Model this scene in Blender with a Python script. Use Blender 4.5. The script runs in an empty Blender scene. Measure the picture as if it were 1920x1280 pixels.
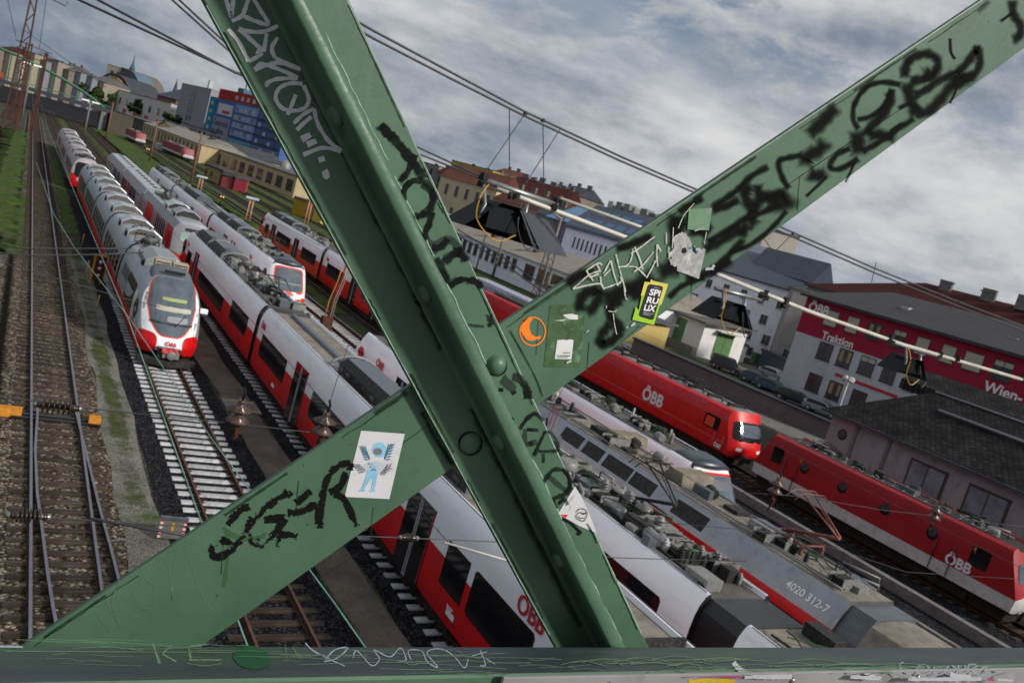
import bpy, bmesh, math, random
from mathutils import Vector, Matrix
random.seed(7)
R = math.radians
sc = bpy.context.scene
H = 11.4                       # height of the camera above the rails' ground
# ---------------------------------------------------------------- camera
def _basis(roll=16.2, f=1600.0, P=(62-960, 140-640)):
    r = R(roll); n = (math.sin(r), -math.cos(r))
    h = n[0]*P[0] + n[1]*P[1]
    down = Vector((-n[0]*f*f/h, -n[1]*f*f/h, f)).normalized()
    y = Vector((P[0], P[1], f)).normalized(); y = (y - down*y.dot(down)).normalized()
    x = down.cross(y)
    return x, y, -down
_bx, _by, _bz = _basis()
cd = bpy.data.cameras.new("camera"); cam = bpy.data.objects.new("camera", cd); sc.collection.objects.link(cam)
rot = Matrix(((_bx[0], -_bx[1], -_bx[2]), (_by[0], -_by[1], -_by[2]), (_bz[0], -_bz[1], -_bz[2])))
cam.matrix_world = Matrix.Translation((0, 0, H)) @ rot.to_4x4()
cd.sensor_width = 36; cd.lens = 30.0; cd.clip_start = 0.05; cd.clip_end = 6000
cd.dof.use_dof = True; cd.dof.focus_distance = 1.6; cd.dof.aperture_fstop = 13
sc.camera = cam
def ray(px, py):
    c = (px-960, py-640, 1600.0)
    return Vector((sum(_bx[i]*c[i] for i in range(3)), sum(_by[i]*c[i] for i in range(3)), sum(_bz[i]*c[i] for i in range(3))))
def at(px, py, X=None, Y=None, Z=None):
    """world point seen at a photo pixel, on the plane X=, Y= or Z="""
    d = ray(px, py)
    t = X/d.x if X is not None else (Y/d.y if Y is not None else (Z-H)/d.z)
    return Vector((0, 0, H)) + d*t
# ---------------------------------------------------------------- world, sun, exposure
SUN_AZ, SUN_EL = R(147), R(31)     # azimuth measured from +Y towards +X
w = bpy.data.worlds.new("World"); sc.world = w; w.use_nodes = True
nt = w.node_tree; nt.nodes.clear(); L = nt.links.new
def N(t, nt=nt, **k):
    n = nt.nodes.new(t)
    for a, b in k.items(): setattr(n, a, b)
    return n
sky = N('ShaderNodeTexSky'); sky.sky_type = 'NISHITA'; sky.sun_disc = False
sky.sun_elevation = SUN_EL; sky.sun_rotation = SUN_AZ
bg1 = N('ShaderNodeBackground'); bg1.inputs[1].default_value = 0.075; L(sky.outputs[0], bg1.inputs[0])
tc = N('ShaderNodeTexCoord'); sp = N('ShaderNodeSeparateXYZ'); L(tc.outputs['Generated'], sp.inputs[0])
def MA(op, a, b=None, clamp=False):
    n = N('ShaderNodeMath', operation=op); n.use_clamp = clamp
    for i, v in enumerate((a, b)):
        if v is None: continue
        if isinstance(v, (int, float)): n.inputs[i].default_value = v
        else: L(v, n.inputs[i])
    return n.outputs[0]
zc_ = MA('MULTIPLY', MA('MAXIMUM', sp.outputs[2], -0.02), 2.3)
cb = N('ShaderNodeCombineXYZ'); L(sp.outputs[0], cb.inputs[0]); L(sp.outputs[1], cb.inputs[1]); L(zc_, cb.inputs[2])
def noise(scale, detail, rough, off=(0, 0, 0), dist=0.0):
    mp = N('ShaderNodeMapping'); mp.inputs['Location'].default_value = off; L(cb.outputs[0], mp.inputs[0])
    n = N('ShaderNodeTexNoise'); n.inputs['Scale'].default_value = scale; n.inputs['Detail'].default_value = detail
    n.inputs['Roughness'].default_value = rough; n.inputs['Distortion'].default_value = dist; L(mp.outputs[0], n.inputs[0])
    return n.outputs[0]
def ramp(src, stops):
    r = N('ShaderNodeValToRGB'); L(src, r.inputs[0]); e = r.color_ramp.elements
    while len(e) > 1: e.remove(e[-1])
    e[0].position, e[0].color = stops[0][0], (*stops[0][1], 1)
    for p, c in stops[1:]:
        x = e.new(p); x.color = (*c, 1)
    return r.outputs[0]
big = MA('ADD', MA('MULTIPLY', noise(2.8, 12, 0.60, (3.4, 1.1, 0.4), 0.1), 1.0), MA('ADD', MA('MULTIPLY', MA('MAXIMUM', sp.outputs[2], 0.0), 0.30), MA('MULTIPLY', sp.outputs[0], 0.035)))
big = MA('ADD', big, MA('MULTIPLY', noise(9.5, 8, 0.66, (1.4, 4.1, 0.4)), 0.20))
ccol = ramp(big, [(0.51, (0.17, 0.215, 0.29)), (0.585, (0.27, 0.315, 0.385)), (0.65, (0.41, 0.44, 0.485)), (0.73, (0.60, 0.61, 0.63)), (0.84, (0.76, 0.76, 0.76))])
fine = noise(9.0, 10, 0.66, (8.2, 4.4, 1.0), 0.5)
hole = ramp(MA('ADD', MA('MULTIPLY', fine, 0.50), MA('MULTIPLY', noise(3.0, 4, 0.5, (-2.2, 5.5, 2.0)), 0.5)), [(0.475, (0, 0, 0)), (0.555, (1, 1, 1))])
hi = MA('MULTIPLY', hole, MA('MULTIPLY', MA('SUBTRACT', sp.outputs[2], 0.155), 10.0, True))
bg2 = N('ShaderNodeBackground'); L(ccol, bg2.inputs[0]); bg2.inputs[1].default_value = 0.92
mx = N('ShaderNodeMixShader'); L(MA('MULTIPLY', hi, 0.8, True), mx.inputs[0]); L(bg2.outputs[0], mx.inputs[1]); L(bg1.outputs[0], mx.inputs[2])
wo = N('ShaderNodeOutputWorld'); L(mx.outputs[0], wo.inputs[0])
sl = bpy.data.lights.new("sun", 'SUN'); sl.energy = 3.6; sl.angle = R(6); sl.color = (1.0, 0.94, 0.86)
so = bpy.data.objects.new("sun", sl); sc.collection.objects.link(so)
sd = Vector((math.sin(SUN_AZ)*math.cos(SUN_EL), math.cos(SUN_AZ)*math.cos(SUN_EL), math.sin(SUN_EL)))
so.rotation_euler = sd.to_track_quat('Z', 'Y').to_euler()
sc.view_settings.view_transform = 'Standard'; sc.view_settings.look = 'None'
sc.view_settings.exposure = 0.04; sc.view_settings.gamma = 1
# ---------------------------------------------------------------- helpers
COL = sc.collection
class MB:
    def __init__(s): s.V = []; s.F = []; s.M = []; s.S = []
    def add(s, vs, fs, m=0, sm=False):
        o = len(s.V); s.V += [tuple(v) for v in vs]
        for f in fs: s.F.append([o+i for i in f]); s.M.append(m); s.S.append(sm)
        return s
    def box(s, x0, x1, y0, y1, z0, z1, m=0):
        v = [(x, y, z) for z in (z0, z1) for y in (y0, y1) for x in (x0, x1)]
        return s.add(v, [(0, 2, 3, 1), (4, 5, 7, 6), (0, 1, 5, 4), (2, 6, 7, 3), (0, 4, 6, 2), (1, 3, 7, 5)], m)
    def cbox(s, c, h, m=0, rz=0, rx=0):
        mt = Matrix.Translation(c) @ Matrix.Rotation(rz, 4, 'Z') @ Matrix.Rotation(rx, 4, 'X')
        v = [mt @ Vector((x*h[0], y*h[1], z*h[2])) for z in (-1, 1) for y in (-1, 1) for x in (-1, 1)]
        return s.add(v, [(0, 2, 3, 1), (4, 5, 7, 6), (0, 1, 5, 4), (2, 6, 7, 3), (0, 4, 6, 2), (1, 3, 7, 5)], m)
    def prism(s, P, ax, a, b, m=0, sm=False, caps=True, mats=None):
        f = {'x': lambda p, t: (t, p[0], p[1]), 'y': lambda p, t: (p[0], t, p[1]), 'z': lambda p, t: (p[0], p[1], t)}[ax]
        n = len(P); o = len(s.V)
        s.V += [f(p, a) for p in P] + [f(p, b) for p in P]
        for i in range(n):
            j = (i+1) % n; s.F.append([o+i, o+j, o+n+j, o+n+i]); s.M.append(mats[i] if mats else m); s.S.append(sm)
        if caps:
            s.F += [[o+i for i in range(n)], [o+n+i for i in range(n)][::-1]]; s.M += [m, m]; s.S += [False, False]
        return s
    def slab(s, P, vec, m=0):
        n = len(P); vec = Vector(vec); o = len(s.V)
        s.V += [tuple(p) for p in P] + [tuple(Vector(p)+vec) for p in P]
        s.F += [[o+i for i in range(n)], [o+n+i for i in range(n)][::-1]] + [[o+i, o+(i+1) % n, o+n+(i+1) % n, o+n+i] for i in range(n)]
        s.M += [m]*(n+2); s.S += [False]*(n+2); return s
    def poly(s, P, m=0): return s.add(P, [tuple(range(len(P)))], m)
    def path(s, pts, r, n=8, m=0, cap=True):
        pts = [Vector(p) for p in pts]; rings = []
        for i, p in enumerate(pts):
            t = (pts[min(i+1, len(pts)-1)] - pts[max(i-1, 0)]).normalized()
            u = t.cross(Vector((0, 0, 1)) if abs(t.z) < 0.95 else Vector((1, 0, 0))).normalized(); v = t.cross(u)
            rr = r[i] if isinstance(r, (list, tuple)) else r
            rings.append([p + (u*math.cos(2*math.pi*k/n) + v*math.sin(2*math.pi*k/n))*rr for k in range(n)])
        o = len(s.V)
        for rg in rings: s.V += [tuple(q) for q in rg]
        for i in range(len(pts)-1):
            for k in range(n):
                a = o+i*n+k; b = o+i*n+(k+1) % n
                s.F.append([a, b, b+n, a+n]); s.M.append(m); s.S.append(n > 5)
        if cap:
            s.F += [[o+k for k in range(n)][::-1], [o+(len(pts)-1)*n+k for k in range(n)]]; s.M += [m, m]; s.S += [False, False]
        return s
    def lathe(s, c, prof, n=14, ax=(0, 0, 1), m=0):
        q = Vector((0, 0, 1)).rotation_difference(Vector(ax).normalized()); o = len(s.V); k = len(prof)
        for r, h in prof:
            for i in range(n):
                s.V.append(tuple(Vector(c) + q @ Vector((r*math.cos(2*math.pi*i/n), r*math.sin(2*math.pi*i/n), h))))
        for j in range(k-1):
            for i in range(n):
                a = o+j*n+i; b = o+j*n+(i+1) % n; s.F.append([a, b, b+n, a+n]); s.M.append(m); s.S.append(True)
        s.F += [[o+i for i in range(n)][::-1], [o+(k-1)*n+i for i in range(n)]]; s.M += [m, m]; s.S += [False, False]
        return s
    def build(s, name, mats, parent=None, loc=None, bevel=0, rec=True, seg=2):
        me = bpy.data.meshes.new(name); me.from_pydata(s.V, [], s.F)
        if not isinstance(mats, (list, tuple)): mats = [mats]
        for m in mats: me.materials.append(m)
        me.polygons.foreach_set('material_index', s.M); me.polygons.foreach_set('use_smooth', s.S)
        me.update()
        if rec:
            bm = bmesh.new(); bm.from_mesh(me); bmesh.ops.recalc_face_normals(bm, faces=bm.faces); bm.to_mesh(me); bm.free()
        o = bpy.data.objects.new(name, me); COL.objects.link(o)
        if parent: o.parent = parent
        if loc: o.location = loc
        if bevel:
            b = o.modifiers.new('bevel', 'BEVEL'); b.width = bevel; b.segments = seg; b.limit_method = 'ANGLE'; b.angle_limit = R(35)
        return o
def tag(o, label=None, cat=None, group=None, kind=None):
    if label: o['label'] = label
    if cat: o['category'] = cat
    if group: o['group'] = group
    if kind: o['kind'] = kind
    return o
def empty(name, loc=(0, 0, 0), rz=0, label=None, cat=None, group=None):
    o = bpy.data.objects.new(name, None); COL.objects.link(o); o.location = loc; o.rotation_euler = (0, 0, rz)
    return tag(o, label, cat, group)
def copy_tree(o, parent=None):
    c = o.copy(); COL.objects.link(c); c.parent = parent
    for ch in [x for x in bpy.data.objects if x.parent == o]: copy_tree(ch, c)
    return c
def mat(name, col, rough=0.6, metal=0.0, var=0.18, scale=2.0, bump=0.0, bscale=None, col2=None, c2pos=(0.45, 0.65), c2scale=None, spec=0.5, detail=6, stretch=(1, 1, 1), emit=0, rnd=0):
    m = bpy.data.materials.new(name); m.use_nodes = True; t = m.node_tree; b = t.nodes['Principled BSDF']; l = t.links.new
    b.inputs['Roughness'].default_value = rough; b.inputs['Metallic'].default_value = metal
    b.inputs['Specular IOR Level'].default_value = 0.15 if (spec == 0.5 and rough >= 0.55) else spec
    tcn = t.nodes.new('ShaderNodeTexCoord'); mp = t.nodes.new('ShaderNodeMapping'); l(tcn.outputs['Object'], mp.inputs[0])
    mp.inputs['Scale'].default_value = stretch
    def nz(s, d=detail, r=0.6):
        n = t.nodes.new('ShaderNodeTexNoise'); n.inputs['Scale'].default_value = s; n.inputs['Detail'].default_value = d
        n.inputs['Roughness'].default_value = r; l(mp.outputs[0], n.inputs[0]); return n.outputs[0]
    base = None
    def mixc(fac, a, bb):
        x = t.nodes.new('ShaderNodeMix'); x.data_type = 'RGBA'
        for s_, v in ((x.inputs[0], fac), (x.inputs[6], a), (x.inputs[7], bb)):
            if hasattr(v, 'links'): l(v, s_)
            elif isinstance(v, (int, float)): s_.default_value = v
            else: s_.default_value = (*v, 1)
        return x.outputs[2]
    r1 = t.nodes.new('ShaderNodeMapRange'); l(nz(scale), r1.inputs[0]); r1.inputs[1].default_value = 0.3; r1.inputs[2].default_value = 0.7
    base = mixc(r1.outputs[0], tuple(c*(1-var) for c in col), tuple(min(1, c*(1+var)) for c in col))
    if col2:
        r2 = t.nodes.new('ShaderNodeMapRange'); l(nz(c2scale or scale*3, 8, 0.65), r2.inputs[0]); r2.inputs[1].default_value = c2pos[0]; r2.inputs[2].default_value = c2pos[1]
        base = mixc(r2.outputs[0], base, col2)
    if rnd:
        oi = t.nodes.new('ShaderNodeObjectInfo'); rr = t.nodes.new('ShaderNodeMapRange'); l(oi.outputs['Random'], rr.inputs[0]); rr.inputs[3].default_value = 1-rnd; rr.inputs[4].default_value = 1.0
        x = t.nodes.new('ShaderNodeMix'); x.data_type = 'RGBA'; x.blend_type = 'MULTIPLY'; x.inputs[0].default_value = 1; l(base, x.inputs[6]); l(rr.outputs[0], x.inputs[7]); base = x.outputs[2]
    l(base, b.inputs['Base Color'])
    if bump:
        bp = t.nodes.new('ShaderNodeBump'); bp.inputs['Strength'].default_value = min(1, bump); bp.inputs['Distance'].default_value = 0.02
        l(nz(bscale or scale*4), bp.inputs['Height']); l(bp.outputs[0], b.inputs['Normal'])
    if emit:
        b.inputs['Emission Color'].default_value = (*col, 1); b.inputs['Emission Strength'].default_value = emit
    return m
_font = {}
def text_mesh(body, size, m, parent=None, name='lettering', bold=0.0, depth=0.004, align='LEFT', shear=0):
    c = bpy.data.curves.new(name, 'FONT'); c.body = body; c.size = size; c.extrude = depth; c.offset = bold; c.align_x = align; c.shear = shear
    c.resolution_u = 4
    o = bpy.data.objects.new(name, c); COL.objects.link(o)
    dg = bpy.context.evaluated_depsgraph_get(); me = bpy.data.meshes.new_from_object(o.evaluated_get(dg))
    bpy.data.objects.remove(o); bpy.data.curves.remove(c)
    me.materials.clear(); me.materials.append(m)
    o = bpy.data.objects.new(name, me); COL.objects.link(o); o.parent = parent
    return o
def face_left(o, x, y, z, tilt=0):   # text on a wall facing -X, reading towards -Y (away->near)
    o.matrix_local = Matrix(((0, 0, -1, x), (-1, 0, 0, y), (0, 1, 0, z), (0, 0, 0, 1))) @ Matrix.Rotation(tilt, 4, 'X')
# ---------------------------------------------------------------- materials
white = mat('white_paint', (0.86, 0.86, 0.90), 0.32, var=0.06, scale=0.7, col2=(0.42, 0.41, 0.41), c2pos=(0.55, 0.95), c2scale=2, stretch=(1, 0.3, 2))
white_d = mat('white_dirty', (0.50, 0.49, 0.48), 0.45, var=0.12, scale=1.2, col2=(0.28, 0.26, 0.24), c2pos=(0.5, 0.8))
red = mat('red_paint', (0.58, 0.006, 0.008), 0.38, var=0.12, scale=0.8, spec=0.35, col2=(0.30, 0.012, 0.012), c2pos=(0.5, 0.9), c2scale=2)
red_l = mat('loco_red', (0.30, 0.006, 0.012), 0.42, var=0.12, scale=0.8, spec=0.3, col2=(0.22, 0.02, 0.02), c2pos=(0.52, 0.85), c2scale=2)
redor = mat('orange_red', (0.68, 0.055, 0.015), 0.35, var=0.08, scale=1)
crim = mat('crimson_trim', (0.42, 0.01, 0.02), 0.5)
black = mat('black_paint', (0.016, 0.016, 0.018), 0.35, var=0.3)
under = mat('underframe', (0.012, 0.011, 0.010), 0.8, var=0.4, scale=5, col2=(0.05, 0.035, 0.025))
glassd = mat('dark_glass', (0.010, 0.010, 0.012), 0.08, var=0.3, spec=0.35)
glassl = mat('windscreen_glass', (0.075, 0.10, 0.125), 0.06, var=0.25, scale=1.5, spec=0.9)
silver = mat('silver_paint', (0.40, 0.43, 0.46), 0.32, 0.25, var=0.1, scale=0.8, col2=(0.26, 0.27, 0.28), c2pos=(0.5, 0.9), c2scale=2.5)
grey = mat('grey_paint', (0.25, 0.265, 0.295), 0.4, 0.1, var=0.1, scale=1, col2=(0.2, 0.2, 0.2), c2pos=(0.5, 0.85))
dgrey = mat('dark_grey_paint', (0.085, 0.10, 0.12), 0.4, var=0.15, scale=1.5, col2=(0.14, 0.14, 0.14), c2pos=(0.5, 0.8))
deck = mat('roof_deck', (0.22, 0.20, 0.17), 0.75, var=0.22, scale=1.4, col2=(0.12, 0.105, 0.09), c2pos=(0.48, 0.75), c2scale=3)
decky = mat('roof_deck_grey', (0.11, 0.105, 0.10), 0.75, var=0.25, scale=1.4, col2=(0.08, 0.07, 0.06), c2pos=(0.45, 0.75), c2scale=3)
gear = mat('roof_gear_dark', (0.028, 0.028, 0.028), 0.6, var=0.4, scale=4, col2=(0.12, 0.105, 0.09), c2pos=(0.52, 0.75))
gearl = mat('roof_gear_light', (0.20, 0.205, 0.20), 0.5, 0.1, var=0.25, scale=4, col2=(0.10, 0.09, 0.08), c2pos=(0.5, 0.8))
olive = mat('olive_cable', (0.03, 0.08, 0.03), 0.6)
porcelain = mat('insulator_brown', (0.085, 0.045, 0.032), 0.25, var=0.3, scale=12, col2=(0.22, 0.17, 0.14), c2pos=(0.5, 0.7))
porcd = mat('insulator_dark', (0.03, 0.018, 0.014), 0.25)
steel = mat('galvanised_steel', (0.30, 0.31, 0.32), 0.4, 0.7, var=0.2, scale=8)
wire = mat('wire', (0.05, 0.05, 0.055), 0.5, 0.3)
verd = mat('copper_patina', (0.20, 0.42, 0.34), 0.6, var=0.3)
rust = mat('rusty_steel', (0.085, 0.036, 0.024), 0.85, var=0.35, scale=5, bump=0.3)
rail_side = mat('rail_rust', (0.060, 0.032, 0.022), 0.8, var=0.4, scale=6)
rail_top = mat('rail_head', (0.20, 0.205, 0.235), 0.38, 0.55, var=0.15, scale=4)
rail_topr = mat('rail_head_dull', (0.11, 0.06, 0.045), 0.6, 0.3, var=0.3, scale=3)
wood = mat('wooden_sleeper', (0.070, 0.050, 0.037), 0.9, var=0.45, scale=2.5, col2=(0.13, 0.118, 0.11), c2pos=(0.5, 0.7), c2scale=4, stretch=(0.4, 3, 1), bump=0.5, rnd=0.55)
conc = mat('concrete_sleeper', (0.52, 0.53, 0.55), 0.85, var=0.22, scale=3, col2=(0.22, 0.21, 0.20), c2pos=(0.5, 0.78), c2scale=5, rnd=0.35)
concd = mat('concrete', (0.17, 0.165, 0.16), 0.9, var=0.25, scale=2, col2=(0.12, 0.11, 0.10), c2pos=(0.48, 0.75), bump=0.2)
lettw = mat('lettering_white', (0.72, 0.72, 0.74), 0.5, var=0.05)
lettr = mat('lettering_red', (0.5, 0.015, 0.03), 0.5, var=0.05)
yellowm = mat('yellow_paint', (0.55, 0.33, 0.03), 0.5)
amber = mat('amber_paint', (0.45, 0.18, 0.02), 0.7, var=0.3, scale=8)
# ---------------------------------------------------------------- ground and track
def gravel_mat(name, c1, c2, c3, vs, patch=None, pscale=0.3, ppos=(0.5, 0.6), bump=0.6, stain=None):
    """loose stones: voronoi cells each with its own tone"""
    m = bpy.data.materials.new(name); m.use_nodes = True; t = m.node_tree; b = t.nodes['Principled BSDF']; l = t.links.new
    b.inputs['Roughness'].default_value = 0.95; b.inputs['Specular IOR Level'].default_value = 0.06
    tcn = t.nodes.new('ShaderNodeTexCoord')
    vo = t.nodes.new('ShaderNodeTexVoronoi'); vo.inputs['Scale'].default_value = vs; l(tcn.outputs['Object'], vo.inputs['Vector'])
    wn = t.nodes.new('ShaderNodeTexWhiteNoise'); wn.noise_dimensions = '3D'; l(vo.outputs['Position'], wn.inputs['Vector'])
    rp = t.nodes.new('ShaderNodeValToRGB'); l(wn.outputs['Value'], rp.inputs[0]); e = rp.color_ramp.elements
    e[0].position = 0.0; e[0].color = (*c1, 1); e[1].position = 1.0; e[1].color = (*c3, 1); x = e.new(0.6); x.color = (*c2, 1)
    ed = t.nodes.new('ShaderNodeMapRange'); l(vo.outputs['Distance'], ed.inputs[0]); ed.inputs[1].default_value = 0.75; ed.inputs[2].default_value = 0.35
    ed.inputs[3].default_value = 0.45; ed.inputs[4].default_value = 1.0
    mu = t.nodes.new('ShaderNodeMix'); mu.data_type = 'RGBA'; mu.blend_type = 'MULTIPLY'; mu.inputs[0].default_value = 1
    l(rp.outputs[0], mu.inputs[6]); l(ed.outputs[0], mu.inputs[7]); out = mu.outputs[2]
    nb = t.nodes.new('ShaderNodeTexNoise'); nb.inputs['Scale'].default_value = 0.9; nb.inputs['Detail'].default_value = 7; l(tcn.outputs['Object'], nb.inputs[0])
    rg = t.nodes.new('ShaderNodeMapRange'); l(nb.outputs[0], rg.inputs[0]); rg.inputs[1].default_value = 0.3; rg.inputs[2].default_value = 0.7; rg.inputs[3].default_value = 0.68; rg.inputs[4].default_value = 1.25
    m2 = t.nodes.new('ShaderNodeMix'); m2.data_type = 'RGBA'; m2.blend_type = 'MULTIPLY'; m2.inputs[0].default_value = 1; l(out, m2.inputs[6]); l(rg.outputs[0], m2.inputs[7]); out = m2.outputs[2]
    if patch:
        n2 = t.nodes.new('ShaderNodeTexNoise'); n2.inputs['Scale'].default_value = pscale; n2.inputs['Detail'].default_value = 9; n2.inputs['Roughness'].default_value = 0.68; l(tcn.outputs['Object'], n2.inputs[0])
        r3 = t.nodes.new('ShaderNodeMapRange'); l(n2.outputs[0], r3.inputs[0]); r3.inputs[1].default_value = ppos[0]; r3.inputs[2].default_value = ppos[1]
        m3 = t.nodes.new('ShaderNodeMix'); m3.data_type = 'RGBA'; l(r3.outputs[0], m3.inputs[0]); l(out, m3.inputs[6]); m3.inputs[7].default_value = (*patch, 1); out = m3.outputs[2]
    if stain:   # oil and rust on the stones close to the rails
        sx = t.nodes.new('ShaderNodeSeparateXYZ'); l(tcn.outputs['Object'], sx.inputs[0])
        a0 = t.nodes.new('ShaderNodeMath'); a0.operation = 'ABSOLUTE'; l(sx.outputs[0], a0.inputs[0])
        a1 = t.nodes.new('ShaderNodeMath'); a1.operation = 'SUBTRACT'; l(a0.outputs[0], a1.inputs[0]); a1.inputs[1].default_value = 0.75
        a2 = t.nodes.new('ShaderNodeMath'); a2.operation = 'ABSOLUTE'; l(a1.outputs[0], a2.inputs[0])
        nn = t.nodes.new('ShaderNodeTexNoise'); nn.inputs['Scale'].default_value = 3.5; nn.inputs['Detail'].default_value = 6; l(tcn.outputs['Object'], nn.inputs[0])
        a3 = t.nodes.new('ShaderNodeMath'); a3.operation = 'MULTIPLY'; l(nn.outputs[0], a3.inputs[0]); a3.inputs[1].default_value = 0.50
        a4 = t.nodes.new('ShaderNodeMath'); a4.operation = 'SUBTRACT'; l(a2.outputs[0], a4.inputs[0]); l(a3.outputs[0], a4.inputs[1])
        r4 = t.nodes.new('ShaderNodeMapRange'); l(a4.outputs[0], r4.inputs[0]); r4.inputs[1].default_value = 0.05; r4.inputs[2].default_value = -0.15
        m4 = t.nodes.new('ShaderNodeMix'); m4.data_type = 'RGBA'; l(r4.outputs[0], m4.inputs[0]); l(out, m4.inputs[6]); m4.inputs[7].default_value = (*stain, 1); out = m4.outputs[2]
    l(out, b.inputs['Base Color'])
    bp = t.nodes.new('ShaderNodeBump'); bp.inputs['Strength'].default_value = bump; bp.inputs['Distance'].default_value = 0.03; bp.invert = True
    l(vo.outputs['Distance'], bp.inputs['Height']); l(bp.outputs[0], b.inputs['Normal'])
    return m
g_yard = gravel_mat('yard_ground', (0.036, 0.035, 0.032), (0.078, 0.074, 0.067), (0.135, 0.13, 0.118), 22, patch=(0.055, 0.085, 0.022), pscale=0.12, ppos=(0.52, 0.62))
g_tan = gravel_mat('tan_ballast', (0.030, 0.023, 0.016), (0.115, 0.093, 0.068), (0.36, 0.31, 0.24), 12, stain=(0.007, 0.005, 0.004), bump=1.0)
g_dark = gravel_mat('dark_ballast', (0.007, 0.0075, 0.010), (0.019, 0.020, 0.025), (0.062, 0.062, 0.070), 16)
g_brown = gravel_mat('brown_ballast', (0.022, 0.018, 0.014), (0.05, 0.042, 0.033), (0.10, 0.085, 0.07), 15, stain=(0.020, 0.014, 0.011))
g_path = gravel_mat('sandy_path', (0.15, 0.13, 0.11), (0.18, 0.155, 0.13), (0.21, 0.185, 0.155), 60, bump=0.15, patch=(0.07, 0.062, 0.052), pscale=0.8, ppos=(0.5, 0.75))
g_moss = gravel_mat('mossy_path', (0.13, 0.128, 0.11), (0.20, 0.195, 0.17), (0.29, 0.28, 0.25), 26, bump=0.3, patch=(0.045, 0.075, 0.018), pscale=0.35, ppos=(0.53, 0.64))
weed_m = mat('weeds', (0.055, 0.075, 0.018), 0.9, var=0.5, scale=2, bump=1.0, bscale=14)
grass_m = mat('short_grass', (0.040, 0.076, 0.009), 0.95, var=0.7, scale=1.1, col2=(0.06, 0.053, 0.034), c2pos=(0.48, 0.66), c2scale=0.35, bump=1.0, bscale=14)
asph = mat('asphalt', (0.13, 0.13, 0.125), 0.9, var=0.2, scale=0.6, col2=(0.19, 0.18, 0.165), c2pos=(0.5, 0.7))
def sheet(name, P, z, m, kind='structure', sub=0):
    o = MB().poly([(x, y, z) for x, y in P], 0).build(name, m); tag(o, kind=kind)
    return o
def wavy(x0, x1, y0, y1, a=0.25, step=2.5):
    """outline of a strip along the tracks with ragged long edges"""
    n = max(2, int((y1-y0)/step)); l = [(x0+random.uniform(-a, a), y0+(y1-y0)*i/n) for i in range(n+1)]
    r = [(x1+random.uniform(-a, a), y0+(y1-y0)*i/n) for i in range(n+1)]
    return l + r[::-1]
def strip(name, x0, x1, y0, y1, z, m, kind='structure', a=0.25, yaw=0.0):
    mb = MB(); P = wavy(x0, x1, y0, y1, a); n = len(P)//2
    P = [(x + (y-30)*yaw, y) for x, y in P]
    mb.add([(x, y, z) for x, y in P], [(i, i+1, 2*n-2-i, 2*n-1-i) for i in range(n-1)])
    o = mb.build(name, m); tag(o, kind=kind); return o
sheet('ground', [(-3000, -60), (3000, -60), (3000, 4000), (-3000, 4000)], 0.0, g_yard)
strip('path', 4.25, 5.35, 6, 66, 0.024, g_moss, a=0.15); strip('path', -7, 0.5, 18, 75, 0.009, g_moss, a=0.3)
strip('ballast', -14, 40, 336, 900, 0.03, g_dark, a=1.0); strip('ballast', 4.5, 30, 262, 336, 0.026, g_brown, a=1.0)
strip('ballast', 5.25, 9.35, 6, 125, 0.012, g_dark, a=0.15)
strip('ballast', 10.7, 19.6, 6, 130, 0.012, g_dark, a=0.12)
strip('path', 9.35, 10.7, 6, 75, 0.016, g_path, a=0.12)
strip('ballast', 0.3, 4.35, 4, 300, 0.020, g_tan, a=0.2)
strip('ballast', 20.0, 23.4, 6, 100, 0.012, g_yard, a=0.2)
strip('ballast', 24.5, 29.0, 6, 110, 0.012, g_brown, a=0.2)
strip('path', 29.0, 33.5, 6, 60, 0.016, g_yard, a=0.2)
strip('ballast', 33.5, 45.0, 6, 75, 0.020, g_dark, a=0.2)
def soft_edge(m, k=0.9, gs=1.6, lo=0.10, hi=0.42):
    """let a sheet of growth thin out irregularly towards its borders (UV v runs across the strip)"""
    t = m.node_tree; b = t.nodes['Principled BSDF']; l = t.links.new
    uv = t.nodes.new('ShaderNodeUVMap'); sx = t.nodes.new('ShaderNodeSeparateXYZ'); l(uv.outputs[0], sx.inputs[0])
    def M_(op, a, b_):
        n = t.nodes.new('ShaderNodeMath'); n.operation = op
        for i, v in enumerate((a, b_)):
            if isinstance(v, (int, float)): n.inputs[i].default_value = v
            else: l(v, n.inputs[i])
        return n.outputs[0]
    e = M_('SUBTRACT', 1.0, M_('ABSOLUTE', M_('SUBTRACT', M_('MULTIPLY', sx.outputs[1], 2.0), 1.0), 0)); e = M_('MINIMUM', M_('MULTIPLY', e, 1.3), sx.outputs[0])
    tc_ = t.nodes.new('ShaderNodeTexCoord'); n1 = t.nodes.new('ShaderNodeTexNoise'); n1.inputs['Scale'].default_value = gs; n1.inputs['Detail'].default_value = 9; n1.inputs['Roughness'].default_value = 0.72; l(tc_.outputs['Object'], n1.inputs[0])
    n2 = t.nodes.new('ShaderNodeTexNoise'); n2.inputs['Scale'].default_value = gs*0.17; n2.inputs['Detail'].default_value = 3; l(tc_.outputs['Object'], n2.inputs[0])
    v = M_('ADD', e, M_('MULTIPLY', M_('ADD', M_('SUBTRACT', n1.outputs[0], 0.5), M_('SUBTRACT', n2.outputs[0], 0.5)), k*1.6))
    r = t.nodes.new('ShaderNodeMapRange'); l(v, r.inputs[0]); r.inputs[1].default_value = lo; r.inputs[2].default_value = hi; l(r.outputs[0], b.inputs['Alpha'])
soft_edge(grass_m); soft_edge(weed_m, lo=0.78, hi=1.2)
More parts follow.
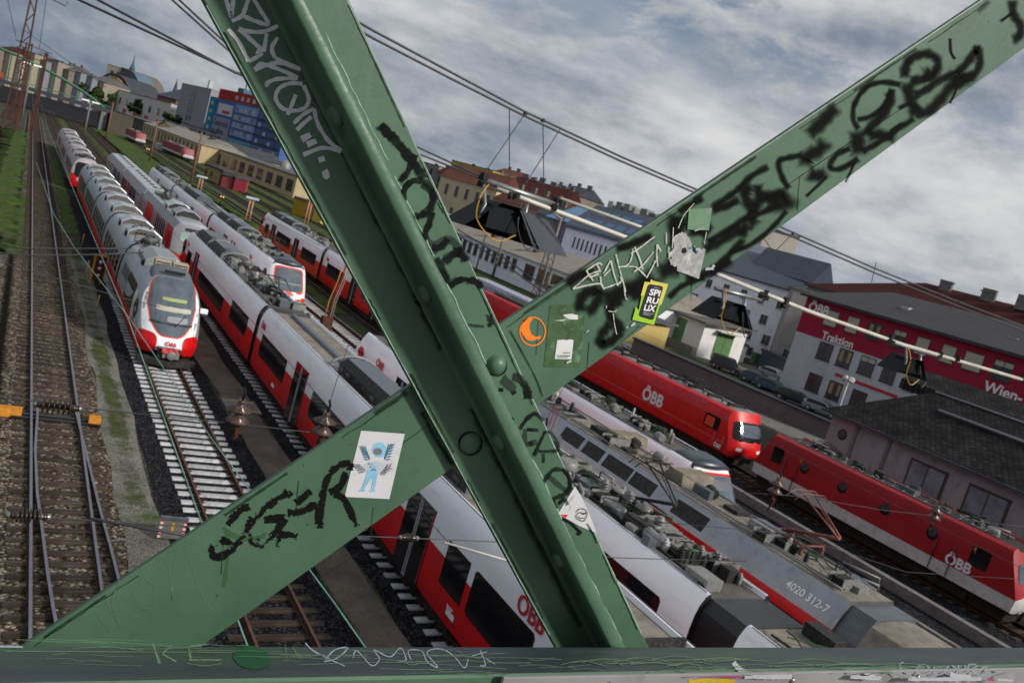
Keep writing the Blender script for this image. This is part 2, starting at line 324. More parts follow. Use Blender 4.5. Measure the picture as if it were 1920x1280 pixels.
def gstrip(x0, x1, y0, y1, a=0.3, m=None, z=0.028, lab='patchy short green grass growing between the yard tracks', name='grass'):
    n = max(3, int((y1-y0)/2)); V = []; F = []; UV = []; e = (x1-x0)*0.25+0.15
    for i in range(n+1):
        y = y0+(y1-y0)*i/n; u = min(1, min(i, n-i)/2.5); V += [(x0-e+random.uniform(-a, a)*.3, y, z), (x1+e+random.uniform(-a, a)*.3, y, z)]; UV += [(u, 0), (u, 1)]
    F = [(2*i, 2*i+1, 2*i+3, 2*i+2) for i in range(n)]
    me = bpy.data.meshes.new(name); me.from_pydata(V, [], F); ul = me.uv_layers.new(name='UVMap')
    for lp in me.loops: ul.data[lp.index].uv = UV[lp.vertex_index]
    me.materials.append(m or grass_m); o = bpy.data.objects.new(name, me); COL.objects.link(o); tag(o, lab, kind='stuff'); return o
gstrip(-4.5, 0.5, 62, 200, a=0.7); gstrip(-16, -4.3, 30, 200, a=0.8); gstrip(4.3, 5.2, 20, 75, a=0.25, m=weed_m); gstrip(4.4, 5.15, 75, 150, a=0.25); gstrip(-4.3, -0.6, 34, 66, a=0.5); gstrip(-1.2, 0.4, 22, 75, m=weed_m)
for x0, x1, y0, y1 in ((23.2, 24.4, 62, 170), (28.2, 30.6, 72, 250), (32.4, 34.6, 80, 300), (36.2, 40, 95, 320), (41.8, 46, 120, 340), (48, 53, 110, 330), (55, 66, 95, 300), (15.2, 19.5, 150, 300), (19.5, 27.5, 118, 330), (8.9, 10.6, 160, 330)):
    gstrip(x0, x1, y0, y1, a=0.45)
gstrip(66, 71.5, 96, 190, a=0.3)
sheet('road', [(58.5, 20), (79, 20), (79, 92), (58.5, 90)], 0.012, asph)
sheet('road', [(76, 70), (110, 62), (112, 80), (78, 96)], 0.016, asph)
gstrip(77.2, 79.0, 69, 92, 0.5, lab='green grass verge behind the parked cars')

RAILP = [(-0.036, 0.17), (0.036, 0.17), (0.036, 0.13), (0.012, 0.115), (0.012, 0.03), (0.07, 0.015), (0.07, 0.0), (-0.07, 0.0), (-0.07, 0.015), (-0.012, 0.03), (-0.012, 0.115), (-0.036, 0.13)]
def track(cx, y0, y1, label, sl=None, sy0=None, sy1=None, top=rail_topr, cx1=None, cat='railway track', bed=None, every=0.62, smat=None, slen=1.28, sz=0.045):
    """rails and sleepers of one track; near sleepers are parts of their own"""
    root = empty('railway_track', (cx, 0, 0), 0, label, cat, 'tracks of the yard')
    dx = 0 if cx1 is None else (cx1-cx)/(y1-y0); root.rotation_euler.z = -math.atan(dx)
    if dx: root.location = (cx - dx*y0, 0, 0)
    for s in (-1, 1):
        MB().prism([(s*0.7525+u, v+0.03) for u, v in RAILP], 'y', y0, y1, 0, mats=[1]+[0]*11).build('rail', [rail_side, top], root)
    if smat:
        y = sy0; k = 0; rest = MB(); base = None
        while y < sy1:
            if k < 80:
                b = MB()
                if smat is conc:
                    b.prism([(-0.14, 0), (0.14, 0), (0.11, sz), (-0.11, sz)], 'x', -slen, slen)
                    for s_ in (-1, 1): b.box(s_*0.7525-0.17, s_*0.7525+0.17, -0.09, 0.09, sz, sz+0.035, 1)
                else: b.box(-slen, slen, -0.13, 0.13, 0.0, sz)
                if base is None or smat is wood:
                    o = b.build('sleeper', [smat, rail_side], root, bevel=0.012); base = o
                else:
                    o = base.copy(); COL.objects.link(o); o.parent = root
                o.location = (random.uniform(-0.03, 0.03), y+random.uniform(-0.03, 0.03), 0.004); o.rotation_euler.z = random.uniform(-0.012, 0.012)
            else: rest.box(-slen, slen, y-0.13, y+0.13, 0.0, sz)
            y += every; k += 1
        if rest.V: tag(rest.build('sleeper', smat, root), kind='stuff')
    return root
track(2.65, 3, 620, 'leftmost track with shiny rails on brown sleepers in tan ballast', top=rail_top, smat=wood, sy0=8, sy1=330, sz=0.055)
t1 = track(7.32, 3, 125, 'track with pale concrete sleepers in front of the silver train', smat=conc, sy0=21.6, sy1=66, sz=0.06)
for i in range(24):
    o = MB().box(-1.28, 1.28, -0.13, 0.13, 0, 0.05).build('sleeper', wood, t1, bevel=0.01); o.location = (0, 6.5+0.62*i, 0.004)
track(12.62, 3, 160, 'track under the long red and white train, grey sleeper ends showing', smat=conc, sy0=11, sy1=75, sz=0.06, slen=1.3)
track(17.4, 3, 160, 'track under the two white trains standing nose to nose', smat=conc, sy0=42, sy1=59, sz=0.05)
track(22.5, 3, 110, 'empty rusty track between the red trains', smat=conc, sy0=36, sy1=75, cx1=20.8, sz=0.03)
track(26.5, 3, 115, 'track under the white train with red lower sides', smat=wood, sy0=50, sy1=64)
track(31.0, 60, 330, 'dark track in the grass right of the yard trains')
track(40.5, 3, 140, 'track under the two red locomotives', smat=wood, sy0=16, sy1=40)
for x, y0, y1, lb in ((35.4, 60, 330, 'second dark track in the grass, left of the signal hut'), (40.9, 118, 340, 'far track curving past the yellow hut'), (47.2, 105, 340, 'track in front of the dark red hut'), (54.2, 96, 340, 'grassy siding below the long cream depot'),
                      (60.5, 90, 340, 'rightmost far siding beside the grass verge'), (12.6, 165, 360, 'track beyond the graffiti covered train'), (7.3, 200, 380, 'track curving away under the distant bridge'), (17.4, 160, 360, 'far track beyond the white trains'), (-3.2, 230, 420, 'far left track under the green bridge')):
    track(x, y0, y1, lb)
    strip('ballast', x-1.7, x+1.7, y0, y1, 0.034, g_brown, a=0.3)
# the switch in the leftmost track
sw = empty('railway_switch', (0, 0, 0), 0, 'black switch blades curving off the leftmost track with yellow motor boxes', 'railway switch')
def bent(pts, name='switch_blade'):
    mb = MB()
    for i in range(len(pts)-1):
        a, b = Vector(pts[i]), Vector(pts[i+1]); n = Vector((b.y-a.y, a.x-b.x, 0)).normalized()*0.036
        for z0, z1, k, m in ((0.14, 0.205, 1.0, 0), (0.205, 0.208, 1.0, 1), (0.03, 0.14, 0.4, 0)):
            mb.slab([a-n*k+Vector((0, 0, z0)), a+n*k+Vector((0, 0, z0)), b+n*k+Vector((0, 0, z0)), b-n*k+Vector((0, 0, z0))], (0, 0, z1-z0), m)
    return mb.build(name, [rail_side, rail_top], sw)
def gp_(L_): return [tuple(Vector((at(x, y, Z=0.2).x, at(x, y, Z=0.2).y, 0))) for x, y in L_]
bent(gp_([(71, 764), (66, 842), (70, 926), (78, 982), (89, 1071), (100, 1140), (118, 1230)]))
bent(gp_([(141, 764), (154, 819), (169, 878), (187, 952), (208, 1027), (224, 1090), (262, 1230)]))
ym = at(70, 780, Z=0.1).y
MB().box(1.3, 4.1, ym-0.05, ym+0.05, 0.1, 0.16).box(1.3, 4.1, ym-0.4, ym-0.32, 0.1, 0.16).build('drive_rod', black, sw)
for x0, x1 in ((0.75, 1.6), (3.7, 4.1)):
    MB().prism([(ym-0.3, 0.05), (ym+0.3, 0.05), (ym+0.25, 0.30), (ym+0.05, 0.36), (ym-0.2, 0.32)], 'x', x0, x1).build('motor_box', amber, sw, bevel=0.02)
tag(MB().box(0.15, 0.5, 29.6, 29.85, 0.0, 0.2).build('marker_block', yellowm, bevel=0.02), 'small yellow block lying in the ballast at the left edge', 'marker')
# warning stand, shunting sign, low kerb
bp_ = at(317, 1016, Z=0); ws = empty('barrier', (bp_.x, bp_.y, 0), -0.1, 'small grey buffer panel with red and white striped edges beside the pale track', 'barrier')
MB().box(-0.55, 0.55, -0.05, 0.05, 0.15, 0.85).build('panel', concd, ws, bevel=0.01)
MB().box(-0.6, 0.6, -0.1, 0.1, 0.85, 0.95).build('cap', dgrey, ws)
for s in (-1, 1):
    mb = MB()
    for k in range(8): mb.box(s*0.5-0.06, s*0.5+0.06, -0.062, -0.052, 0.17+k*0.085, 0.17+(k+1)*0.085, k % 2)
    mb.build('stripe', [lettw, red], ws)
MB().box(-0.06, 0.06, -0.06, -0.053, 0.45, 0.75).build('notice', yellowm, ws)
sg = empty('signal_post', (5.45, 58.3, 0), 0.2, 'rusty orange framed shunting signal standing left of the silver train', 'signal')
MB().box(-0.3, 0.3, -0.12, 0.12, 0.25, 1.75).build('lamp_case', rust, sg, bevel=0.02)
MB().box(-0.36, -0.3, -0.14, 0.14, 0.2, 1.8).box(0.3, 0.36, -0.14, 0.14, 0.2, 1.8).box(-0.36, 0.36, -0.14, 0.14, 1.8, 1.86).build('frame', amber, sg)
for z in (0.6, 1.05, 1.45): MB().lathe((0, -0.125, z), [(0.09, 0), (0.11, 0.03), (0.05, 0.06)], 12, (0, -1, 0)).build('lens', lettw, sg)
for s in (-0.2, 0.25): MB().path([(s, 0, 0), (s, 0, 0.25)], 0.04).build('leg', yellowm, sg)
for (px, py, lb) in ((152, 465, 'first slim yellow marker post left of the silver train'), (160, 520, 'second slim yellow marker post left of the silver train'), (178, 590, 'third yellow marker post, nearest, by the dark ballast')):
    p = at(px, py, Z=0); mb = MB().path([(0, 0, 0), (0.02, 0, 1.1)], 0.03)
    tag(mb.build('marker_post', yellowm, loc=p), lb, 'marker post', 'yellow marker posts')
kb = MB().box(-0.2, 0.2, 0, 62, 0, 0.5).build('kerb', concd, loc=(36.2, 12, 0)); tag(kb, kind='structure')
kb = MB().box(-0.12, 0.12, 0, 62, 0, 0.35).build('kerb', concd, loc=(33.4, 12, 0)); tag(kb, kind='structure')
mo = gstrip(30.4, 32.2, 10, 60, name='moss', lab='yellowish moss strip along the kerb', m=mat('moss', (0.10, 0.095, 0.035), 0.9, var=0.5, scale=3, col2=(0.07, 0.055, 0.04), c2pos=(0.45, 0.6), bump=0.8))
ws.scale = (0.62, 0.62, 0.8)
# crossing boards in the path between the first two trains
bd = empty('crossing_board', (10.1, 36.6, 0.02), 0, 'grey crossing plate with two yellow lines on the sandy path', 'crossing board')
MB().box(-0.75, 0.75, -0.9, 0.9, 0, 0.04).build('plate', concd, bd)
for y in (-0.7, 0.55): MB().box(-0.7, 0.7, y, y+0.1, 0.04, 0.045).build('yellow_line', yellowm, bd)
# ---------------------------------------------------------------- trains
def ring_of(prof): return [(-x, z) for x, z in prof] + [(x, z) for x, z in reversed(prof)]   # prof: left half given with x>0, bottom to top
class Nose:
    def __init__(s, zk, z0, kz, ex, g, ge, und=0.15): s.a = (zk, z0, kz, ex, g, ge, und)
    def d(s, x, z):
        zk, z0, kz, ex, g, ge, und = s.a
        return kz*max(0, z-z0)**ex + und*max(0, zk-z) + g*(abs(x)/1.4)**ge
def body(parent, prof, y0, y1, mats, mfun, n0=None, n1=None, name='carriage', cz=2.0):
    """one carriage shell from y0 (near end) to y1 (far end); n0/n1 = Nose on that end or None"""
    P = ring_of(prof); n = len(P); mb = MB(); rings = []
    def ring(f): rings.append([f(x, z) for x, z in P])
    NR = 9
    def nose_rings(y, sg, N_):
        out = []
        for k in range(NR+1):
            r = k/NR; out.append([((x*r), y+sg*N_.d(x*r, cz+(z-cz)*r), cz+(z-cz)*r) for x, z in P])
        return out
    rs = []
    if n0: rs += nose_rings(y0, 1, n0)
    else: rs += [[(x, y0, z) for x, z in P]]
    if n1: rs += nose_rings(y1, -1, n1)[::-1]
    else: rs += [[(x, y1, z) for x, z in P]]
    o = 0
    for r_ in rs: mb.V += r_
    for a in range(len(rs)-1):
        for i in range(n):
            j = (i+1) % n; f = [a*n+i, a*n+j, (a+1)*n+j, (a+1)*n+i]
            mb.F.append(f); c = [sum(mb.V[q][t] for q in f)/4 for t in range(3)]
            side = (n0 and a < NR) or (n1 and a >= len(rs)-1-NR)
            mb.M.append(mfun(c[0], c[2], bool(side), i)); mb.S.append(True)
    if not n0: mb.F.append(list(range(n))); mb.M.append(mfun(0, 1, False, -1)); mb.S.append(False)
    if not n1: mb.F.append([len(mb.V)-n+i for i in range(n)][::-1]); mb.M.append(mfun(0, 1, False, -1)); mb.S.append(False)
    # drop the degenerate centre ring
    o = mb.build(name, mats, parent); me = o.data
    bm = bmesh.new(); bm.from_mesh(me); bmesh.ops.remove_doubles(bm, verts=bm.verts, dist=0.0005)
    for e in bm.edges:
        if len(e.link_faces) == 2 and e.calc_face_angle(0) > R(32): e.smooth = False
    bm.to_mesh(me); bm.free()
    return o
def patch(parent, name, m, y, sg, N_, cxy, hw, hh, off, ex=4, wt=1.0, nr=6, na=32, zoff=0, wf=None):
    """a panel fitted to the nose; half width hw at the bottom, hw*wt at the top"""
    mb = MB(); cx_, cz_ = cxy; V = []
    for k in range(nr+1):
        for i in range(na):
            t = 2*math.pi*i/na; c, s = math.cos(t), math.sin(t)
            u = (abs(c)**(2/ex))*(1 if c >= 0 else -1)*k/nr; v = (abs(s)**(2/ex))*(1 if s >= 0 else -1)*k/nr
            z = cz_+v*hh; q = (v+1)/2; wv = hw*(1+(wt-1)*q) if wf is None else hw*wf(q); x = cx_+u*wv
            V.append((x, y+sg*(N_.d(x, z)-off), z))
    F = [(k*na+i, k*na+(i+1) % na, (k+1)*na+(i+1) % na, (k+1)*na+i) for k in range(nr) for i in range(na)]
    mb.add(V, F, 0, True); o = mb.build(name, m, parent)
    bm = bmesh.new(); bm.from_mesh(o.data); bmesh.ops.remove_doubles(bm, verts=bm.verts, dist=1e-4); bm.to_mesh(o.data); bm.free()
    return o
def side_box(parent, name, m, y0, y1, z0, z1, off=0.012, hx=1.4, prof=None, both=True, rad=0.07, frame=None):
    """a window pane, following the side of the body; made for both sides"""
    def X(z):
        if not prof: return hx
        for (x0, a), (x1, b) in zip(prof, prof[1:]):
            if a <= z <= b and b > a: return x0+(x1-x0)*(z-a)/(b-a)
        return hx
    for s in ((-1, 1) if both else (-1,)):
        zs = [z0, (z0+z1)/2, z1-0.001]; mb = MB()
        if z1-z0 > 1.0: zs = [z0+(z1-z0)*k/4 for k in range(5)]
        a = [(s*(X(z)+off), y0, z) for z in zs]; b = [(s*(X(z)+off), y1, z) for z in zs]
        c = min(rad, (y1-y0)/3)
        pts = [(s*(X(z0)+off), y0+c, z0), (s*(X(z0+c)+off), y0, z0+c)] + [(s*(X(z)+off), y0, z) for z in zs[1:-1]] + [(s*(X(z1-c)+off), y0, z1-c), (s*(X(z1)+off), y0+c, z1)]
        pts += [(q[0], y1-(q[1]-y0), q[2]) for q in reversed(pts)]
        mb.slab(pts, (-s*0.03, 0, 0)); mb.build(name, m, parent)
def rib_insulator(c, h=0.4, r=0.09, n=5):
    p = [(r*0.8, 0), (r*0.8, 0.05)]
    for k in range(n):
        z = 0.06+k*(h-0.1)/n; p += [(r*0.55, z), (r*1.25, z+0.01), (r*0.6, z+(h-0.1)/n*0.6)]
    return c, p+[(r*0.6, h-0.03), (r*0.5, h)]
def hood(parent, y0, y1, x0=-0.95, x1=0.75, z=3.6, h=0.62, m=None, name='cooling_hood'):
    mb = MB(); c = 0.28
    mb.prism([(x0, z), (x0, z+h*0.55), (x0+c, z+h), (x1-c, z+h), (x1, z+h*0.55), (x1, z)], 'y', y0, y1, 0, mats=[1, 1, 0, 1, 1, 0])
    for k in range(int((y1-y0)/0.9)):
        y = y0+0.45+k*0.9
        mb.box(x0-0.02, x0+0.03, y, y+0.45, z+0.06, z+h*0.45, 2)
    mb.box(x0+c+0.05, x0+c+0.35, y0+0.3, y0+1.2, z+h, z+h+0.015, 2)
    return mb.build(name, [m or dgrey, gear, black], parent, bevel=0.02, seg=1)
def arc(parent, y, z=3.6):
    pts = [(-1.05*math.cos(t), y, z+0.0+0.62*math.sin(t)) for t in [math.pi*k/10 for k in range(11)]]
    MB().path(pts, 0.07, 6).build('roof_arch', gearl, parent)
def clutter(parent, y0, y1, seed, dens=1.0, z=3.6, wide=1.0, name='roof_equipment', coils=True):
    """pipes, ducts, boxes, busbars, resistors and insulators standing on the roof deck"""
    rd = random.Random(seed); mb = MB(); Lh = y1-y0
    for s in (-0.98, -0.72, 0.9): 
        pts = [(s*wide, y0+Lh*k/8, z+0.08+rd.uniform(-0.02, 0.04)) for k in range(9)]; mb.path(pts, 0.032, 6, rd.choice((0, 1)))
    for k in range(int(Lh*2.3*dens)):
        y = rd.uniform(y0, y1); x = rd.uniform(-0.85, 0.85)*wide; t = rd.random()
        if t < 0.28:
            a, b, h = rd.uniform(0.1, 0.34), rd.uniform(0.12, 0.5), rd.uniform(0.06, 0.2); mb.cbox((x, y, z+h), (a, b, h), rd.choice((0, 0, 1, 2)), rd.uniform(-.05, .05))
        elif t < 0.50:
            y2 = y+rd.uniform(-1.4, 1.4); x2 = x+rd.uniform(-0.5, 0.5); zz_ = z+rd.uniform(0.1, 0.4)
            mb.path([(x, y, z), (x, y, zz_), (x2, y2, zz_), (x2, y2, z)], rd.uniform(0.018, 0.05), 6, rd.choice((0, 1, 1, 3)))
        elif t < 0.72:
            c, p = rib_insulator((x, y, z), rd.uniform(0.25, 0.5), rd.uniform(0.06, 0.11)); mb.lathe(c, p, 10, (0, 0, 1), rd.choice((1, 1, 0, 4)))
        elif t < 0.84:
            mb.lathe((x, y-0.25, z+0.2), [(0.16, 0), (0.2, 0.04), (0.2, 0.5), (0.16, 0.54)], 12, (rd.uniform(-.6, .6), 1, 0), rd.choice((0, 1)))
        else:
            for q in range(5): mb.box(x-0.3, x+0.3, y+q*0.09, y+q*0.09+0.035, z+0.05, z+0.3, 0)
            mb.box(x-0.34, x+0.34, y-0.05, y-0.02, z, z+0.34, 1); mb.box(x-0.34, x+0.34, y+0.48, y+0.51, z, z+0.34, 1)
    for k in range(int(Lh*0.5*dens)):
        y = rd.uniform(y0, y1-1); pts = [(rd.uniform(-0.7, 0.7)*wide, y+q*0.35, z+0.25+0.12*math.sin(q*1.7+k)) for q in range(5)]
        mb.path(pts, 0.02, 5, rd.choice((0, 3)))
    return mb.build(name, [gear, gearl, dgrey, olive, white_d], parent)
def pantograph(parent, x, y, z, raise_=0.9, sg=1, m=None, hw=0.8):
    """half-scissor current collector: base frame, arms and a cross head with horns"""
    m = m or gear; mb = MB()
    mb.path([(x-0.5, y-0.6, z+0.12), (x+0.5, y-0.6, z+0.12), (x+0.5, y+0.6, z+0.12), (x-0.5, y+0.6, z+0.12), (x-0.5, y-0.6, z+0.12)], 0.035, 6)
    k = (x, y+sg*1.35, z+raise_*0.5)
    mb.path([(x, y-sg*0.5, z+0.15), k], 0.055, 8)
    h1 = (x-0.28, y-sg*0.15, z+raise_); h2 = (x+0.28, y-sg*0.15, z+raise_)
    mb.path([(k[0]-0.06, k[1], k[2]), h1], 0.03, 6); mb.path([(k[0]+0.06, k[1], k[2]), h2], 0.03, 6)
    mb.path([(x-0.22, y-sg*0.5, z+0.2), (x-0.1, k[1], k[2]+0.02)], 0.018, 6)
    mb.path([(k[0]-0.06, k[1]-0.1*sg, k[2]+0.05), (x+0.1, y+0.3*sg, z+raise_*0.85)], 0.014, 6)
    for dy in (-0.17, 0.17):
        mb.path([(x-hw, y-sg*0.15+dy, z+raise_-0.16), (x-hw*0.8, y-sg*0.15+dy, z+raise_-0.02), (x-hw*0.55, y-sg*0.15+dy, z+raise_+0.06), (x+hw*0.55, y-sg*0.15+dy, z+raise_+0.06), (x+hw*0.8, y-sg*0.15+dy, z+raise_-0.02), (x+hw, y-sg*0.15+dy, z+raise_-0.16)], 0.02, 6)
    for sx in (-0.45, 0.45): mb.path([(x+sx*hw, y-sg*0.15-0.17, z+raise_+0.03), (x+sx*hw, y-sg*0.15+0.17, z+raise_+0.03)], 0.015, 6)
    for sx in (-0.5, 0.5):
        for sy in (-0.6, 0.6): c, p = rib_insulator((x+sx, y+sy, z-0.18), 0.3, 0.07, 3); mb.lathe(c, p, 10)
    return mb.build('pantograph', m, parent)
def bogies(root, y0, y1, first=3.2, hx=1.15):
    for yc in (y0+first, y1-first):
        mb = MB(); mb.box(-hx, hx, yc-1.7, yc+1.7, 0.45, 0.62)
        for s in (-1, 1):
            mb.box(s*hx-0.06, s*hx+0.06, yc-1.6, yc+1.6, 0.42, 0.78)
            for dy in (-1.2, 1.2): mb.lathe((s*0.78-0.07*0, yc+dy, 0.63), [(0.3, -0.06), (0.43, -0.05), (0.43, 0.05), (0.3, 0.07), (0.12, 0.12)], 18, (s, 0, 0), 0)
        mb.build('bogie', under, root)
# ---- the modern articulated trains
CP = [(1.22, 0.62), (1.36, 0.72), (1.40, 0.95), (1.40, 1.6), (1.40, 2.19), (1.40, 2.75), (1.375, 3.1), (1.31, 3.38), (1.18, 3.62), (1.08, 3.70), (1.02, 3.70), (0.97, 3.58)]
fairm = mat('fairing_navy', (0.028, 0.038, 0.055), 0.35, var=0.2)
cn = Nose(1.2, 1.35, 0.60, 1.25, 0.95, 3.6)
def city_m(x, z, nose, i, low=0):
    if i == -1: return 3
    if z > 3.56 and abs(x) < 0.99: return 2
    if nose: return 1+3*0 if z < 1.55 else 0
    return 1 if z < 2.19 else 0
def city_side(c, y0, y1, items, sides=True):
    for it in items:
        k, a, b = it[:3]
        if k == 'w': side_box(c, 'window', glassd, a, b, it[3] if len(it) > 3 else 1.55, it[4] if len(it) > 4 else 2.62, prof=CP, rad=0.09)
        elif k == 'd':
            for s in (-1, 1):
                mb = MB(); X = 1.415*s
                mb.box(min(X, X-0.03*s), max(X, X-0.03*s), a, b, 0.55, 3.0, 0)
                for yy in ((a+b)/2-0.09, (a+b)/2+0.03): mb.box(min(X+0.012*s, X), max(X+0.012*s, X), yy, yy+0.06, 0.6, 2.95, 1)
                mb.box(min(X+0.008*s, X), max(X+0.008*s, X), a+0.02, a+0.07, 0.8, 2.9, 2); mb.build('door', [glassd, silver, crim], c)
        elif k == 'OBB':
            o = text_mesh('ÖBB', it[3], lettr, c, bold=0.012); face_left(o, -1.418, a, it[2], it[4] if len(it) > 4 else 0)
def city_train(x, label, ends, rz=0.0, seed=1, group='articulated trains parked in the yard', roofs=None, lowm=None, pivot=0):
    """ends: list of carriage ends from near to far, first/last may carry a nose ('n')"""
    root = empty('articulated_train', (x, pivot, 0), rz, label, 'train', group)
    return root
def city_carriage(root, y0, y1, n0=False, n1=False, items=(), roof='gear', seed=0, low=None, deckm=None):
    low = low or red
    c = body(root, CP, y0, y1, [white, low, deckm or decky, black], city_m, cn if n0 else None, cn if n1 else None)
    # red upper edge steps at the lower body, underframe and skirts
    MB().box(-1.2, 1.2, y0+0.8, y1-0.8, 0.35, 0.64).build('underframe', under, c)
    bogies(c, y0, y1)
    for s in (-1, 1): MB().box(s*1.085-0.012, s*1.085+0.012, y0+(3.4 if n0 else 0.1), y1-(3.4 if n1 else 0.1), 3.695, 3.712).build('gutter', dgrey, c)
    city_side(c, y0, y1, items)
    for it in items:
        if it[0] == 'd':
            for yy in (it[1]-0.35, it[2]+0.30): side_box(c, 'panel_seam', dgrey, yy, yy+0.018, 0.75, 3.35, prof=CP, off=0.003, rad=0.004)
    side_box(c, 'sill_line', gear, y0+(3 if n0 else 0.1), y1-(3 if n1 else 0.1), 0.96, 0.985, prof=CP, off=0.004, rad=0.004)
    a, b = y0+(2.8 if n0 else 0.3), y1-(2.8 if n1 else 0.3)
    if roof == 'gear':
        hood(c, b-4.6, b-0.4); arc(c, b-4.9); hood(c, b-9.4, b-5.3); arc(c, b-9.8)
        clutter(c, a+0.3, b-10, seed, 1.25)
        MB().box(0.2, 0.95, b-9, b-0.5, 3.6, 3.75).build('roof_panel', deck, c)
    elif roof == 'flat':
        MB().prism([(-0.15, 3.6), (0.15, 3.6), (0.12, 3.72), (-0.12, 3.72)], 'y', a, b-0.2).build('cable_duct', dgrey, c)
        mb = MB()
        for k in range(int((b-a)/0.7)): mb.cbox((0.25, a+0.5+k*0.7, 3.62), (0.05, 0.12, 0.03))
        for k in range(3): mb.box(-0.85, -0.3, a+2+k*6, a+4+k*6, 3.6, 3.63)
        mb.build('roof_panel', gearl, c)
        clutter(c, (a+b)/2-1, (a+b)/2+1.2, seed, 0.8)
    elif roof == 'hoods':
        hood(c, a+1, a+5.4, m=dgrey); arc(c, a+5.8); hood(c, b-6.5, b-2.2, m=dgrey); arc(c, b-1.9); clutter(c, a+6, b-7, seed, 1.0)
    return c
def gangway(root, y, w=0.42):
    MB().prism([(1.3, 0.7), (1.3, 3.3), (1.1, 3.62), (-1.1, 3.62), (-1.3, 3.3), (-1.3, 0.7)], 'y', y-w, y+w).build('gangway', black, root)
def city_front(c, y, sg, low=None, lit=True, roofcap=True):
    """screen, red frame, lamps, coupler and roof fairing of a nose; sg=+1 when the tip is the near end"""
    low = low or redor
    patch(c, 'nose_panel', low, y, sg, cn, (0, 1.18), 1.30, 0.46, 0.012, ex=5)
    patch(c, 'screen_frame', red if low is red else redor, y, sg, cn, (0, 2.72), 1.10, 0.80, 0.020, ex=7, wt=0.93)
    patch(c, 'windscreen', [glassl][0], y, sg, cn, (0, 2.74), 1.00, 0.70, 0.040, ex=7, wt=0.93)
    patch(c, 'screen_shade', gearl, y, sg, cn, (0, 2.52), 0.90, 0.05, 0.05, ex=6)
    patch(c, 'destination_band', dgrey, y, sg, cn, (0, 3.14), 0.86, 0.17, 0.05, ex=6)
    for s in (-1, 1):
        patch(c, 'headlight', black, y, sg, cn, (s*0.78, 1.42), 0.27, 0.13, 0.03, ex=5)
        patch(c, 'lamp', lettw, y, sg, cn, (s*0.86, 1.43), 0.08, 0.07, 0.045, ex=2, nr=2, na=14); patch(c, 'lamp', lettw, y, sg, cn, (s*0.68, 1.43), 0.07, 0.06, 0.045, ex=2, nr=2, na=14)
        side_box(c, 'cab_window', glassd, *sorted((y+sg*1.9, y+sg*3.0)), 2.15, 3.0, prof=CP, rad=0.3)
    MB().path([(0.1, y+sg*(cn.d(0, 2.1)-0.07), 2.08), (-0.35, y+sg*(cn.d(0.3, 2.7)-0.09), 2.75)], 0.018, 6).build('wiper', black, c)
    MB().box(-0.35, 0.35, min(y-0.15*sg, y+sg*0.4), max(y-0.15*sg, y+sg*0.4), 0.62, 1.0).build('coupler', gear, c, bevel=0.04)
    MB().prism([(y+sg*0.1, 0.25), (y+sg*1.2, 0.25), (y+sg*1.2, 0.75), (y+sg*0.35, 0.75)], 'x', -1.15, 1.15).build('snow_plough', under, c)
    if roofcap:
        # dark fairing above the screen, arched across the roof
        mb = MB(); S = []
        for dy, zt, w_ in ((1.75, 3.60, 1.05), (1.6, 3.78, 1.10), (2.1, 3.93, 1.08), (3.0, 3.98, 1.02), (3.3, 3.8, 0.98)):
            S.append([(-w_*math.cos(math.pi*k/12)*1.0, y+sg*(dy+0.25*abs(math.cos(math.pi*k/12))**2), 3.5+(zt-3.5)*min(1, math.sin(math.pi*k/12)**0.55 if 0 < k < 12 else 0)) for k in range(13)])
        n = 13
        for r_ in S: mb.V += r_
        for a in range(len(S)-1):
            for i in range(n-1): mb.F.append([a*n+i, a*n+i+1, (a+1)*n+i+1, (a+1)*n+i]); mb.M.append(0); mb.S.append(True)
        mb.build('roof_fairing', fairm, c)
    o = text_mesh('ÖBB', 0.3, lettr, c, bold=0.01, depth=0.002, align='CENTER')
    zt = 1.75; 
    o.matrix_local = Matrix.Translation((0, y+sg*(cn.d(0.25, zt+0.1)-0.07), zt)) @ (Matrix.Rotation(R(90), 4, 'X') if sg > 0 else Matrix.Rotation(R(180), 4, 'Z') @ Matrix.Rotation(R(90), 4, 'X')) @ Matrix.Rotation(R(-22), 4, 'X')
# B: the long train through the middle of the picture
tb = city_train(12.75, 'long white and red train running down the middle beside the empty pale track', None)
c1 = city_carriage(tb, 42.1, 67.6, n1=True, seed=3, items=[('w', 62.2, 63.9, 1.55, 2.6), ('d', 59.5, 61.0), ('w', 49.9, 58.3, 1.3, 2.2), ('w', 43.6, 47.8), ('OBB', 64.6, 2.8, 0.35)], roof='gear')
side_box(c1, 'cab_window', glassd, 65.0, 66.3, 2.15, 3.05, prof=CP, rad=0.25)
o = MB().box(-0.9, 0.9, 0, 2.6, 0, 0.25).build('roof_fairing', gearl, c1, bevel=0.05); o.location = (0, 63, 3.55)
gangway(tb, 41.75)
c2 = city_carriage(tb, 16.9, 41.4, seed=4, items=[('w', 35.7, 40.4), ('d', 32.6, 34.4), ('w', 23.2, 31.6), ('d', 19.6, 21.4), ('OBB', 41.0, 2.78, 0.42, 0)], roof='flat', deckm=deck)
hood(c2, 19.5, 31.3, -0.75, 0.75, h=0.6); arc(c2, 31.6)
side_box(c2, 'window', glassd, 17.2, 18.5, 1.5, 2.7, prof=CP, rad=0.02)
c3 = city_carriage(tb, 3.0, 16.9, seed=5, items=[('w', 13.9, 16.9, 1.5, 2.7), ('OBB', 14.9, 2.80, 0.62, 0), ('w', 5, 11)], roof='none', deckm=deck)
mb = MB()
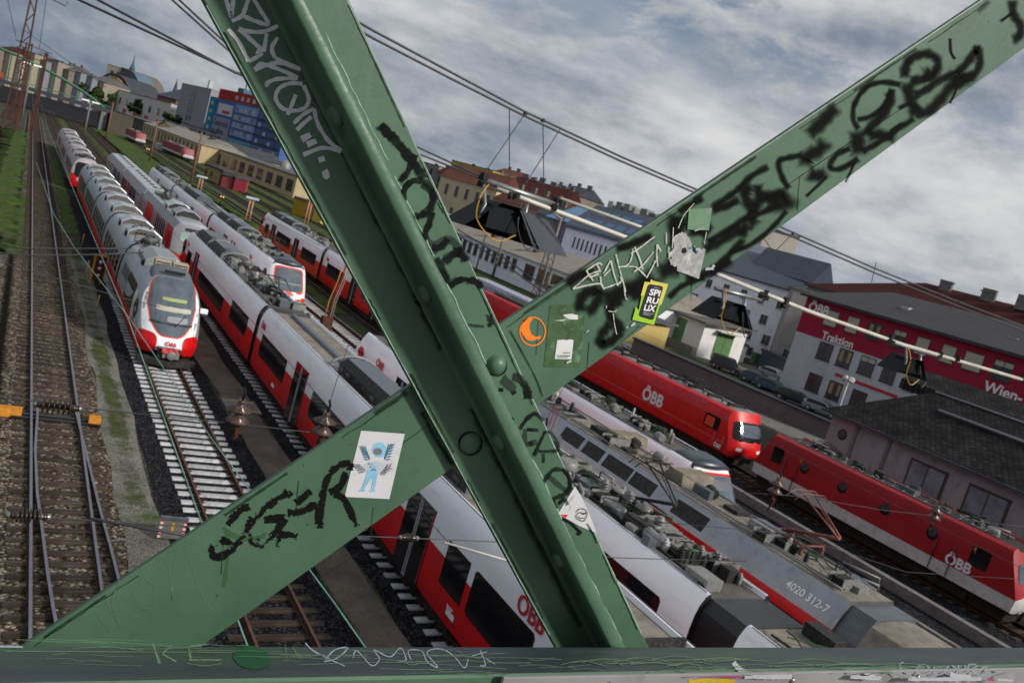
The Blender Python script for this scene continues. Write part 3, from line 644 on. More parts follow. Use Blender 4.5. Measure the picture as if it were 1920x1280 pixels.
for k in range(26): mb.lathe((-0.35+0.1*math.sin(k*2.1), 12.2+k*0.13, 3.62), [(0.07, 0), (0.09, 0.03), (0.06, 0.09)], 8)
mb.box(-0.95, 0.95, 11.9, 12.0, 3.6, 3.8); mb.build('roof_equipment', gear, c3)
pantograph(c1, 0.1, 46.3, 3.8, 0.7, -1)
for yy, tx in ((37.0, None), (17.6, None)):
    mb = MB(); mb.box(-1.425, -1.412, yy-0.35, yy+0.1, 1.02, 1.16); mb.build('small_emblem', lettw, c2)
o = text_mesh('vor', 0.24, lettw, c2, bold=0.008); face_left(o, -1.415, 17.75, 1.15)
# D: the train facing the camera on the next track
td = city_train(17.35, 'white train facing the camera with orange bumper and dark framed windscreen', None)
d1 = city_carriage(td, 57.6, 83.0, n0=True, seed=8, items=[('w', 62.5, 63.6, 2.0, 2.6), ('w', 66, 70.5), ('w', 70.8, 71.3, 2.2, 3.0), ('w', 71.8, 72.3, 2.2, 3.0), ('d', 74, 75.6), ('w', 76.5, 82), ('OBB', 65.2, 2.75, 0.4)], roof='gear')
city_front(d1, 57.6, 1)
gangway(td, 83.4)
d2 = city_carriage(td, 83.8, 108, seed=9, items=[('w', 86, 90), ('d', 92, 93.5), ('w', 95, 101), ('d', 103, 104.6)], roof='flat'); hood(d2, 94, 103, m=dgrey)
gangway(td, 108.4)
d3 = city_carriage(td, 108.8, 133, n1=True, seed=10, items=[('w', 111, 118), ('d', 120, 121.5)], roof='gear')
pantograph(d1, 0, 64.5, 3.8, 0.9, -1)
# E: the white train continuing that track towards the bridge
te = city_train(17.45, 'white train with its nose away from the camera, passing under the crossing girders', None)
e1 = city_carriage(te, 14.0, 42.0, n1=True, seed=21, items=[('OBB', 37.2, 2.7, 0.5), ('w', 15.2, 21.4, 1.55, 2.9), ('d', 23, 24.6), ('w', 26, 31), ('d', 33, 34.5)], roof='none')
side_box(e1, 'cab_window', crim, 38.9, 39.9, 2.45, 3.0, prof=CP, rad=0.3)  # red reflection in the glass, put into the pane's own colour
hood(e1, 33.0, 37.6, -0.7, 0.7); arc(e1, 32.8)
clutter(e1, 14.4, 31.5, 22, 2.0); clutter(e1, 14.6, 24, 23, 1.6)
mb = MB()
mb.prism([(0.1, 3.6), (0.1, 4.05), (0.95, 4.15), (0.95, 3.6)], 'y', 24.5, 29, 1); mb.box(-0.9, 0.05, 24.5, 29.4, 3.6, 3.66, 0)
for k in range(8): mb.box(-0.7, 0.05, 24.7+k*0.55, 24.9+k*0.55, 3.66, 3.95, 0)
mb.path([(-0.75, 31, 3.8), (-0.75, 28, 3.9), (-0.3, 27.6, 4.0), (-0.5, 24.6, 4.0), (-0.1, 24, 3.8)], 0.09, 10, 2)
mb.lathe((-0.45, 21.9, 3.6), [(0.34, 0), (0.36, 0.05), (0.36, 0.5), (0.3, 0.58)], 16, (0, 0, 1), 2)
for i_, (xx, yy) in enumerate(((-0.1, 20.2), (0.3, 19.4), (0.0, 17.5))):
    c, p = rib_insulator((xx, yy, 3.62), 0.62, 0.16, 6); mb.lathe(c, p, 14, (0, 0, 1), 2)
mb.build('cooling_duct', [gear, dgrey, gearl], e1)
pantograph(e1, 0.75, 19.2, 3.75, 1.5, -1)
MB().prism([(-1.2, 0.8), (-1.2, 3.3), (-1.0, 3.6), (1.0, 3.6), (1.2, 3.3), (1.2, 0.8)], 'y', 12.6, 13.99).build('gangway', black, te)
e2 = city_carriage(te, 3.0, 12.6, seed=24, items=[('w', 5, 10)], roof='none', deckm=deck); clutter(e2, 4, 12.2, 25, 0.9)
# F: the long train on the far side whose head shows at lower right
tf = city_train(26.5, 'white train with bright red lower side and glossy rounded head beside the red locomotives', None)
def fy(px, py): return at(px, py, X=25.1).y
f1 = city_carriage(tf, 22.8, 49.2, n0=True, seed=31, items=[('w', 27.5, 33), ('d', 35, 36.6), ('w', 38, 46)], roof='gear')
city_front(f1, 22.8, 1, low=red)
gangway(tf, 49.6)
f2 = city_carriage(tf, 50.0, 76.0, seed=32, items=[('w', 53.8, 58, 1.5, 2.6), ('d', 60.5, 62.1), ('w', 63, 64.5), ('d', 66.0, 67.7), ('w', 69.6, 74.6), ('OBB', 75.2, 2.75, 0.4)], roof='flat')
gangway(tf, 76.4)
f3 = city_carriage(tf, 76.8, 102.5, n1=True, seed=33, items=[('w', 78.2, 83.2), ('d', 84.6, 86.4), ('w', 87.6, 93.4), ('d', 94.2, 96), ('w', 97.2, 98.9), ('OBB', 100.4, 2.8, 0.4)], roof='gear', low=redor)
side_box(f3, 'cab_window', glassd, 100.2, 101.3, 2.2, 3.0, prof=CP, rad=0.25)
# ---- A: silver train with the oval windscreen
AP = [(1.15, 0.55), (1.30, 0.62), (1.40, 0.95), (1.44, 1.5), (1.44, 2.0), (1.41, 2.5), (1.33, 3.0), (1.20, 3.35), (1.02, 3.62), (0.80, 3.78), (0.4, 3.86), (0.0, 3.88)]
an = Nose(1.0, 1.05, 0.66, 1.22, 1.0, 3.0, 0.3)
def a_m(x, z, nose, i):
    if i == -1: return 2
    if nose: return 0 if z > 1.25 else 1
    return 1 if z < 1.55 else (3 if z > 3.3 else 0)
ta = empty('railcar_train', (7.42, 0, 0), 0, 'silver and red train with big oval windscreen facing the camera at left', 'train')
def a_carriage(y0, y1, n0=False, items=(), far=False):
    c = body(ta, AP, y0, y1, [silver, red, black, silver], a_m, an if n0 else None, None, cz=2.2)
    MB().box(-1.15, 1.15, y0+0.8, y1-0.6, 0.3, 0.58).build('underframe', under, c); bogies(c, y0, y1, 3.5)
    for a, b in items: side_box(c, 'window', glassd, a, b, 1.6, 2.75, prof=AP, rad=0.05)
    return c
a1 = a_carriage(41.0, 53.0, True, [])
side_box(a1, 'window', glassd, 45.1, 48.75, 1.5, 2.95, prof=AP, rad=0.12)
side_box(a1, 'window', glassd, 42.75, 44.3, 1.65, 2.55, prof=AP, rad=0.45)
for yy in (48.9, 50.3): side_box(a1, 'door_leaf', dgrey, yy, yy+1.25, 0.7, 2.9, prof=AP, rad=0.15)
patch(a1, 'nose_panel', red, 41, 1, an, (0.98, 1.1), 0.42, 0.46, 0.014, ex=3.2); patch(a1, 'nose_panel', red, 41, 1, an, (-0.98, 1.1), 0.42, 0.46, 0.014, ex=3.2)
wfn = lambda q: 0.52+0.49*math.sin(min(1, q*2.0)*math.pi/2) if q < 0.5 else 1.01-0.20*(q-0.5)
patch(a1, 'white_mask', white, 41, 1, an, (0, 2.2), 1.32, 1.42, 0.010, ex=3.4, wf=lambda q: 0.85+0.15*math.sin(q*math.pi/1.4))
patch(a1, 'screen_frame', redor, 41, 1, an, (0, 2.68), 1.12, 1.22, 0.030, ex=6, wf=wfn, na=48)
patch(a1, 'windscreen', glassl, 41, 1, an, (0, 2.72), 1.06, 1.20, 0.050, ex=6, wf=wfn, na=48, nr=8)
patch(a1, 'destination_display', mat('display_yellow_green', (0.30, 0.36, 0.14), 0.5), 41, 1, an, (0.05, 3.02), 0.56, 0.07, 0.075, ex=8)
patch(a1, 'sun_blind', mat('blind_cream', (0.42, 0.40, 0.34), 0.6), 41, 1, an, (0.05, 2.62), 0.80, 0.10, 0.065, ex=8)
patch(a1, 'dashboard', gear, 41, 1, an, (0.0, 2.02), 0.95, 0.045, 0.065, ex=8)
patch(a1, 'seat_view', grey, 41, 1, an, (0.25, 2.22), 0.48, 0.13, 0.06, ex=5)
MB().path([(0.15, 41+an.d(0, 1.95)-0.09, 1.95), (0.6, 41+an.d(0.5, 2.5)-0.1, 2.45)], 0.02, 6).build('wiper', black, a1)
side_box(a1, 'cab_door_frame', white, 44.35, 44.9, 1.3, 2.8, prof=AP, rad=0.2)
MB().box(1.38, 1.75, 42.9, 43.1, 2.5, 2.75).build('mirror', white, a1, bevel=0.04)
MB().box(-0.5, 0.5, 40.72, 41.3, 0.55, 1.05).build('coupler_recess', black, a1)
MB().lathe((0.1, 40.55, 0.78), [(0.1, -0.1), (0.2, -0.08), (0.2, 0.3), (0.12, 0.35)], 14, (0, 1, 0)).box(-0.28, 0.45, 40.6, 40.7, 0.62, 0.95).build('coupler', gearl, a1, bevel=0.01)
mb = MB()
for k in range(5): mb.add([(-0.35+k*0.14, 40.60+0.03*(k % 2), 1.08+0.05*math.sin(k*2)), (-0.21+k*0.14, 40.60+0.03*((k+1) % 2), 1.10), (-0.23+k*0.14, 40.5, 0.9-0.05*(k % 2)), (-0.37+k*0.14, 40.52, 0.88)], [(0, 1, 2, 3)])
mb.build('coupler_cover', crim, a1)
MB().prism([(-1.3, 40.95), (0, 40.35), (1.3, 40.95), (1.3, 41.3), (-1.3, 41.3)], 'z', 0.22, 0.5).build('snow_plough', gear, a1, bevel=0.02)
o = text_mesh('ÖBB', 0.26, lettr, a1, bold=0.01, depth=0.002, align='CENTER'); o.matrix_local = Matrix.Translation((0.05, 41-0.02, 1.12)) @ Matrix.Rotation(R(90), 4, 'X')
# roof of the head carriage: dark shield, slatted box, hood and pantograph gear
mb = MB(); S = []
for dy, zt, w_ in ((2.45, 3.66, 0.98), (2.9, 3.95, 1.02), (3.7, 4.22, 0.98), (4.1, 4.22, 0.95)):
    S.append([(-w_*math.cos(math.pi*k/10), 41+dy+0.3*abs(math.cos(math.pi*k/10)), 3.45+(zt-3.45)*(math.sin(math.pi*k/10)**0.4 if 0 < k < 10 else 0)) for k in range(11)])
for r_ in S: mb.V += r_
for a in range(3):
    for i in range(10): mb.F.append([a*11+i, a*11+i+1, (a+1)*11+i+1, (a+1)*11+i]); mb.M.append(0); mb.S.append(True)
mb.build('roof_fairing', dgrey, a1)
MB().box(-0.45, 0.5, 43.85, 44.0, 4.02, 4.16).build('horn_slot', black, a1)
mb = MB()
for k in range(2):
    x = -0.75+k*0.85; mb.box(x, x+0.75, 45.3, 45.9, 3.85, 4.35, 0)
    for z in (3.95, 4.1, 4.22): mb.box(x+0.05, x+0.7, 45.28, 45.31, z, z+0.06, 1)
mb.build('slatted_box', [mat('cream_metal', (0.38, 0.33, 0.24), 0.6), gear], a1, bevel=0.01)
def a_hood(c, y0, y1, m=silver, dark=decky):
    MB().prism([(-1.0, 3.6), (-1.0, 3.95), (-0.45, 4.28), (0.45, 4.28), (1.0, 3.95), (1.0, 3.6)], 'y', y0, y1).build('cooling_hood', m, c, bevel=0.03)
    MB().prism([(-0.93, 3.62), (-0.93, 3.92), (-0.42, 4.22), (0.42, 4.22), (0.93, 3.92), (0.93, 3.62)], 'y', y0-0.012, y0).build('vent_face', dark, c)
    MB().box(-1.12, -1.0, y0+0.2, y0+0.5, 3.6, 3.9).build('cable_box', black, c)
a_hood(a1, 47.0, 50.2, grey, mat('vent_sage', (0.20, 0.23, 0.20), 0.6))
clutter(a1, 50.6, 54.2, 40, 1.6, z=3.8, wide=0.7)
def seam(c, y):
    pts = [(-x*1.012, y, z+0.01) for x, z in AP[3:]] + [(x*1.012, y, z+0.01) for x, z in reversed(AP[3:])]
    MB().path(pts, 0.045, 6).build('gangway_ring', black, c)
seam(a1, 53.2)
ac = [(53.4, 66.0), (66.4, 78.6), (79.0, 92.0), (92.4, 105.0)]
for i, (p, q) in enumerate(ac):
    c = a_carriage(p, q, False, [(p+0.9+k*1.75, p+2.2+k*1.75) for k in range(6)])
    seam(c, p-0.2)
    a_hood(c, p+7.6, p+9.4, silver)
    if i == 0:
        pantograph(c, 0, 57, 3.85, 0.5, 1)
        a_hood(c, p+3.2, p+4.8, silver)
    else: a_hood(c, p+1.4, p+3.0, silver)
# A2: another old train behind it on the same track
t2 = empty('railcar_train', (6.9, 0, 0), 0.0, 'red fronted train with dirty white roof, farthest on the silver train\'s track', 'train')
def a2_m(x, z, nose, i): return 2 if i == -1 else (1 if (nose or z < 1.2) else 0)
whg = mat('pink_grey_roof', (0.40, 0.36, 0.38), 0.55, var=0.2, scale=2)
n2 = Nose(1.0, 1.2, 0.28, 1.1, 0.5, 3.0, 0.1)
for i, (p, q) in enumerate(((110, 131), (131.6, 152), (152.6, 176))):
    c = body(t2, AP, p, q, [whg, red, black], lambda x, z, ns, i: 2 if i == -1 else (1 if (z < 1.2 or (ns and z < 2.0)) else 0), n2 if i == 0 else None, None, cz=2.2)
    for k in range(5): side_box(c, 'window', glassd, p+2.5+k*3.4, p+4.8+k*3.4, 1.6, 2.7, prof=AP)
    a_hood(c, p+5, p+7.4, silver); a_hood(c, p+13, p+15.2, silver); bogies(c, p, q)
    if i == 0:
        patch(c, 'windscreen', glassd, p, 1, n2, (0, 2.55), 1.12, 0.85, 0.03, ex=5)
        patch(c, 'nose_panel', whg, p, 1, n2, (0, 1.45), 0.8, 0.22, 0.03, ex=5)
        clutter(c, p+1.4, p+4.6, 60, 1.5, z=3.8, wide=0.8)
    for k, yy in enumerate((p+7.5, p+11.5)): side_box(c, 'red_stripe', red, yy, yy+0.6, 1.2, 3.2, prof=AP, rad=0.02, off=0.02)
# ---- old grey and red units (C on the middle train's track, K with the number 4020 312-7)
OP = [(1.25, 0.7), (1.38, 0.85), (1.40, 1.1), (1.40, 2.0), (1.40, 2.45), (1.40, 3.05), (1.05, 3.62), (0.95, 3.66), (0.5, 3.74), (0.0, 3.76)]
SP = [(1.25, 0.7), (1.38, 0.85), (1.40, 1.1), (1.40, 2.0), (1.40, 2.45), (1.40, 3.05), (0.98, 3.88), (0.92, 3.9), (0.5, 3.9), (0.0, 3.9)]
tc_ = empty('commuter_train', (12.6, 0, 0), 0, 'old grey train with red door section and graffiti, behind the middle train', 'train')
def c_m(x, z, nose, i): return 2 if i == -1 else (3 if z > 3.6 else (1 if z < 1.2 else 0))
graff = []
for i, (p, q) in enumerate(((70.5, 93.0), (93.8, 116.5), (117.3, 140.5))):
    c = body(tc_, OP, p, q, [grey, red, grey, silver], c_m, Nose(1, 1.4, 0.10, 1.1, 0.25, 3, 0.05) if i == 0 else None, None)
    bogies(c, p, q)
    if i == 0:
        side_box(c, 'door_panel', red, 71.2, 74.6, 0.9, 3.0, prof=OP, off=0.01, rad=0.02)
        side_box(c, 'door_slit', black, 72.2, 72.6, 1.5, 2.6, prof=OP, off=0.03, rad=0.05)
        patch(c, 'cab_window', mat('pale_green_glass', (0.30, 0.42, 0.38), 0.2), 70.5, 1, Nose(1, 1.4, 0.10, 1.1, 0.25, 3, 0.05), (0, 2.55), 0.85, 0.36, 0.03, ex=6)
        patch(c, 'destination_band', gear, 70.5, 1, Nose(1, 1.4, 0.10, 1.1, 0.25, 3, 0.05), (0, 3.18), 0.6, 0.13, 0.03, ex=6)
        a_hood(c, 74.2, 76.6, grey, gear); a_hood(c, 79, 81.4, silver, gear); clutter(c, 84, 91, 71, 0.9, z=3.72, wide=0.7); pantograph(c, 0, 88, 3.8, 0.7, 1)
        for k in range(5): side_box(c, 'window', glassd, 75.6+k*1.2, 76.2+k*1.2, 1.5, 2.9, prof=OP)
        side_box(c, 'door_panel', red, 84.0, 89.0, 0.9, 3.0, prof=OP, off=0.01, rad=0.02)
    else:
        for k in range(6): side_box(c, 'window', glassd, p+2+k*3.4, p+4.2+k*3.4, 1.6, 2.7, prof=OP)
        for k in range(4):
            g = mat('graffiti_colour', random.choice(((0.25, 0.03, 0.04), (0.05, 0.05, 0.16), (0.3, 0.28, 0.32), (0.22, 0.05, 0.05))), 0.6, var=0.6, scale=2)
            a = p+1+k*5; side_box(c, 'graffiti', g, a, a+3.6, 0.95, 2.6, prof=OP, off=0.02, rad=0.8, both=False)
        mb = MB()
        for k in range(7): mb.box(-0.25, 0.15, p+2+k*3, p+2.6+k*3, 3.7, 3.84)
        mb.build('roof_vent', gear, c)
tk = empty('commuter_train', (22.35, 0, 0), 0.018, 'old pale grey and red train with white numerals and rust-red pantograph', 'train')
def k_m(x, z, nose, i): return 2 if i == -1 else (3 if z > 3.86 else (0 if z > 3.0 else 1))
kgrey = mat('pale_metal_paint', (0.33, 0.35, 0.385), 0.35, 0.2, var=0.12, scale=1, col2=(0.20, 0.20, 0.20), c2pos=(0.5, 0.85))
k1 = body(tk, SP, 13.4, 36.0, [kgrey, red, decky, deck], k_m, None, None)
side_box(k1, 'white_panel', white_d, 21.2, 35.9, 0.9, 3.04, prof=SP, off=0.012, rad=0.01, both=False)
side_box(k1, 'red_wedge', red, 18.5, 21.25, 0.9, 3.04, prof=SP, off=0.006, rad=0.01, both=False)
MB().box(-1.2, 1.2, 14, 35.5, 0.3, 0.7).build('underframe', under, k1); bogies(k1, 13.4, 36)
for yy in (14.2, 17.3): 
    side_box(k1, 'window', glassd, yy, yy+2.1, 1.75, 2.7, prof=SP, rad=0.12)
def on_slope(name, m, y0, y1, t0, t1, off, par=k1):   # panel lying on the sloped shoulder of the roof
    a = Vector((1.40, 0, 3.05)); b = Vector((0.98, 0, 3.88)); n = Vector((0.83, 0, 0.42)).normalized()*off
    p0 = a+(b-a)*t0+n; p1 = a+(b-a)*t1+n
    return MB().slab([(-p0.x, y0, p0.z), (-p0.x, y1, p0.z), (-p1.x, y1, p1.z), (-p1.x, y0, p1.z)], (0.02, 0, -0.01)).build(name, m, par)
for y0, y1 in ((18.9, 20.5), (21.6, 22.9), (23.0, 24.6), (24.8, 26.0), (26.2, 27.6)):
    on_slope('ventilation_grille', gear, y0, y1, 0.22, 0.8, 0.012); on_slope('grille_frame', silver, y0-0.05, y1+0.05, 0.16, 0.86, 0.006)
mb = MB()
for y in [28+0.75*k for k in range(10)]: mb.box(-1.0, 0.3, y, y+0.05, 3.9, 4.0)
mb.box(-1.0, -0.95, 28, 34.8, 3.9, 4.0).box(0.3, 0.35, 28, 34.8, 3.9, 4.0).build('roof_frame', gearl, k1)
MB().box(-0.94, 0.28, 28.1, 34.7, 3.89, 3.94).build('recess', gear, k1)
for y, w_ in ((35.1, 0.8), (31.9, 0.9), (25.3, 0.8), (21.4, 0.75)):
    MB().prism([(y-0.1, 3.9), (y+w_+0.1, 3.9), (y+w_, 4.3), (y, 4.3)], 'x', -0.3, 1.3).build('pantograph_base', mat('beige_metal', (0.19, 0.17, 0.13), 0.6, var=0.3, scale=3), k1, bevel=0.03)
clutter(k1, 13.9, 20.8, 81, 1.3, z=3.9, wide=0.85); clutter(k1, 21, 35, 82, 0.5, z=3.9, wide=0.85)
pantograph(k1, 0.35, 16.6, 4.15, 1.5, -1, m=mat('pantograph_red', (0.17, 0.045, 0.035), 0.5, var=0.5))
t_ = text_mesh('4020 312-7', 0.33, mat('lettering_grey', (0.85, 0.85, 0.87), 0.5), k1, bold=0.004)
nrm = Vector((-0.83, 0, 0.42)).normalized(); up = Vector((0.42, 0, 0.83)).normalized()
pos = Vector((-(1.40-0.42*0.30), at(1508, 1092, Z=3.4).y, 3.05+0.83*0.30)) + nrm*0.01
t_.matrix_local = Matrix(((0, up.x, nrm.x, pos.x), (-1, up.y, nrm.y, pos.y), (0, up.z, nrm.z, pos.z), (0, 0, 0, 1)))
MB().prism([(-1.32, 1.0), (-1.32, 3.0), (-0.9, 3.8), (0.9, 3.8), (1.32, 3.0), (1.32, 1.0)], 'y', 12.6, 13.39).build('gangway', dgrey, tk)
k2 = body(tk, OP, 2.0, 12.6, [grey, red, decky, deck], lambda x, z, n_, i: 2 if i == -1 else (3 if z > 3.3 else (1 if z < 3.0 else 0)), None, None)
bogies(k2, 2, 12.6)
# ---- red locomotives on the right
def loco(x, y0, label, length, kind):
    rt = empty('electric_locomotive', (x, y0, 0), 0, label, 'locomotive')
    GP = [(1.30, 0.95), (1.44, 1.05), (1.46, 1.5), (1.46, 2.2), (1.46, 2.9), (1.42, 3.25), (1.25, 3.6), (1.0, 3.72), (0.5, 3.74), (0.0, 3.74)]
    return rt, GP
lg, GP = loco(40.6, 35.4, 'bright red rounded locomotive with large white lettering, left of the 1144 type engine', 19, 'g')
lg['label'] = 'bright red smooth locomotive with rounded cab and large white lettering'
gn = Nose(1.2, 1.6, 0.36, 1.25, 0.42, 3.6, 0.1)
gb = body(lg, GP, 0, 19.2, [red, gearl, black, red], lambda x, z, n_, i: 2 if i == -1 else (1 if z > 3.69 and abs(x) < 0.95 else 0), gn, gn, name='body')
patch(gb, 'windscreen', glassd, 0, 1, gn, (0, 2.62), 1.30, 0.56, 0.02, ex=7, wt=0.94)
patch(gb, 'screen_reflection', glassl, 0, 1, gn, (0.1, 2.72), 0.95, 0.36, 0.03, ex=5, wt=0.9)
for s in (-1, 1): patch(gb, 'headlight', lettw, 0, 1, gn, (s*0.85, 1.55), 0.2, 0.1, 0.02, ex=4)
side_box(gb, 'cab_window', glassd, 1.6, 3.0, 2.1, 2.95, prof=GP, rad=0.12); side_box(gb, 'orange_blind', redor, 2.1, 2.85, 2.2, 2.8, prof=GP, off=0.02, rad=0.04)
side_box(gb, 'roof_opening', crim, 3.2, 5.1, 3.3, 3.62, prof=GP, off=0.015, rad=0.02); side_box(gb, 'roof_opening', crim, 12.8, 14.4, 3.3, 3.62, prof=GP, off=0.015, rad=0.02)
for y in (3.3, 14.5): 
    for dy in (0, 1.1): side_box(gb, 'door_seam', crim, y+dy+9*(y < 5)*0, y+dy+0.04+9*(y < 5)*0, 1.1, 3.2, prof=GP, off=0.006, rad=0.005)
side_box(gb, 'pale_line', mat('line_salmon', (0.5, 0.2, 0.15), 0.5), 0.8, 18.4, 1.62, 1.645, prof=GP, off=0.005, rad=0.005)
face_left(text_mesh('ÖBB', 1.15, lettw, gb, bold=0.035), -1.475, 9.3, 1.75)
mb = MB(); mb.box(-1.25, 1.25, 0.6, 18.6, 0.42, 0.94); mb.build('underframe', under, gb); bogies(gb, 0, 19.2, 4.2, 1.2)
MB().box(-0.55, -0.1, -0.45, 0.3, 0.9, 1.2).build('coupler', gear, gb)
for s in (-0.8, 0.8): MB().lathe((s, -0.45, 1.02), [(0.24, 0.0), (0.24, 0.1), (0.05, 0.3), (0.07, 0.6)], 14, (0, 1, 0)).build('buffer', gear, gb)
mb = MB(); 
for xx in (-0.75, 0.75): mb.path([(xx, 1.5, 3.95), (xx, 18, 3.95)], 0.045, 6, 0)
for k in range(9): mb.box(-0.8, 0.8, 2+k*1.9, 2.2+k*1.9, 3.74, 3.92, 0); mb.lathe((-0.5, 2.9+k*1.8, 3.74), [(0.08, 0), (0.1, 0.1), (0.07, 0.25)], 8, (0, 0, 1), 1)
mb.build('roof_equipment', [gear, gearl], gb); pantograph(gb, 0, 6.2, 3.95, 0.35, 1); pantograph(gb, 0, 14.5, 3.95, 0.35, -1)
MB().path([(-1.52, 0.9, 1.0), (-1.52, 0.9, 2.0)], 0.02, 6).path([(-1.52, 1.7, 1.0), (-1.52, 1.7, 2.0)], 0.02, 6).build('handrail', gearl, gb)
lh = empty('electric_locomotive', (40.6, 17.6, 0), 0, 'darker red boxy locomotive with round side windows and grey bottom band', 'locomotive')
HP = [(1.30, 0.92), (1.46, 0.96), (1.46, 1.55), (1.46, 2.6), (1.46, 3.3), (1.40, 3.5), (1.15, 3.62), (1.05, 3.5), (0.5, 3.5), (0.0, 3.5)]
hn = Nose(1.2, 1.55, 0.42, 1.0, 0.12, 3.0, 0.25)
hb = body(lh, HP, 0, 16.1, [red_l, white_d, black, gear], lambda x, z, n_, i: 2 if i == -1 else (3 if z > 3.48 and abs(x) < 1.1 else (1 if z < 1.55 else 0)), hn, hn, name='body')
for y0_, y1_ in ((0, 1), (16.1, -1)):
    patch(hb, 'windscreen', glassl, y0_, y1_, hn, (0, 2.62), 1.25, 0.42, 0.02, ex=8, wt=0.95)
side_box(hb, 'cab_window', glassd, 1.7, 2.6, 2.05, 2.95, prof=HP); side_box(hb, 'cab_window', glassd, 14.1, 14.9, 2.05, 2.95, prof=HP)
for yy in [at(x_, y_, X=39.14).y-17.6 for x_, y_ in ((1514, 852), (1585, 888), (1665, 926), (1756, 966))]:
    for s in (-1, 1):
        MB().lathe((s*1.455, yy-0.1, 2.55), [(0.0, 0.03), (0.27, 0.03), (0.31, 0.0)][::-1], 20, (s, 0, 0)).build('round_window', glassd, hb)
for yy in (3.3, 4.2, 12.95, 13.8): MB().path([(-1.52, yy, 1.0), (-1.52, yy, 2.5)], 0.025, 6).build('handrail', black, hb)
mb = MB()
for k in range(7): mb.box(-1.466, -1.458, 4.6, 12.6, 1.66+k*0.09, 1.68+k*0.09)
mb.build('louvre', crim, hb)
face_left(text_mesh('ÖBB', 0.66, lettw, hb, bold=0.02), -1.475, 3.6, 1.62)
face_left(text_mesh('ÖBB', 0.35, lettw, gb, bold=0.01), -1.475, 1.6, 1.2)
MB().box(-1.2, 1.2, 0.5, 15.6, 0.35, 0.92).build('underframe', under, hb); bogies(hb, 0, 16.1, 3.8, 1.2)
clutter(hb, 2.2, 13.8, 95, 1.1, z=3.5, wide=0.95); pantograph(hb, 0.2, 3.4, 3.6, 0.4, 1); pantograph(hb, 0.2, 12.8, 3.6, 0.4, -1)
for k in range(20): MB().path([(-1.22, 1.9+k*0.62, 3.55), (-1.22, 1.9+k*0.62, 3.72), (-1.0, 1.9+k*0.62, 3.74)], 0.015, 5).build('roof_bracket', gearl, hb)
for y in (-0.4, 16.1):
    for s in (-0.8, 0.8): MB().lathe((s, y, 1.05), [(0.22, 0), (0.22, 0.06), (0.08, 0.1), (0.08, 0.4)], 14, (0, 1, 0)).build('buffer', gear, hb)
for (fx, fy) in ((-1.47, 12.9), (-1.47, 2.5)):
    MB().add([(fx-0.004, fy, 3.0), (fx-0.004, fy-0.12, 2.8), (fx-0.004, fy-0.03, 2.82), (fx-0.004, fy-0.12, 2.6), (fx-0.004, fy+0.04, 2.84), (fx-0.004, fy-0.04, 2.82)], [(0, 1, 2, 3, 4, 5)]).build('lightning_sign', yellowm, hb)
# ---------------------------------------------------------------- buildings
def wallm(name, c, **k):
    k.setdefault('var', 0.08); k.setdefault('scale', 0.35); k.setdefault('col2', tuple(v*0.72 for v in c)); k.setdefault('c2pos', (0.5, 0.8)); k.setdefault('c2scale', 1.2)
    k.setdefault('stretch', (1, 1, 0.5)); return mat(name, c, 0.85, **k)
pane = mat('window_pane', (0.035, 0.04, 0.05), 0.15, var=0.6, scale=0.5, spec=0.6)
framew = mat('window_frame', (0.42, 0.42, 0.42), 0.6); framed = mat('window_frame_dark', (0.07, 0.055, 0.05), 0.6)
blindm = mat('roller_blind', (0.42, 0.39, 0.33), 0.7, var=0.06)
rf_grey = mat('roof_grey', (0.095, 0.095, 0.095), 0.8, var=0.15, scale=0.5, col2=(0.19, 0.18, 0.17), c2pos=(0.5, 0.75), c2scale=1.2, stretch=(1, 0.25, 1))
rf_beige = mat('roof_beige', (0.27, 0.25, 0.215), 0.8, var=0.15, scale=0.4, stretch=(3, 0.3, 1), col2=(0.18, 0.17, 0.15), c2pos=(0.45, 0.75))
rf_red = mat('roof_dark_red', (0.055, 0.014, 0.014), 0.8, var=0.2, scale=0.6)
rf_rust = mat('roof_rust', (0.115, 0.045, 0.032), 0.85, var=0.25, scale=0.3)
rf_or = mat('roof_orange', (0.42, 0.12, 0.03), 0.85, var=0.2, scale=0.5)
rf_slate = mat('roof_slate', (0.045, 0.05, 0.06), 0.6, var=0.25, scale=0.4)
rf_navy = mat('roof_navy', (0.018, 0.03, 0.05), 0.5, var=0.3, scale=0.5)
sky_b = mat('skylight_blue', (0.05, 0.16, 0.32), 0.2, var=0.3)
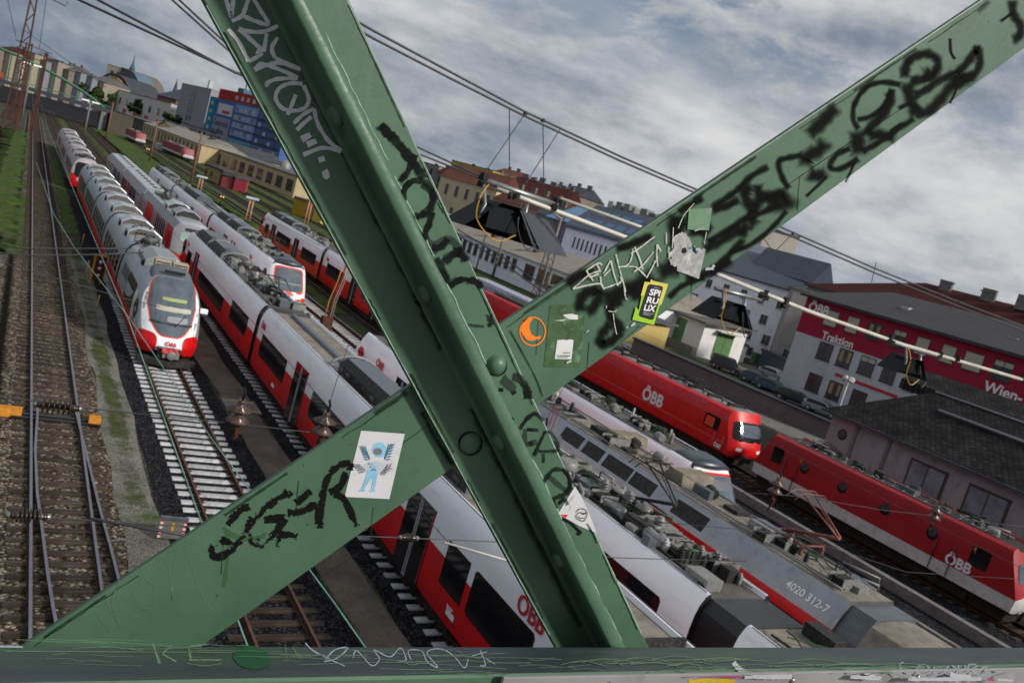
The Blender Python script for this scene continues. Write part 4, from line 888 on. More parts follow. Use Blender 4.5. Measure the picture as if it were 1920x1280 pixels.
def bld(name, label, A, B, T, h, wm, roof='flat', rm=None, rh=2.5, ov=0.4, wins=(), cat='building', z0=0.0, chim=0, group=None, side=True, parapet=None, hip=2.0):
    """A, B: ground points of the visible wall (left and right in the picture); the house reaches T metres away from the camera"""
    A = Vector((A[0], A[1])); B = Vector((B[0], B[1])); d = (B-A); W = d.length; ang = math.atan2(d.y, d.x)
    rt = empty(name, (A.x, A.y, z0), ang, label, cat, group)     # local x along the wall, local -y outward
    if (Vector((-d.y, d.x))).dot(A) < 0: T = -T*-1
    mb = MB().box(0, W, 0, T, 0, h).build('wall', wm, rt)
    if roof == 'flat':
        MB().box(-0.15, W+0.15, -0.15, T+0.15, h, h+0.35).build('roof', rm or rf_grey, rt)
    elif roof == 'gable':
        MB().prism([(-ov, h-0.1), (T+ov, h-0.1), (T/2, h+rh)], 'x', -ov, W+ov).build('roof', rm, rt)
    elif roof == 'gable_x':
        MB().prism([(0, h), (W, h), (W/2, h+rh)], 'y', 0.0, T).build('gable', wm, rt)
        MB().prism([(-ov, h-0.15), (-ov, h+0.05), (W/2, h+rh+0.25), (W+ov, h+0.05), (W+ov, h-0.15), (W/2, h+rh+0.02)], 'y', -ov, T+ov).build('roof', rm, rt)
    elif roof == 'hip':
        V = [(-ov, -ov, h), (W+ov, -ov, h), (W+ov, T+ov, h), (-ov, T+ov, h), (hip*T/2, T/2, h+rh), (W-hip*T/2, T/2, h+rh)]
        MB().add(V, [(0, 1, 5, 4), (1, 2, 5), (2, 3, 4, 5), (3, 0, 4), (0, 3, 2, 1)]).build('roof', rm, rt)
        MB().box(-ov-0.03, W+ov+0.03, -ov-0.05, T+ov+0.05, h-0.22, h-0.01).build('eaves', rf_slate, rt)
    elif roof == 'shed':
        MB().prism([(-ov, h-0.1), (T+ov, h+rh), (T+ov, h+rh+0.2), (-ov, h+0.12)], 'x', -ov, W+ov).build('roof', rm, rt)
    rd = random.Random(hash(name+label) % 1000 if False else len(label)*7+int(W*3))
    for k in range(chim):
        x = (W*(k+0.5)/chim if roof != 'hip' else hip*T/2+0.8+(W-hip*T-1.6)*(k+0.5)/chim)+rd.uniform(-.5, .5); y = T/2+rd.uniform(-0.8, 0.3); z = h+(rh if roof != 'flat' else 0.3)-0.5
        c = MB().box(x-rd.uniform(.5, 1.3), x+rd.uniform(.5, 1.3), y-0.35, y+0.35, z, z+rd.uniform(1.3, 2.2)).box(x-0.9, x+0.9, y-0.42, y+0.42, z+1.2, z+1.35).build('chimney', concd, rt)
    n = 0
    for wdef in wins:   # (face, first, step, count, width, zlo, zhi, frame, kind)
        face, f0, st, cnt, ww, zl, zh = wdef[:7]; fr = wdef[7] if len(wdef) > 7 else framew; bl = wdef[8] if len(wdef) > 8 else pane
        for k in range(cnt):
            if n > 95: break
            n += 1
            x = f0+k*st; mb = MB(); e = 0.06
            if face == 'f' and x+ww > W-0.4: continue
            mb.box(0, ww, -0.05, 0.02, 0, zh-zl, 1); mb.box(e, ww/2-e/3, -0.062, -0.04, e, zh-zl-e, 0); mb.box(ww/2+e/3, ww-e, -0.062, -0.04, e, zh-zl-e, 0)
            mb.box(-0.08, ww+0.08, -0.12, 0.0, -0.1, -0.02, 1)
            if face == 'f': o = mb.build('window', [bl, fr], rt, (x, 0, zl))
            elif face == 'l': o = mb.build('window', [bl, fr], rt, (0, x+ww, zl)); o.rotation_euler.z = R(-90)
            elif face == 'r': o = mb.build('window', [bl, fr], rt, (W, x, zl)); o.rotation_euler.z = R(90)
    return rt
def fac(name, label, pl, pr, dist, zt=None, T=12, h=None, **k):
    """wall whose left/right lower edges are met at two photo columns, at dist metres along the yard (Y) or given planes"""
    a = at(pl[0], pl[1], **dist[0]); b = at(pr[0], pr[1], **dist[1])
    return bld(name, label, a, b, T, h, **k)
# --- the office building with red top storeys, parallel to the tracks
w_grey = wallm('wall_light_grey', (0.46, 0.475, 0.50)); w_cr = wallm('wall_crimson', (0.30, 0.020, 0.045)); 
X0 = 79.7
ob = empty('office_building', (X0, 0, 0), 0, 'grey office building with crimson upper storeys and grey hipped roof', 'building')
MB().box(0, 13, 27, 68.6, 0, 7.6).build('wall', w_grey, ob)
MB().box(-0.02, 13, 26.98, 68.62, 7.6, 12.0).box(-0.02, 13, 27, 44.6, 7.05, 7.6).build('upper_wall', w_cr, ob)
MB().add([(-0.6, 26.4, 12.0), (-0.6, 69.2, 12.0), (13.6, 69.2, 12.0), (13.6, 26.4, 12.0), (6.5, 62.8, 14.9), (6.5, 33, 14.9)], [(0, 5, 4, 1), (1, 4, 2), (2, 4, 5, 3), (3, 5, 0), (0, 1, 2, 3)]).build('roof', mat('roof_office', (0.065, 0.065, 0.07), 0.75, var=0.12, scale=0.5, stretch=(1, 0.3, 1)), ob)
MB().box(-0.68, 13.65, 26.35, 69.25, 11.72, 11.98).build('eaves', rf_slate, ob)
MB().box(-0.06, 0, 53.5, 61.5, 4.3, 4.62).build('red_stripe', crim, ob)
def owin(y0, y1, z0, z1, k):
    m = MB(); s = 0.14
    m.box(-0.10, 0.02, y0-s, y1+s, z0-s, z0, 1).box(-0.06, 0.02, y0-0.08, y1+0.08, z1, z1+0.1, 1).box(-0.06, 0.02, y0-0.08, y0, z0, z1, 1).box(-0.06, 0.02, y1, y1+0.08, z0, z1, 1)
    m.box(-0.035, 0.01, y0, y1, z0, z1, 2 if k == 'b' else 0)
    if k != 'b': m.box(-0.05, 0, (y0+y1)/2-0.04, (y0+y1)/2+0.04, z0, z1, 1).box(-0.05, 0, y0, y1, z0+0.42, z0+0.48, 1)
    if k == 'h': m.box(-0.05, 0, y0, y1, z1-0.45, z1, 2)
    if k == 'c': m.box(-0.045, 0, y0+0.1, y0+0.5, z0+0.5, z1-0.1, 3).box(-0.045, 0, y1-0.6, y1-0.15, z0+0.5, z1-0.1, 3)
    m.build('window', [pane, framed, blindm, mat('curtain', (0.30, 0.24, 0.12), 0.8) if k == 'c' else blindm], ob)
u = lambda zx: 1240+zx/2.824
for (a, b, k) in ((870, 960, 'b'), (985, 1070, 'b'), (1095, 1185, 'c'), (1230, 1315, 'h'), (1350, 1440, 'b'), (1485, 1580, 'b'), (1605, 1725, 'b'), (1760, 1880, 'h')):
    xa, xb = u(a), u(b); f_ = lambda x: 588+0.31*(x-1555)
    owin(at(xb-8, f_(xb), X=X0).y, at(xa+2, f_(xa), X=X0).y, 9.3, 10.95, k)
owin(39.5, 41.4, 9.3, 10.95, 'b'); owin(35.5, 37.4, 9.3, 10.95, 'n'); owin(31.5, 33.4, 9.3, 10.95, 'b')
for a, b, k in ((835, 900, 'n'), (940, 1005, 'c'), (1055, 1125, 'h'), (1175, 1240, 'n'), (1300, 1350, 'n')):
    xa, xb = u(a), u(b); f_ = lambda x: 655+0.33*(x-1540)
    owin(at(xb, f_(xb), X=X0).y, at(xa, f_(xa), X=X0).y, 5.5, 7.3, k)
for a, b, k in ((775, 840, 'n'), (885, 950, 'c'), (1010, 1080, 'n')):
    xa, xb = u(a), u(b); f_ = lambda x: 715+0.33*(x-1520)
    owin(at(xb, f_(xb), X=X0).y, at(xa, f_(xa), X=X0).y, 1.75, 3.6, k)
def sign(par, body_, size, x, y, z, m=lettw, bold=0.0): face_left(text_mesh(body_, size, m, par, bold=bold*size, depth=0.02), x, y, z)
sign(ob, 'ÖBB', 1.5, -0.05, at(1516, 578, X=X0).y, at(1516, 582, X=X0).z-0.0, bold=0.03)
pT = at(1540, 634, X=X0); sign(ob, 'Traktion', 1.25, -0.05, pT.y, pT.z, bold=0.02)
pW = at(1843, 732, X=X0); sign(ob, 'Wien-West', 1.45, -0.05, pW.y, pW.z, bold=0.02)
for (y, z) in ((58, 13.6), (46, 13.4)): MB().box(2.6, 3.6, y-0.5, y+0.5, z-0.35, z+0.0).build('skylight', framew, ob)
# house with dark red roof behind it
rr = bld('apartment_house', 'grey house with long dark red roof and brick chimneys behind the office', (98, 85), (112, 30), 13, 13.5, wallm('wall_stone', (0.30, 0.28, 0.27)), 'hip', rf_red, rh=4.6, chim=6, wins=(('f', 3, 4.2, 10, 1.3, 10, 12),))
rr2 = fac('apartment_house', 'plain grey house with few windows, left of the office building', (1440, 690), (1512, 720), (dict(Y=84), dict(Y=80)), h=12.4, T=14, wm=wallm('wall_grey_stone', (0.27, 0.26, 0.25)), roof='flat', rm=concd, rh=2.0, wins=(('f', 1.2, 3.1, 2, 1.1, 2.2, 4.0), ('f', 2.2, 3.1, 2, 1.0, 6.0, 7.4), ('f', 3.3, 3.1, 2, 1.0, 9.5, 11)))
# white house with small windows
w_wh = wallm('wall_white', (0.80, 0.81, 0.87))
fac('apartment_house', 'white house with pairs of small windows below the dark navy roof', (1225, 560), (1448, 690), (dict(Y=112), dict(Y=92)), h=12.0, T=12, wm=w_wh, roof='shed', rm=rf_navy, rh=4.5,
    wins=(('f', 2, 3.0, 9, 1.0, 8.8, 10.2), ('f', 6.2, 3.0, 7, 1.2, 5.8, 7.3), ('f', 10.5, 3.0, 5, 1.3, 2.8, 4.4), ('f', 14.5, 3, 3, 1.3, 0.4, 1.8)))
fac('stair_tower', 'tall cream rendered tower block rising behind the navy roof', (1393, 560), (1450, 590), (dict(Y=128), dict(Y=124)), h=22.8, T=9, wm=wallm('wall_cream', (0.52, 0.48, 0.41)), roof='flat', rm=rf_grey)
fac('apartment_house', 'pale blue-grey tower house with one window left of the cream tower', (1310, 540), (1397, 560), (dict(Y=134), dict(Y=130)), h=20.5, T=9, wm=w_wh, roof='flat', rm=rf_grey, wins=(('f', 7, 3.4, 1, 1.1, 15, 17.2),))
fac('attic_house', 'dark navy pitched roof with attic windows beside the red roof', (1395, 540), (1505, 575), (dict(Y=104), dict(Y=94)), h=14.2, T=9, wm=w_wh, roof='gable', rm=rf_navy, rh=3.8, wins=(('f', 2, 4, 3, 1.6, 12.2, 13.6),))
# goods sheds with green doors
grn = mat('green_door', (0.10, 0.20, 0.08), 0.7, var=0.15)
w_sh = wallm('wall_shed', (0.72, 0.71, 0.70))
gB = at(1304, 668, Z=0); gs = bld('goods_shed', 'long white goods shed with green doors, concrete dock and flat grey roof', (gB.x, gB.y+30), (gB.x, gB.y), 8, 4.7, w_sh, 'shed', rf_grey, rh=0.5, ov=0.9)
MB().box(0, 30, -0.9, 0, 0, 1.1).build('loading_dock', concd, gs)
for x in (8.5, 16.5, 23.8): MB().box(x, x+2.6, -0.06, 0, 1.1, 4.2).build('door', grn, gs)
MB().box(30.0, 30.06, 2.6, 5.8, 0.2, 3.9).build('door', grn, gs); MB().box(30.0, 31.0, 2.2, 6.2, 4.0, 4.12).build('canopy', framew, gs); MB().box(30.07, 30.09, 4.18, 4.22, 0.2, 3.9).build('door_seam', framed, gs)
kx = bld('kiosk', 'small green and white hut in front of the green double door', (91.0, 90.2), (94.0, 88.4), 2.2, 2.4, w_sh, 'flat', rf_grey); MB().box(0.1, 1.7, -0.04, 0, 0.1, 2.2).build('door', grn, kx)
bld('goods_shed', 'yellow low shed with grey metal roof beside the dark wall', (67.6, 104), (68.4, 84.5), 7, 3.0, wallm('wall_yellow', (0.55, 0.42, 0.16)), 'shed', rf_grey, rh=0.4, ov=0.7)
# dark retaining wall behind the red locomotives
rw = MB().slab([(58.3, 70.5, 0), (66.3, 43.5, 0), (66.3, 43.5, 1.25), (58.3, 70.5, 2.35)], (0.4, 0.1, 0), 0).slab([(58.15, 70.6, 2.36), (66.15, 43.4, 1.26), (66.15, 43.4, 1.40), (58.15, 70.6, 2.50)], (0.7, 0.2, 0), 1)
wm_ = mat('wall_purplish', (0.15, 0.125, 0.125), 0.9, var=0.15, scale=0.5, col2=(0.10, 0.085, 0.09), c2pos=(0.45, 0.7), c2scale=1)
tag(rw.build('retaining_wall', [wm_, rf_slate]), 'dark brown block wall with capping between locomotives and parked cars', 'wall')
# slate roofed shed at the right
br = bpy.data.materials.new('slate_tiles'); br.use_nodes = True; t = br.node_tree; b = t.nodes['Principled BSDF']; b.inputs['Roughness'].default_value = 0.8; b.inputs['Specular IOR Level'].default_value = 0.12
tcn = t.nodes.new('ShaderNodeTexCoord'); bt = t.nodes.new('ShaderNodeTexBrick'); sx_ = t.nodes.new('ShaderNodeSeparateXYZ'); cb_ = t.nodes.new('ShaderNodeCombineXYZ')
t.links.new(tcn.outputs['Object'], sx_.inputs[0]); t.links.new(sx_.outputs[1], cb_.inputs[0]); mz = t.nodes.new('ShaderNodeMath'); mz.operation = 'MULTIPLY'; mz.inputs[1].default_value = 1.2; t.links.new(sx_.outputs[0], mz.inputs[0]); t.links.new(mz.outputs[0], cb_.inputs[1]); t.links.new(cb_.outputs[0], bt.inputs[0])
bt.inputs['Scale'].default_value = 1.25; bt.inputs['Color1'].default_value = (0.014, 0.0135, 0.015, 1); bt.inputs['Color2'].default_value = (0.038, 0.036, 0.037, 1); bt.inputs['Mortar'].default_value = (0.006, 0.006, 0.006, 1); bt.inputs['Mortar Size'].default_value = 0.05; bt.inputs['Row Height'].default_value = 0.35
nn_ = t.nodes.new('ShaderNodeTexNoise'); nn_.inputs['Scale'].default_value = 0.8; nn_.inputs['Detail'].default_value = 8; t.links.new(tcn.outputs['Object'], nn_.inputs[0])
rr_ = t.nodes.new('ShaderNodeMapRange'); rr_.inputs[1].default_value = 0.3; rr_.inputs[2].default_value = 0.7; rr_.inputs[3].default_value = 0.5; rr_.inputs[4].default_value = 1.3; t.links.new(nn_.outputs[0], rr_.inputs[0])
mm_ = t.nodes.new('ShaderNodeMix'); mm_.data_type = 'RGBA'; mm_.blend_type = 'MULTIPLY'; mm_.inputs[0].default_value = 1; t.links.new(bt.outputs['Color'], mm_.inputs[6]); t.links.new(rr_.outputs[0], mm_.inputs[7]); t.links.new(mm_.outputs[2], b.inputs['Base Color'])
bpn = t.nodes.new('ShaderNodeBump'); bpn.inputs['Strength'].default_value = 0.7; bpn.inputs['Distance'].default_value = 0.05; t.links.new(bt.outputs['Fac'], bpn.inputs['Height']); bpn.invert = True; t.links.new(bpn.outputs[0], b.inputs['Normal'])
w_pk = wallm('wall_pinkish', (0.30, 0.27, 0.28), col2=(0.15, 0.13, 0.13))
es = empty('engine_shed', (50.5, 0, 0), 0, 'old pinkish shed with dark slate hipped roof beside the red locomotives', 'shed')
MB().box(0.5, 12.5, 14, 38.4, 0, 4.4).build('wall', w_pk, es)
MB().add([(0, 12, 4.45), (0, 39.0, 4.45), (13, 39.0, 4.45), (13, 12, 4.45), (6.3, 35.5, 7.7), (6.3, 15, 7.7)], [(0, 5, 4, 1), (1, 4, 2), (2, 4, 5, 3), (3, 5, 0)]).add([(0, 12, 4.44), (0, 39.0, 4.44), (13, 39.0, 4.44), (13, 12, 4.44)], [(0, 1, 2, 3)]).build('roof', br, es)
MB().prism([(8.2, 7.0), (8.2, 7.75), (11, 8.72), (13.8, 7.75), (13.8, 7.0)], 'y', 14, 39.6).build('roof_lantern', br, es)
MB().path([(6.3, 35.5, 7.75), (6.3, 15, 7.75)], 0.09, 6).build('ridge_cap', steel, es); MB().path([(4.2, 33.5, 6.78), (4.2, 16, 6.78)], 0.12, 6).build('snow_guard', steel, es)
MB().box(-0.12, 0.02, 12, 39.05, 4.30, 4.48).build('gutter', rf_slate, es)
for y in (36.2, 33.6): MB().box(0.38, 0.5, y-0.12, y+0.12, 0, 4.3).build('pilaster', concd, es)
for y in (30.5, 26.5, 22.2, 18): 
    MB().box(0.42, 0.52, y-1.3, y+1.3, 1.2, 3.7, 1).box(0.40, 0.45, y-1.15, y+1.15, 1.35, 3.55, 0).box(0.385, 0.42, y-0.04, y+0.04, 1.35, 3.55, 1).build('window', [mat('dusty_pane', (0.16, 0.18, 0.21), 0.4, var=0.4, scale=1), framed], es)
MB().lathe((0.5, 37.2, 3.2), [(0, 0.04), (0.32, 0.04), (0.4, 0)][::-1], 18, (-1, 0, 0)).build('round_window', framed, es)
# long low building with a row of windows
ll = bld('workshop', 'long low white workshop with row of dark windows and beige roof', (74.6, 205), (74.6, 90), 15, 5.1, w_wh, 'gable', rf_beige, rh=2.6, ov=0.5, wins=(('f', 50, 2.5, 12, 1.5, 2.0, 4.3, framew), ('f', 82, 4.4, 7, 3.4, 1.6, 4.2, framew)))
for x in (62, 78): MB().box(x, x+1.2, 3, 4.2, 5.5, 8).build('chimney', rf_rust, ll)
# behind it, left to right
fac('apartment_house', 'cream house with reddish brown roof and tall narrow windows', (800, 430), (902, 465), (dict(Y=262), dict(Y=240)), h=17, T=14, wm=wallm('wall_cream_yellow', (0.55, 0.46, 0.31)), roof='gable', rm=rf_rust, rh=5.5, wins=(('f', 3, 4.4, 8, 1.5, 11.5, 15), ('f', 3, 4.4, 8, 1.5, 4.5, 8), ('f', 3, 4.4, 8, 1.5, -0.5, 2)))
fac('apartment_house', 'long old pink house with many small framed windows', (900, 460), (990, 492), (dict(Y=222), dict(Y=197)), h=14.4, T=14, wm=wallm('wall_pink', (0.42, 0.22, 0.20)), roof='gable', rm=rf_rust, rh=4.5, chim=4, wins=tuple(('f', 1.5, 2.55, 14, 1.15, z, z+1.9, rf_rust) for z in (3.2, 6.8, 10.4)))
fac('apartment_house', 'windowless blue-grey house between the pink house and the modern block', (982, 480), (1058, 505), (dict(Y=190), dict(Y=178)), h=13.5, T=14, wm=wallm('wall_bluegrey', (0.19, 0.20, 0.235)), roof='gable', rm=rf_slate, rh=3.5, chim=2)
fac('commercial_block', 'yellow-green rooftop storey seen above the reddish brown roof', (822, 395), (897, 420), (dict(Y=340), dict(Y=318)), h=26.0, T=20, wm=wallm('wall_lime', (0.44, 0.44, 0.03)), roof='flat', rm=rf_grey, chim=3)
fac('apartment_house', 'dark red roofed house with a row of chimneys behind the floodlight', (930, 420), (1040, 450), (dict(Y=250), dict(Y=232)), h=19.5, T=14, wm=wallm('wall_plum', (0.22, 0.14, 0.14)), roof='gable', rm=rf_red, rh=4.5, chim=6)
# modern white block with slit windows and blue-grey mansard with skylights
sb = fac('office_block', 'modern white block with rows of slit windows and slate roof full of skylights', (1040, 500), (1262, 560), (dict(Y=160), dict(Y=118)), h=11.9, T=20, wm=wallm('wall_offwhite', (0.76, 0.75, 0.84)), roof='none', wins=(('f', 4.5, 1.75, 22, 0.6, 8.1, 10.4, framed), ('f', 4.5, 1.75, 22, 0.6, 3.9, 6.2, framed)))
Wd = (at(1040, 500, Y=160).xy-at(1262, 560, Y=118).xy).length
MB().prism([(-0.4, 11.9), (-0.4, 12.6), (6.5, 18.6), (20, 18.6), (20, 11.9)], 'x', -0.3, Wd+0.3).build('roof', mat('roof_bluegrey', (0.12, 0.14, 0.18), 0.6, var=0.08), sb)
dn = Vector((0, -6.0, 6.9)).normalized()
for r_, (t0, t1) in enumerate(((0.22, 0.42), (0.60, 0.80))):
    for k in range(9):
        x = 3+k*4.3+r_*1.5
        for q in range(3):
            xa = x+q*0.95; P0 = Vector((0, -0.4+6.9*t0, 12.6+6*t0)); P1 = Vector((0, -0.4+6.9*t1, 12.6+6*t1)); off = Vector((0, -0.66, 0.75))*0.06
            MB().slab([Vector((xa, 0, 0))+P0+off, Vector((xa+0.8, 0, 0))+P0+off, Vector((xa+0.8, 0, 0))+P1+off, Vector((xa, 0, 0))+P1+off], (0, 0.05, -0.06)).build('skylight', sky_b, sb)
rd = random.Random(5)
for k in range(14):
    x = 2+k*3.1; MB().box(x, x+rd.uniform(1, 2.4), 7.5, 9.5, 18.6, 18.6+rd.uniform(0.8, 1.8)).build('rooftop_unit', random.Random(k).choice((gearl, framew, concd)), sb)
MB().box(27, 40, -0.1, 5.2, 12.6, 15.0).build('terrace', rf_slate, sb)
gm = fac('office_block', 'glazed stair roof with blue panes left of the slit window block', (1008, 470), (1050, 492), (dict(Y=175), dict(Y=168)), h=13, T=12, wm=wallm('wall_slateblue', (0.16, 0.18, 0.22)), roof='shed', rm=sky_b, rh=5)
# the left hand city
w_tw = wallm('wall_tower_grey', (0.27, 0.27, 0.29))
gt = fac('tower_block', 'plain grey tower block with two dark vertical strips of windows', (325, 232), (378, 250), (dict(Y=480), dict(Y=440)), h=28, T=16, wm=w_tw, roof='flat', rm=w_tw, wins=tuple(('f', 15.5+q*4.2, 1, 1, 2.4, z, z+2.9, framed) for q in (0, 1) for z in range(3, 26, 4)))
MB().box(18, 20, 6, 8, 28, 33).build('mast', framew, gt)
w_bl = wallm('wall_blue', (0.07, 0.13, 0.30))
bb = fac('department_store', 'bright blue high-rise with red roof storey and big grey advertising banner', (377, 265), (516, 321), (dict(Y=420), dict(Y=345)), h=24.0, T=26, wm=w_bl, roof='none')
a_ = at(377, 265, Y=420); b_ = at(516, 321, Y=345); WB = (a_.xy-b_.xy).length
MB().box(0, WB, -0.02, 26, 24.0, 24.4).build('roof', rf_grey, bb)
MB().box(WB*0.10, WB*0.62, 0, 18, 24.4, 28.6).box(WB*0.62, WB*0.78, 1, 18, 24.4, 27.4).build('red_storey', wallm('wall_scarlet', (0.33, 0.03, 0.03)), bb)
for k in range(5): MB().box(WB*(0.34+k*0.075), WB*(0.34+k*0.075)+2.4, -0.15, 0.1, 25.2, 27.0).build('window', framew, bb)
MB().box(0, WB*0.09, -0.2, 6, 0, 24.2).build('turquoise_strip', wallm('wall_turq', (0.02, 0.20, 0.30)), bb)
for k in range(6): MB().box(WB*0.03, WB*0.06, -0.3, -0.2, 3+k*3.6, 4.4+k*3.6).build('window', framew, bb)
MB().box(WB*0.14, WB*0.34, -0.3, 0, 17.5, 22.4).build('sign_board', wallm('board_white', (0.5, 0.5, 0.56)), bb); MB().box(WB*0.21, WB*0.31, -0.4, -0.3, 18.3, 19.6).build('red_wordmark', crim, bb)
MB().box(WB*0.11, WB*0.345, -0.3, 0, 3.6, 16.3).build('banner', wallm('banner_grey', (0.24, 0.25, 0.33)), bb)
for i, s_ in enumerate(('Österreich', 'ist pflege', 'bedürftig')):
    o = text_mesh(s_, 3.6, black, bb, bold=0.05, depth=0.02); o.rotation_euler.x = R(90); o.location = (WB*0.12, -0.36, 12.6-i*3.4)
    o.scale.x = min(1, WB*0.21/max(0.1, o.dimensions.x))
MB().box(WB*0.37, WB*0.66, -0.25, 0, 9.5, 23.4).build('light_blue_panel', wallm('wall_sky', (0.20, 0.30, 0.52)), bb)
for r_ in range(4):
    for k in range(5): MB().box(WB*(0.39+k*0.053), WB*(0.39+k*0.053)+1.6, -0.32, -0.25, 11+r_*3.2, 12.6+r_*3.2).build('window', framew if (k+r_) % 3 else pane, bb)
for r_ in range(6):
    for k in range(4): MB().box(WB*(0.69+k*0.075), WB*(0.69+k*0.075)+2.2, -0.06, 0, 3+r_*3.4, 4.8+r_*3.4).build('window', pane if (k+r_) % 2 else framew, bb)
for r_ in range(4): MB().box(WB*0.37, WB*0.99, -0.9, -0.25, 9.9+r_*3.3, 10.1+r_*3.3).build('balcony_rail', gear, bb)
MB().box(WB*0.36, WB*0.66, -0.5, 0, 0.5, 9.0).build('turquoise_front', wallm('wall_turq2', (0.03, 0.24, 0.34)), bb); MB().box(WB*0.38, WB*0.58, -0.56, -0.5, 4.4, 8.2).build('glass_front', wallm('glass_pale', (0.10, 0.26, 0.38)), bb)
MB().box(WB*0.13, WB*0.26, -0.5, 0, 0.8, 3.0).build('red_canopy', crim, bb)
MB().box(WB*0.22, WB*0.3, 4, 10, 28.6, 31).path([(WB*0.26, 6, 31), (WB*0.26, 6, 36)], 0.3, 6).build('roof_plant', wallm('plant_teal', (0.06, 0.15, 0.2)), bb)
fac('annex', 'low grey annex with dark windows at the foot of the grey tower', (308, 238), (388, 270), (dict(Y=470), dict(Y=405)), h=9, T=12, wm=w_tw, roof='flat', rm=rf_grey, wins=(('f', 2, 6.2, 12, 2.6, 5.2, 8.2, framed),))
# depots
w_dp = wallm('wall_depot_cream', (0.46, 0.36, 0.21)); 
dp = fac('engine_depot', 'cream locomotive depot with grey pitched roof and lit gable end', (262, 268), (368, 318), (dict(Y=372), dict(Y=272)), h=5.6, T=14, wm=w_dp, roof='gable', rm=rf_beige, rh=2.4, wins=(('f', 3, 6.0, 18, 2.0, 1.6, 4.6, framed),))
fac('engine_depot', 'cream gable fronted depot bay with framed gate beside the dark red locomotive', (290, 262), (314, 272), (dict(Y=352), dict(Y=340)), h=6.6, T=8, wm=wallm('wall_depot_sunlit', (0.62, 0.48, 0.26)), roof='gable_x', rm=rf_grey, rh=1.6, wins=(('f', 1.5, 3.3, 4, 2.2, 1, 4, framed),))  # depot cream raised in its colour to carry the sun on this front
ld = fac('workshop', 'low cream workshop with wide dark windows and flat roof', (378, 312), (548, 372), (dict(Y=285), dict(Y=215)), h=5.3, T=14, wm=w_dp, roof='flat', rm=rf_grey, wins=(('f', 4, 6.8, 10, 4.0, 1.4, 4.2, framed),))
fac('workshop', 'bright gable end of the cream workshop with eaves', (370, 305), (404, 318), (dict(Y=292), dict(Y=280)), h=5.7, T=22, wm=wallm('wall_gable_sunlit', (0.66, 0.53, 0.33)), roof='gable_x', rm=rf_slate, rh=2.4, wins=(('f', 2.5, 3.5, 2, 2.0, 1.0, 4.0, framed),))  # workshop cream lightened in the wall colour for a sunlit end
fac('gabled_hall', 'pale green gabled hall with orange tiled roof and white banner', (470, 308), (535, 330), (dict(Y=400), dict(Y=352)), h=11, T=20, wm=wallm('wall_palegreen', (0.25, 0.32, 0.26)), roof='gable_x', rm=rf_or, rh=9, wins=(('f', 3, 30, 1, 22, 2.6, 8.4, framew, wallm('banner_pink', (0.5, 0.40, 0.46))),))
fac('old_depot', 'brown flat roofed sheds behind the dark red locomotives', (212, 240), (300, 265), (dict(Y=420), dict(Y=352)), h=6.0, T=16, wm=wallm('wall_brown', (0.085, 0.065, 0.045)), roof='flat', rm=rf_grey, wins=(('f', 4, 7, 10, 2.6, 1.6, 4.2, framed),))
fac('supermarket', 'long white building with red and white signs and flat roof', (214, 205), (312, 236), (dict(Y=620), dict(Y=500)), h=17, T=30, wm=wallm('wall_white_far', (0.55, 0.53, 0.5)), roof='flat', rm=rf_grey, wins=(('f', 22, 26, 4, 9, 3, 7, framew, crim), ('f', 8, 18, 6, 5, 9, 13, framew)))
fac('gabled_house', 'white gabled house front beside the yellow arched wall', (196, 196), (232, 206), (dict(Y=640), dict(Y=610)), h=11, T=12, wm=wallm('wall_pale', (0.52, 0.49, 0.46)), roof='gable_x', rm=rf_slate, rh=5)
ya = fac('arched_hall', 'golden yellow hall with big round arched top', (176, 188), (228, 203), (dict(Y=760), dict(Y=730)), h=15, T=30, wm=wallm('wall_gold', (0.55, 0.32, 0.03)), roof='none')
Wy = (at(176, 188, Y=760).xy-at(228, 203, Y=730).xy).length
MB().prism([(Wy/2-Wy/2*math.cos(math.pi*k/16), 15+12*math.sin(math.pi*k/16)) for k in range(17)], 'y', 0.3, 20).build('arch', wallm('wall_gold2', (0.55, 0.32, 0.03)), ya)
MB().prism([(Wy/2-(Wy/2+3)*math.cos(math.pi*k/16), 15+14.5*math.sin(math.pi*k/16)) for k in range(17)], 'y', 1.2, 30).build('roof', rf_slate, ya)
fac('office_block', 'beige stepped block with windows behind the yellow arch', (188, 188), (216, 194), (dict(Y=860), dict(Y=850)), h=38, T=30, wm=wallm('wall_beige', (0.36, 0.31, 0.25)), roof='flat', rm=rf_grey, wins=(('f', 4, 6.5, 3, 3.5, 26, 34, framew),))
cv = fac('curved_block', 'dark brown curved high-rise with glass bay and pointed spire', (214, 193), (250, 203), (dict(Y=850), dict(Y=825)), h=24, T=30, wm=wallm('wall_darkbrown', (0.13, 0.115, 0.105)), roof='none', wins=(('f', 26, 7, 3, 4, 19, 22, framew),))
Wc = (at(214, 193, Y=850).xy-at(250, 203, Y=825).xy).length
MB().prism([(0, 24), (0, 39), (Wc*0.5, 38), (Wc*0.8, 34), (Wc*1.0, 29), (Wc*1.05, 24)], 'y', 0.0, 26).build('curved_wall', wallm('wall_darkbrown2', (0.13, 0.115, 0.105)), cv)
MB().prism([(Wc*0.6, 38), (Wc*0.66, 32), (Wc*0.98, 25), (Wc*1.12, 26), (Wc*0.98, 32), (Wc*0.8, 36)], 'y', -1.5, 14).build('glass_bay', wallm('glass_far', (0.10, 0.15, 0.19)), cv)
MB().lathe((Wc*0.1, 8, 39), [(2.6, 0), (1.8, 3), (0.9, 6), (0.2, 13)], 8).build('spire', wallm('spire_teal', (0.06, 0.12, 0.15)), cv)
